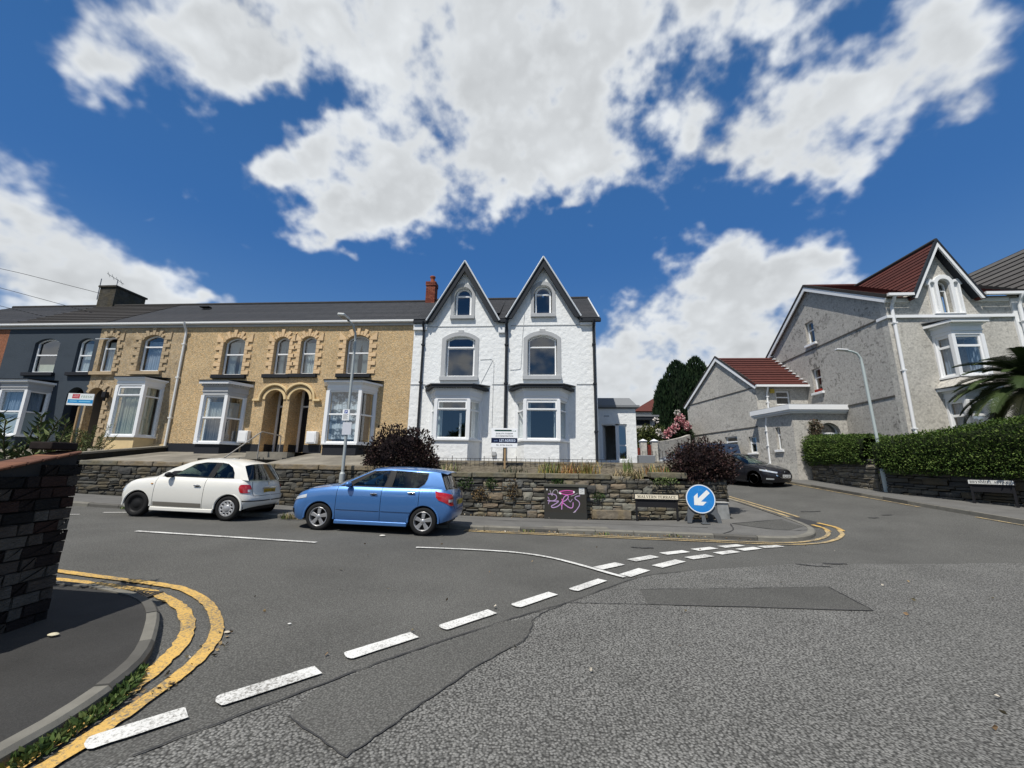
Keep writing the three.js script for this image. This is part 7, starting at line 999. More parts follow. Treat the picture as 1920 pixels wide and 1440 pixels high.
function board(name, label, x0, x1, y0, y1, z, post, tx, ry = 0) {
  const t = thing(name, label, 'sign board', [post[0], post[1], z]); const cx = (x0 + x1) / 2, T = (g) => { g.translate(-cx, 0, -z); g.rotateY(ry); g.translate(cx, 0, z); return g; };
  part('post', bx(post[0] - 0.03, post[0] + 0.03, post[1], y1 - 0.1, z - 0.07, z - 0.02), std([0.35, 0.24, 0.13], 0.85), t); const b = part('board', T(rbx(x0, x1, y0, y1, z - 0.015, z, 0.004)), M.whiteTrim, t);
  const g = face(x1 - x0 - 0.01, y1 - y0 - 0.01); g.translate(cx, (y0 + y1) / 2, z + 0.002); part('print', T(g), std([1, 1, 1], 0.5, { map: tx }), b, { uv: true });
}
board('let_board', 'white and navy letting agent board reading LET AGREED before the white house', -1.7, -0.79, 2.24, 2.9, -13.75, [-1.22, 1.4], canvasTex(640, 460, (g, w, h) => {
  g.fillStyle = '#f1f3f4'; g.fillRect(0, 0, w, h); g.fillStyle = '#174d3e'; g.fillRect(90, 34, 410, 40); g.beginPath(); g.moveTo(40, 40); g.lineTo(120, 74); g.lineTo(120, 50); g.fill(); g.fillRect(520, 54, 20, 20); g.fillRect(550, 60, 20, 14); g.fillRect(580, 54, 26, 20); g.fillStyle = '#0f2f33'; for (let i = 0; i < 12; i++) g.fillRect(100 + i * 33, 40, 20, 28);
  g.fillStyle = '#191d22'; g.textAlign = 'center'; g.font = 'bold 48px sans-serif'; g.fillText('QUALITY STUDENT', w / 2, 146, 500); g.fillText('ACCOMMODATION', w / 2, 204, 470);
  g.fillStyle = '#17233f'; g.fillRect(0, 232, w, 124); g.fillStyle = '#c9d6ea'; g.font = 'bold 82px sans-serif'; g.fillText('LET AGREED', w * 0.62, 324, 400); g.fillStyle = '#7f93b5'; g.font = 'bold 46px sans-serif'; g.fillText('web', 110, 316);
  g.fillStyle = '#22262c'; g.font = 'bold 46px sans-serif'; g.fillText('TEL: 01792 914 010', w / 2, 424, 560);
}));
board('letting_board', 'white letting board with red square and blue band above the left shrubs', -18.16, -17.3, 3.66, 4.12, -14, [-17.75, 1.6], canvasTex(420, 230, (g, w, h) => { g.fillStyle = '#e4e8e6'; g.fillRect(0, 0, w, h); g.fillStyle = '#b62d38'; g.fillRect(70, 10, 120, 88); g.fillStyle = '#e9c9c9'; g.font = 'bold 30px sans-serif'; g.fillText('FRESH', 82, 44, 96); g.fillRect(84, 62, 88, 10); g.fillStyle = '#9fb09f'; g.font = 'bold 66px sans-serif'; g.fillText('FRESH', 208, 82, 190); g.fillStyle = '#2a8cc4'; g.fillRect(10, 118, w - 10, 74); g.fillStyle = '#7fc0e2'; g.fillRect(40, 142, 120, 22); g.fillRect(190, 142, 190, 22); }), 0.25);
{
  const t = thing('handrail', 'thin steel handrail climbing the garden steps to the twin arches', 'handrail', [-10.6, 1.7, -14]), mm = std([0.34, 0.32, 0.29], 0.5, { metalness: 0.4 });
  part('rail', tube([[-10.62, 1.75, -12.95], [-10.6, 2.7, -14.45], [-10.6, 2.76, -14.6], [-10.6, 2.7, -15.6], [-10.6, 2.68, -15.72]], 0.022, 40, 8), mm, t); part('post', rod([-10.6, 1.75, -14.5], [-10.6, 2.72, -14.5], 0.02), mm, t); part('post', rod([-10.6, 2.02, -15.72], [-10.6, 2.69, -15.72], 0.02), mm, t);
}
{
  const t = thing('railings', 'low thin black iron railings in front of the white house bays', 'railings', [-0.6, 1.4, -13.95]), z = -13.95;
  part('rail', [rod([-3.6, 1.86, z], [2.45, 1.88, z], 0.009, 0.009, 6)], M.black, t); part('rail', [rod([-3.6, 1.7, z], [2.45, 1.74, z], 0.008, 0.008, 6)], M.black, t);
  for (let i = 0; i < 38; i++) { const x = -3.55 + i * 0.16, main = i % 7 === 3; part('bar', rod([x, 1.36, z], [x, main ? 1.95 : 1.87, z], main ? 0.011 : 0.007, main ? 0.011 : 0.007, 6), M.black, t); }
}
{
  const t = thing('overhead_wires', 'thin overhead telephone wires crossing the sky at the far left', 'wires', [-27, 8, -17]);
  for (const [a, b, c] of [[[-31, 11.9, -17], [-26.5, 10.9, -17], [-22.5, 9.98, -17.6]], [[-31, 11.0, -17], [-26.8, 9.95, -17], [-22, 8.7, -17]], [[-31, 10.0, -17], [-27, 9.1, -17], [-24.6, 8.55, -17]]]) part('wire', tube([a, b, c], 0.012, 20, 5), M.black, t);
}

// ---------------------------------------------------------------- plants
const leafGeo = (() => { const g = new THREE.BufferGeometry(); const v = [[0, 0, 0], [0.5, 0.42, 0.1], [0, 1, 0], [-0.5, 0.42, 0.1], [0, 0.45, -0.02]], f = [[0, 1, 4], [1, 2, 4], [2, 3, 4], [3, 0, 4]]; g.setAttribute('position', new THREE.Float32BufferAttribute(f.flat().flatMap((i) => v[i]), 3)); g.computeVertexNormals(); return boxUV(g); })();
const leafMat = (o = {}) => std([1, 1, 1], 0.6, { side: THREE.DoubleSide, vertexColors: true, ...o });
M.leaf = leafMat(); M.leafShiny = leafMat({ roughness: 0.38 }); M.leafMatt = leafMat({ roughness: 0.85 });
function leaves(parent, name, n, sample, len, wid, cols, mat = M.leaf, up = 0.3, spread = 0.9, kind) { // many small leaves at sampled points of a crown, one mesh with a colour per leaf
  const lp = leafGeo.attributes.position, ln = leafGeo.attributes.normal, lu = leafGeo.attributes.uv, K = lp.count, P = new Float32Array(n * K * 3), N = new Float32Array(n * K * 3), C = new Float32Array(n * K * 3), U = new Float32Array(n * K * 2);
  const q = new THREE.Quaternion(), q2 = new THREE.Quaternion(), po = origin(parent), Y = V3(0, 1, 0), d = V3(), v = V3();
  for (let i = 0; i < n; i++) {
    const [p, nr] = sample(), l = len * rr(0.6, 1.35), w = (wid * l) / len;
    d.set(nr.x + spread * (rnd() - 0.5) * 2, nr.y + up + spread * (rnd() - 0.5) * 2, nr.z + spread * (rnd() - 0.5) * 2).normalize();
    q.setFromUnitVectors(Y, d).multiply(q2.setFromAxisAngle(Y, rnd() * 6.283));
    const k = cols[(rnd() * cols.length) | 0], b = rr(0.75, 1.3);
    for (let j = 0; j < K; j++) {
      const o = (i * K + j) * 3; v.set(lp.getX(j) * w, lp.getY(j) * l, lp.getZ(j) * w).applyQuaternion(q); P[o] = v.x + p.x - po.x; P[o + 1] = v.y + p.y - po.y; P[o + 2] = v.z + p.z - po.z;
      v.set(ln.getX(j), ln.getY(j), ln.getZ(j)).applyQuaternion(q); N[o] = v.x; N[o + 1] = v.y; N[o + 2] = v.z; C[o] = k[0] * b; C[o + 1] = k[1] * b; C[o + 2] = k[2] * b; U[(i * K + j) * 2] = lu.getX(j); U[(i * K + j) * 2 + 1] = lu.getY(j);
    }
  }
  const g = new THREE.BufferGeometry(); for (const [k, a, s] of [['position', P, 3], ['normal', N, 3], ['color', C, 3], ['uv', U, 2]]) g.setAttribute(k, new THREE.BufferAttribute(a, s));
  const m = new THREE.Mesh(g, mat); m.name = name; m.castShadow = m.receiveShadow = true; parent.add(m); if (kind) m.userData.kind = kind; return m;
}
const onBall = () => { const y = rr(-1, 1), a = rr(0, 6.2832), r = Math.sqrt(1 - y * y); return V3(r * Math.cos(a), y, r * Math.sin(a)); };
const blob = (c, R, lump = 0.26, f = 3.2, lo = 0.72) => () => { const d = onBall(), k = (1 + lump * 1.6 * noise3.noise(d.x * f + c[0], d.y * f + c[1], d.z * f)) * lerp(lo, 1.02, Math.sqrt(rnd())); return [V3(c[0] + d.x * R[0] * k, c[1] + d.y * R[1] * k, c[2] + d.z * R[2] * k), V3(d.x / R[0], d.y / R[1], d.z / R[2]).normalize()]; };
const core = (c, R, s = 0.74) => { const g = new THREE.IcosahedronGeometry(1, 3), p = g.attributes.position; for (let i = 0; i < p.count; i++) { const d = V3().fromBufferAttribute(p, i), k = s * (1 + 0.4 * noise3.noise(d.x * 3.2 + c[0], d.y * 3.2 + c[1], d.z * 3.2)); p.setXYZ(i, c[0] + d.x * R[0] * k, c[1] + d.y * R[1] * k, c[2] + d.z * R[2] * k); } g.deleteAttribute('normal'); g.computeVertexNormals(); return g; };
function bush(name, label, cat, balls, n, len, wid, cols, coreCol, mat, group, up) {
  const t = thing(name, label, cat, [balls[0][0][0], balls[0][0][1] - balls[0][1][1], balls[0][0][2]], group); part('stems', balls.map(([c, R]) => core(c, R)), std(coreCol, 1), t);
  const tot = balls.reduce((s, [, R]) => s + R[0] * R[1], 0), S = balls.map(([c, R]) => blob(c, R)), cum = []; let a = 0; for (const [, R] of balls) cum.push((a += (R[0] * R[1]) / tot));
  leaves(t, 'foliage', n, () => { const u = rnd(); return S[cum.findIndex((v) => u <= v + 1e-9)](); }, len, wid, cols, mat, up); return t;
}
const PURP = [[0.022, 0.015, 0.014], [0.034, 0.02, 0.019], [0.046, 0.026, 0.023], [0.017, 0.012, 0.012], [0.038, 0.03, 0.02]];
bush('purple_shrub', 'large dark purple leaved shrub on the wall behind the blue car roof', 'shrub', [[[-4.72, 1.95, -13.5], [1.12, 0.9, 0.85]], [[-4.2, 1.65, -13.3], [0.75, 0.6, 0.7]], [[-5.35, 1.7, -13.4], [0.6, 0.6, 0.6]]], 9500, 0.085, 0.05, PURP, [0.01, 0.007, 0.008], M.leafShiny, 'purple shrubs on the stone wall');
bush('purple_shrub', 'rounded dark purple leaved shrub overhanging the right end of the stone wall', 'shrub', [[[5.08, 1.78, -13.35], [0.92, 0.72, 0.8]], [[4.75, 1.5, -13.2], [0.55, 0.42, 0.55]], [[5.5, 1.6, -13.3], [0.55, 0.5, 0.6]]], 8500, 0.075, 0.045, PURP.concat([[0.075, 0.045, 0.04], [0.065, 0.035, 0.032]]), [0.012, 0.008, 0.009], M.leafShiny, 'purple shrubs on the stone wall');
const GRN = [[0.05, 0.09, 0.018], [0.07, 0.118, 0.024], [0.09, 0.14, 0.03], [0.035, 0.066, 0.016], [0.12, 0.165, 0.042]];
function hedge(label, path, z, hw, y0, y1, n, len) { // path of [x, z]; half width hw; lumpy clipped box
  const t = thing('hedge', label, 'hedge', [path[0][0], y0(0), path[0][1]], 'hedges on the right'), c = new THREE.CatmullRomCurve3(path.map((p) => V3(p[0], 0, p[1])), false, 'catmullrom', 0.2), L = c.getLength();
  const lump = (u, v) => 0.1 * noise3.noise(u * 1.3, v * 2, 4) + 0.06 * noise3.noise(u * 4, v * 5, 1);
  const sec = (u, a) => { const p = c.getPointAt(clamp(u, 0, 1)), g = c.getTangentAt(clamp(u, 0, 1)), k = 1 / Math.pow(Math.pow(Math.abs(Math.cos(a)), 4.5) + Math.pow(Math.abs(Math.sin(a)), 4.5), 1 / 4.5), yc = (y0(u) + y1(u)) / 2, hh = (y1(u) - y0(u)) / 2, w = Math.cos(a) * k * hw, h = Math.sin(a) * k * hh; return [V3(p.x - g.z * w, yc + h, p.z + g.x * w), V3(-g.z * Math.cos(a), Math.sin(a), g.x * Math.cos(a))]; };
  const g = new THREE.BufferGeometry(), P = [], id = []; for (let i = 0; i <= 40; i++) for (let j = 0; j <= 20; j++) { const [p, nn] = sec(i / 40, (j / 20) * 6.2832); p.addScaledVector(nn, -0.12 + lump((i / 40) * L, j)); P.push(p.x, p.y, p.z); if (i < 40 && j < 20) { const o = i * 21 + j; id.push(o, o + 1, o + 21, o + 1, o + 22, o + 21); } } g.setAttribute('position', new THREE.Float32BufferAttribute(P, 3)); g.setIndex(id); g.computeVertexNormals();
  part('stems', g, std([0.012, 0.018, 0.007], 1, { side: THREE.DoubleSide }), t);
  leaves(t, 'foliage', n, () => { const u = rnd(), a = rr(0, 6.2832), [p, nn] = sec(u, a); const e = Math.pow(rnd(), 1.6); p.addScaledVector(nn, lump(u * L, a * 3.18) + lerp(0.04, -0.16, e)); if (u < 0.03 || u > 0.97) { p.addScaledVector(nn, -rnd() * hw); const tg = c.getTangentAt(clamp(u, 0, 1)); p.addScaledVector(tg, (u < 0.5 ? -1 : 1) * 0.06); } return [p, nn]; }, len, len * 0.55, GRN, M.leaf, 0.35);
  return t;
}
hedge('clipped green hedge on the sunlit wall below the grey house porch', [[13.75, -21.3], [13.45, -17.15]], 0, 0.66, (u) => 1.95 + 0.05 * u, (u) => 3.3 - 0.25 * u, 22000, 0.065);
hedge('long clipped green hedge above the shaded wall in front of the palm', [[13.35, -16.6], [13.75, -15.5], [14.6, -13.4], [16.6, -9]], 0, 0.9, (u) => 1.62 - 0.2 * u, (u) => 2.85 + 0.5 * sstep(0, 0.6, u) , 52000, 0.065);
{ // palm
  const t = thing('palm_tree', 'palm with arching feather fronds behind the right hedge', 'palm tree', [17.5, 1.5, -14.9]), top = V3(17.45, 4.55, -14.9);
  const tr = new THREE.CylinderGeometry(0.2, 0.26, 3.0, 14, 10), p = tr.attributes.position; for (let i = 0; i < p.count; i++) { const k = 1 + 0.1 * Math.sin(p.getY(i) * 26); p.setX(i, p.getX(i) * k); p.setZ(i, p.getZ(i) * k); } tr.translate(17.45, 3.0, -14.9); part('trunk', tr, std([0.07, 0.055, 0.04], 1), t);
  const fm = [[0.045, 0.068, 0.022], [0.034, 0.054, 0.018], [0.065, 0.085, 0.028], [0.085, 0.09, 0.04]].map((c) => std(c, 0.55, { side: THREE.DoubleSide }));
  for (let k = 0; k < 64; k++) {
    const az = k * 2.39996 + 0.3, e0 = lerp(1.35, -0.15, (k + 0.5) / 64) + rr(-0.1, 0.1), Lf = rr(1.9, 2.6), dir = V3(Math.cos(az), 0, Math.sin(az)), pts = []; let q = top.clone(), e = e0; for (let i = 0; i <= 12; i++) { pts.push(q.clone()); q = q.clone().add(V3(dir.x * Math.cos(e), Math.sin(e), dir.z * Math.cos(e)).multiplyScalar(Lf / 12)); e -= 0.115; }
    const cv = new THREE.CatmullRomCurve3(pts), v = [], side = V3(-dir.z, 0, dir.x); const rach = new THREE.TubeGeometry(cv, 12, 0.014, 5);
    for (let i = 3; i < 64; i++) for (const s of [1, -1]) { const u = i / 64, a = cv.getPointAt(u), tg = cv.getTangentAt(u), up = V3().crossVectors(side, tg).normalize(), ll = 0.52 * Math.pow(Math.sin(Math.PI * clamp(u * 0.86 + 0.1, 0, 1)), 0.7) * rr(0.85, 1.1), d = side.clone().multiplyScalar(s).addScaledVector(tg, 0.75).addScaledVector(up, 0.35).normalize(), b = a.clone().addScaledVector(d, ll * 0.55), c = a.clone().addScaledVector(d, ll).add(V3(0, -0.06, 0)), w = tg.clone().multiplyScalar(0.017); const A = a.clone().sub(w), B = a.clone().add(w), C = b.clone().add(w), D = b.clone().sub(w); for (const m of [A, B, C, A, C, D, D, C, c]) v.push(m.x, m.y, m.z); }
    const g = new THREE.BufferGeometry(); g.setAttribute('position', new THREE.Float32BufferAttribute(v, 3)); g.computeVertexNormals(); part('frond', [rach, g], fm[k > 54 ? 3 : (rnd() * 3) | 0], t);
  }
}
const CON = [[0.012, 0.028, 0.012], [0.018, 0.038, 0.015], [0.009, 0.021, 0.01], [0.026, 0.048, 0.018]];
[[[10.75, -35.2], 0.95, 9.1, 'slim dark conifer lowest and leftmost of the clump beside the wing gable'], [[12.1, -35.6], 1.6, 10.9, 'broad dark conifer with rounded top second from left in the clump'], [[13.9, -36], 1.7, 11.35, 'tallest dark conifer in the middle of the clump behind the wing gable'], [[15.9, -36.2], 1.2, 10.7, 'dark conifer half hidden behind the sloping gable edge of the side wing']].forEach(([[x, z], r, top, label]) => {
  const y0 = 1.5, h = top - y0, t = thing('conifer_tree', label, 'conifer', [x, y0, z], 'conifers behind the side wing'); part('trunk', rod([x, y0, z], [x, y0 + h * 0.6, z], 0.2, 0.08), std([0.05, 0.035, 0.025], 1), t);
  const prof = (v) => r * Math.pow(clamp(1 - Math.pow(1 - v, 5), 0.001, 1), 0.75) * (v > 0.85 ? 1 - 1.5 * (v - 0.85) : 1); // widest low, narrowing to a soft point
  const cr = new THREE.LatheGeometry(Array.from({ length: 16 }, (_, i) => new THREE.Vector2(0.78 * prof(1 - i / 15) * (i === 0 || i === 15 ? 0.3 : 1), y0 + h * (i / 15) * 0.97)), 18); cr.translate(x, 0, z); part('inner_crown', cr, std([0.008, 0.014, 0.007], 1, { side: THREE.DoubleSide }), t);
  leaves(t, 'crown', 7500, () => { const v = rnd(), a = rr(0, 6.2832), tuft = 1 + 0.22 * noise3.noise(Math.cos(a) * 2.2 + x, v * 9, Math.sin(a) * 2.2), R = prof(1 - v) * tuft * lerp(0.75, 1.03, Math.sqrt(rnd())); return [V3(x + R * Math.cos(a), y0 + h * v, z + R * Math.sin(a)), V3(Math.cos(a) * 0.45, 0.9, Math.sin(a) * 0.45)]; }, 0.36, 0.1, CON, M.leafMatt, 0.4, 0.35);
});
{
  const t = bush('rose_bush', 'dark rambling rose with clusters of pink and white flowers before the conifers', 'rose bush', [[[9.9, 3.6, -29.6], [1.0, 1.3, 0.8]], [[10.0, 4.0, -29.8], [0.7, 1.2, 0.6]]], 5000, 0.14, 0.08, [[0.015, 0.03, 0.012], [0.022, 0.04, 0.014], [0.03, 0.05, 0.02]], [0.008, 0.012, 0.006], M.leaf);
  const cl = [[9.0, 4.1], [9.25, 4.3], [9.5, 4.5], [9.75, 4.95], [9.9, 5.2], [10.15, 4.75], [8.85, 3.95], [10.3, 4.55]];
  for (const [x, y] of cl) leaves(t, 'blossom', 110, () => { const d = onBall(); return [V3(x + d.x * 0.24, y + d.y * 0.2, -28.95 + d.z * 0.2), d]; }, 0.12, 0.11, [[0.5, 0.2, 0.22], [0.55, 0.28, 0.29], [0.4, 0.14, 0.16], [0.6, 0.42, 0.4]], M.leafMatt);
  for (const [x, y] of [[8.3, 4.2], [8.5, 3.95], [9.7, 5.55], [8.2, 5.0]]) leaves(t, 'blossom', 40, () => { const d = onBall(); return [V3(x + d.x * 0.16, y + d.y * 0.14, -29 + d.z * 0.1), d]; }, 0.11, 0.1, [[0.7, 0.66, 0.58], [0.75, 0.7, 0.66]], M.leafMatt);
}
bush('green_shrub', 'loose olive green shrub growing behind the pale gate pillars', 'shrub', [[[8.2, 3.6, -30.5], [1.5, 1.1, 0.9]], [[7.2, 3.2, -30], [0.9, 0.8, 0.7]]], 4500, 0.16, 0.09, [[0.06, 0.08, 0.02], [0.09, 0.1, 0.03], [0.045, 0.065, 0.02], [0.11, 0.11, 0.04]], [0.02, 0.025, 0.01], M.leaf);
bush('wall_creeper', 'withered pale climbing plant beside the arched porch door of the grey house', 'plant', [[[13.72, 3.3, -21.05], [0.26, 0.5, 0.2]], [[13.8, 3.85, -21.1], [0.28, 0.3, 0.18]]], 700, 0.1, 0.05, [[0.16, 0.13, 0.08], [0.1, 0.09, 0.05], [0.22, 0.2, 0.15], [0.05, 0.05, 0.025], [0.14, 0.07, 0.045]], [0.05, 0.042, 0.03], M.leafMatt);
// shrub behind the brick wall: stems carrying rows of long leaves
function stemPlant(name, label, cat, at, stems, cols, group) { // stems: [dx, dz, height, bend]
  const t = thing(name, label, cat, at, group), L = [];
  stems.forEach(([dx, dz, h, bx_, ll]) => {
    const a = V3(at[0] + dx * 0.4, at[1], at[2] + dz * 0.4), b = V3(at[0] + dx + bx_, at[1] + h, at[2] + dz), c = new THREE.QuadraticBezierCurve3(a, V3(at[0] + dx, at[1] + h * 0.6, at[2] + dz), b); part('stem', new THREE.TubeGeometry(c, 8, 0.006, 5), std([0.06, 0.05, 0.025], 0.9), t);
    const n = Math.round(h / 0.03); for (let i = 2; i <= n; i++) { const u = i / n, p = c.getPoint(u), tg = c.getTangent(u); for (let s = 0; s < 2; s++) { const an = i * 2.4 + s * 3.14, d = V3(Math.cos(an), 0.35, Math.sin(an)).addScaledVector(tg, 0.5).normalize(); L.push([p, d, ll * rr(0.7, 1.2) * lerp(1.1, 0.6, u)]); } }
  });
  let i = 0; const len = 1; const im = leaves(t, 'foliage', L.length, () => { const q = L[i++]; return [q[0], q[1]]; }, stems[0][4], stems[0][4] * 0.24, cols, M.leaf, 0, 0.25); return t;
}
{
  const st = []; for (let i = 0; i < 26; i++) { const u = rnd(); st.push([rr(-0.62, 0.5), rr(-0.35, 0.35), rr(0.25, 0.62) * (0.75 + 0.5 * Math.sin(u * 3.1)), rr(-0.12, 0.14), 0.105]); }
  stemPlant('leafy_shrub', 'leafy green shrub with long narrow leaves rising behind the brick wall', 'shrub', [-5.5, 1.42, -3.95], st, [[0.05, 0.075, 0.022], [0.075, 0.1, 0.03], [0.1, 0.125, 0.04], [0.035, 0.055, 0.018]]);
  const s2 = []; for (let i = 0; i < 40; i++) s2.push([rr(-1.1, 1.1), rr(-0.5, 0.5), rr(0.4, 1.25), rr(-0.25, 0.25), 0.1]);
  stemPlant('garden_shrub', 'straggly light green shrub below the letting board in the left front garden', 'shrub', [-17.6, 1.72, -14.2], s2, [[0.07, 0.095, 0.03], [0.1, 0.125, 0.04], [0.05, 0.07, 0.025], [0.13, 0.15, 0.06]]);
}
function blades(name, label, at, n, h, sp_, cols, group, lean = 0.5) { // a clump of arching strap leaves
  const t = thing(name, label, 'plant', at, group), mats = cols.map((c) => std(c, 0.65, { side: THREE.DoubleSide })), geos = cols.map(() => []);
  for (let i = 0; i < n; i++) { const a = rr(0, 6.2832), r = sp_ * Math.sqrt(rnd()), x = at[0] + r * Math.cos(a), z = at[2] + 0.5 * r * Math.sin(a), H = h * rr(0.5, 1.1), ln = lean * H * rr(0.2, 1.3), b = rr(0, 6.2832), w = 0.013, v = [], P = (u) => V3(x + ln * u * u * Math.cos(b), at[1] + H * (u - 0.25 * u * u * lean), z + ln * u * u * Math.sin(b)), nx = V3(-Math.sin(b), 0, Math.cos(b)); for (let k = 0; k < 4; k++) { const u0 = k / 4, u1 = (k + 1) / 4, p0 = P(u0), p1 = P(u1), w0 = w * (1 - u0 * u0), w1 = w * (1 - u1 * u1), A = p0.clone().addScaledVector(nx, w0), B = p0.clone().addScaledVector(nx, -w0), C = p1.clone().addScaledVector(nx, -w1), D = p1.clone().addScaledVector(nx, w1); for (const m of [A, B, C, A, C, D]) v.push(m.x, m.y, m.z); } const g = new THREE.BufferGeometry(); g.setAttribute('position', new THREE.Float32BufferAttribute(v, 3)); g.computeVertexNormals(); geos[(rnd() * cols.length) | 0].push(g); }
  geos.forEach((l, i) => l.length && part('leaves', l, mats[i], t)); return t;
}
const YEL = [[0.3, 0.25, 0.07], [0.22, 0.22, 0.06], [0.14, 0.18, 0.05], [0.38, 0.26, 0.09]], ORG = [[0.34, 0.16, 0.06], [0.38, 0.27, 0.1], [0.24, 0.14, 0.06], [0.2, 0.19, 0.06]], GRE = [[0.08, 0.13, 0.035], [0.12, 0.17, 0.05], [0.17, 0.2, 0.07]], DRY = [[0.34, 0.27, 0.15], [0.26, 0.19, 0.1], [0.4, 0.33, 0.2], [0.15, 0.14, 0.06]];
{ // the broad tree across the junction that the bay windows mirror
  const t = thing('tree', 'broad leafy tree across the road behind the viewer', 'tree', [-9, 0, 24]); part('trunk', rod([-9, 0, 24], [-9, 4, 24], 0.35, 0.2), std([0.06, 0.045, 0.03], 1), t);
  const S = [blob([-9, 5, 24], [3.2, 2.6, 2.6], 0.3), blob([-6.5, 4.2, 24.5], [2, 1.8, 2]), blob([-11.5, 4.3, 24.3], [2.2, 1.9, 2])]; leaves(t, 'crown', 9000, () => S[(rnd() * 3) | 0](), 0.3, 0.18, GRN, M.leafMatt);
}
blades('strap_leaf_plant', 'yellow-green clump of strap leaves leftmost in the garden bed above the cabinet', [0.25, 1.36, -13.3], 90, 0.52, 0.36, GRE.concat(YEL), 'strap leaf plants in the raised bed');
blades('strap_leaf_plant', 'orange-brown clump of strap leaves right of the leftmost yellow-green clump', [0.85, 1.36, -13.35], 80, 0.5, 0.34, ORG, 'strap leaf plants in the raised bed');
blades('strap_leaf_plant', 'bright golden clump of strap leaves in the middle of the garden bed', [1.5, 1.36, -13.3], 110, 0.55, 0.42, YEL.concat(ORG), 'strap leaf plants in the raised bed');
blades('strap_leaf_plant', 'pale straw clump of dry leaves spilling through the gap in the coping', [2.75, 1.3, -13.05], 120, 0.42, 0.5, DRY, 'strap leaf plants in the raised bed', 0.9);
blades('strap_leaf_plant', 'tall pale green weed with broad leaves beside the coping gap', [2.85, 1.36, -13.5], 40, 0.75, 0.16, GRE, 'strap leaf plants in the raised bed', 0.35);
blades('strap_leaf_plant', 'reddish orange clump of leaves left of the right-hand purple shrub', [3.75, 1.42, -13.4], 90, 0.42, 0.5, ORG.concat(GRE), 'strap leaf plants in the raised bed');
blades('strap_leaf_plant', 'brown dry weeds behind the railings next to the left purple shrub', [-3.0, 1.36, -13.4], 70, 0.45, 0.35, DRY.concat(GRE), 'strap leaf plants in the raised bed');
blades('strap_leaf_plant', 'low grey-green weeds under the letting board post', [-0.9, 1.36, -13.4], 60, 0.36, 0.5, [[0.06, 0.07, 0.04], [0.1, 0.1, 0.06], [0.04, 0.05, 0.03]], 'strap leaf plants in the raised bed');
const IVY = [[0.03, 0.06, 0.018], [0.045, 0.08, 0.022], [0.06, 0.095, 0.03]];
[[[-2.35, 1.08, -12.82], [0.24, 0.2, 0.1], IVY, 'dark green weed tuft on the wall just right of the blue car'], [[-1.55, 1.1, -12.82], [0.18, 0.16, 0.08], IVY, 'dark green ivy tuft hanging below the coping near the blue car'], [[0.55, 1.15, -12.82], [0.26, 0.09, 0.07], IVY, 'small ivy tuft below the coping above the utility cabinet'], [[1.75, 0.75, -12.82], [0.16, 0.14, 0.07], IVY, 'small green tuft on the wall right of the cabinet'], [[3.75, 1.24, -12.72], [0.4, 0.1, 0.07], [[0.07, 0.11, 0.03], [0.1, 0.14, 0.05], [0.16, 0.18, 0.08]], 'trailing light green plant below the right coping stone'], [[-0.9, 0.92, -12.82], [0.22, 0.36, 0.06], [[0.15, 0.1, 0.05], [0.19, 0.13, 0.06], [0.11, 0.08, 0.045]], 'dry brown creeper hanging on the wall below the letting board'], [[-1.9, 0.75, -12.82], [0.3, 0.2, 0.05], [[0.17, 0.11, 0.05], [0.21, 0.15, 0.07], [0.13, 0.09, 0.05]], 'dry brown creeper patch on the wall beside the blue car rear']].forEach(([c, R, cols, label]) => { const t = thing('wall_plant', label, 'plant', c, 'small plants on the stone wall'); leaves(t, 'foliage', Math.round(2600 * R[0] * R[1] + 120), blob(c, R, 0.3, 2, 0.1), 0.06, 0.035, cols, M.leaf); });
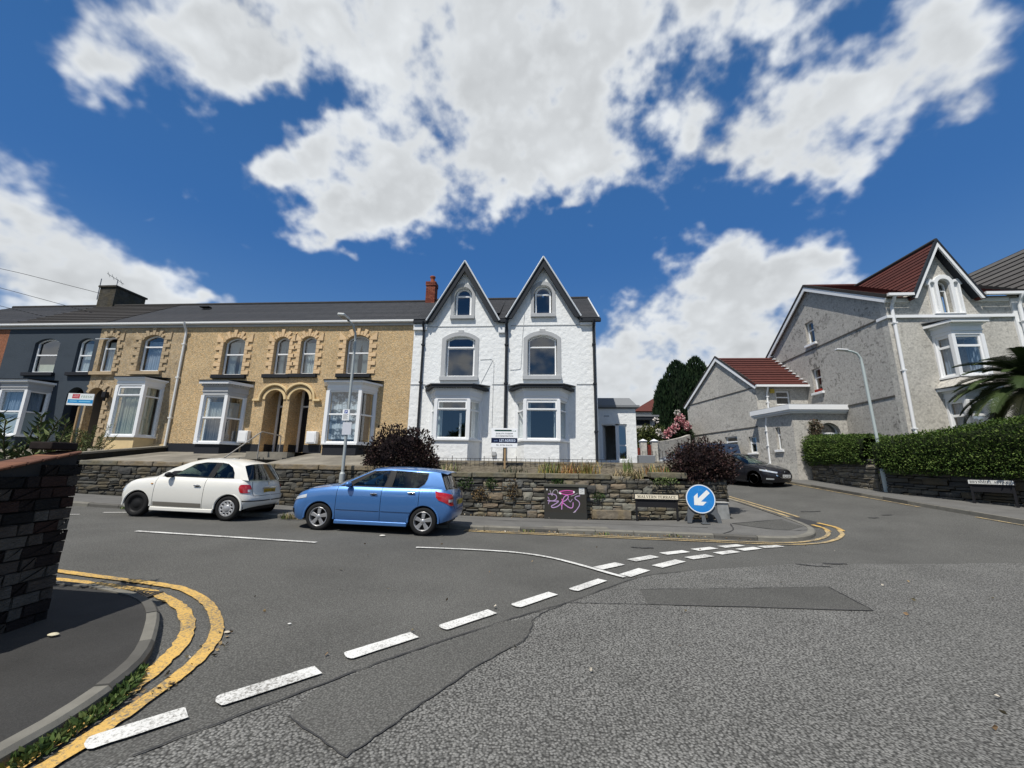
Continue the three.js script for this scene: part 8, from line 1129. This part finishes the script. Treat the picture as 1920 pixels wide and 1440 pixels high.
{ // weeds and litter along the kerbs
  const w = (at, n, h, sp_, cols, label) => blades('kerb_weed', label, at, n, h, sp_, cols, 'weeds along the kerbs', 0.9);
  w([-6.55, G(-6.5, -10.6) + 0.02, -10.55], 60, 0.22, 0.3, DRY.concat(GRE), 'dry weed tuft at the kerb between the two parked cars');
  w([-11.3, G(-11.3, -10.7) + 0.02, -10.62], 30, 0.12, 0.2, GRE, 'small weed at the kerb in front of the white car');
  w([-6.05, G(-6, -4.9), -4.85], 24, 0.12, 0.14, [[0.04, 0.06, 0.02], [0.06, 0.08, 0.03]], 'dark weed on the yellow lines beside the brick wall');
  w([-0.3, G(0, -10.6) + 0.01, -10.5], 26, 0.1, 0.16, GRE.concat(DRY), 'tiny weed in the gutter below the cabinet'); w([1.5, G(1.5, -10.5) + 0.01, -10.42], 26, 0.1, 0.2, GRE.concat(DRY), 'tiny weed in the gutter right of the cabinet'); w([3.2, G(3, -10.4) + 0.01, -10.36], 24, 0.1, 0.2, GRE.concat(DRY), 'tiny weed in the gutter near the street name plate');
  const k = thing('gutter_weeds', 'low green weeds growing in the near gutter between kerb and yellow lines', 'weeds', [-2.8, 0.06, -2.6], null, 'stuff');
  const path = new THREE.CatmullRomCurve3([V3(-2.66, 0, -2.2), V3(-2.69, 0, -2.45), V3(-2.74, 0, -2.7), V3(-2.83, 0, -2.92), V3(-2.98, 0, -3.15)]);
  leaves(k, 'leaves', 620, () => { const u = Math.pow(rnd(), 1.1), p = path.getPointAt(u), a = rr(0, 6.28), r = 0.05 * Math.sqrt(rnd()) * (1 - 0.5 * u); return [V3(p.x + r * Math.cos(a), G(p.x, p.z) + 0.012 + rnd() * 0.04, p.z + r * 1.4 * Math.sin(a)), V3(Math.cos(a) * 0.7, 0.8, Math.sin(a) * 0.7)]; }, 0.042, 0.024, [[0.05, 0.085, 0.022], [0.07, 0.11, 0.03], [0.035, 0.06, 0.018], [0.1, 0.13, 0.04]], M.leaf);
  const l = thing('fallen_leaves', 'scattered dry leaves and crumbs of litter in gutters and on pavements', 'litter', [0, 0, 0], null, 'stuff');
  leaves(l, 'scraps', 420, () => { const u = rnd(); let x, z, y = 0.004; if (u < 0.45) { x = rr(-1.8, 5); z = -10.42 + 0.02 * x + rr(-0.1, 0.16); y = 0.02; } else if (u < 0.75) { x = rr(-3, 5.2); z = -12.8 + rr(0, 0.3); y = KH; } else if (u < 0.9) { const p = path.getPointAt(rnd()); x = p.x + rr(-0.02, 0.12); z = p.z + rr(-0.9, 0.2); } else { x = rr(-4, 6); z = rr(-9.5, -3); y = 0.014; } return [V3(x, G(x, z) + y + 0.012, z), V3(rr(-1, 1), 0.15, rr(-1, 1))]; }, 0.04, 0.03, [[0.3, 0.22, 0.12], [0.2, 0.13, 0.07], [0.5, 0.45, 0.36], [0.12, 0.1, 0.06]], M.leafMatt, 0, 0.4);
  const crumple = (x, z, s, c, label) => { const y = G(x, z) + (z < -3 && x < -3.8 ? KH : 0.01), g = new THREE.IcosahedronGeometry(s, 1), p = g.attributes.position; for (let i = 0; i < p.count; i++) p.setXYZ(i, p.getX(i) * 1.3 + 0.3 * s * noise3.noise(p.getX(i) * 60, p.getY(i) * 60, z), p.getY(i) * 0.35, p.getZ(i)); g.computeVertexNormals(); g.translate(x, y + s * 0.3, z); tag(part('litter_scrap', g, std(c, 0.8), scene), label, 'litter', 'scraps of litter'); };
  crumple(-4.02, -3.38, 0.03, [0.55, 0.5, 0.36], 'crumpled cream paper scrap on the pavement below the brick wall'); crumple(-2.48, -4.19, 0.014, [0.6, 0.6, 0.56], 'tiny white scrap on the road beside the yellow lines'); crumple(-3.45, -9.0, 0.05, [0.55, 0.53, 0.48], 'pale scrap on the road in front of the blue car'); crumple(-2.9, -3.9, 0.022, [0.5, 0.44, 0.34], 'cream scrap in the near gutter at the kerb corner');
}
camera.far = 3000; camera.updateProjectionMatrix();
scene.traverse((o) => { if (o.isMesh) { o.castShadow = true; o.receiveShadow = true; } });
renderer.render(scene, camera);
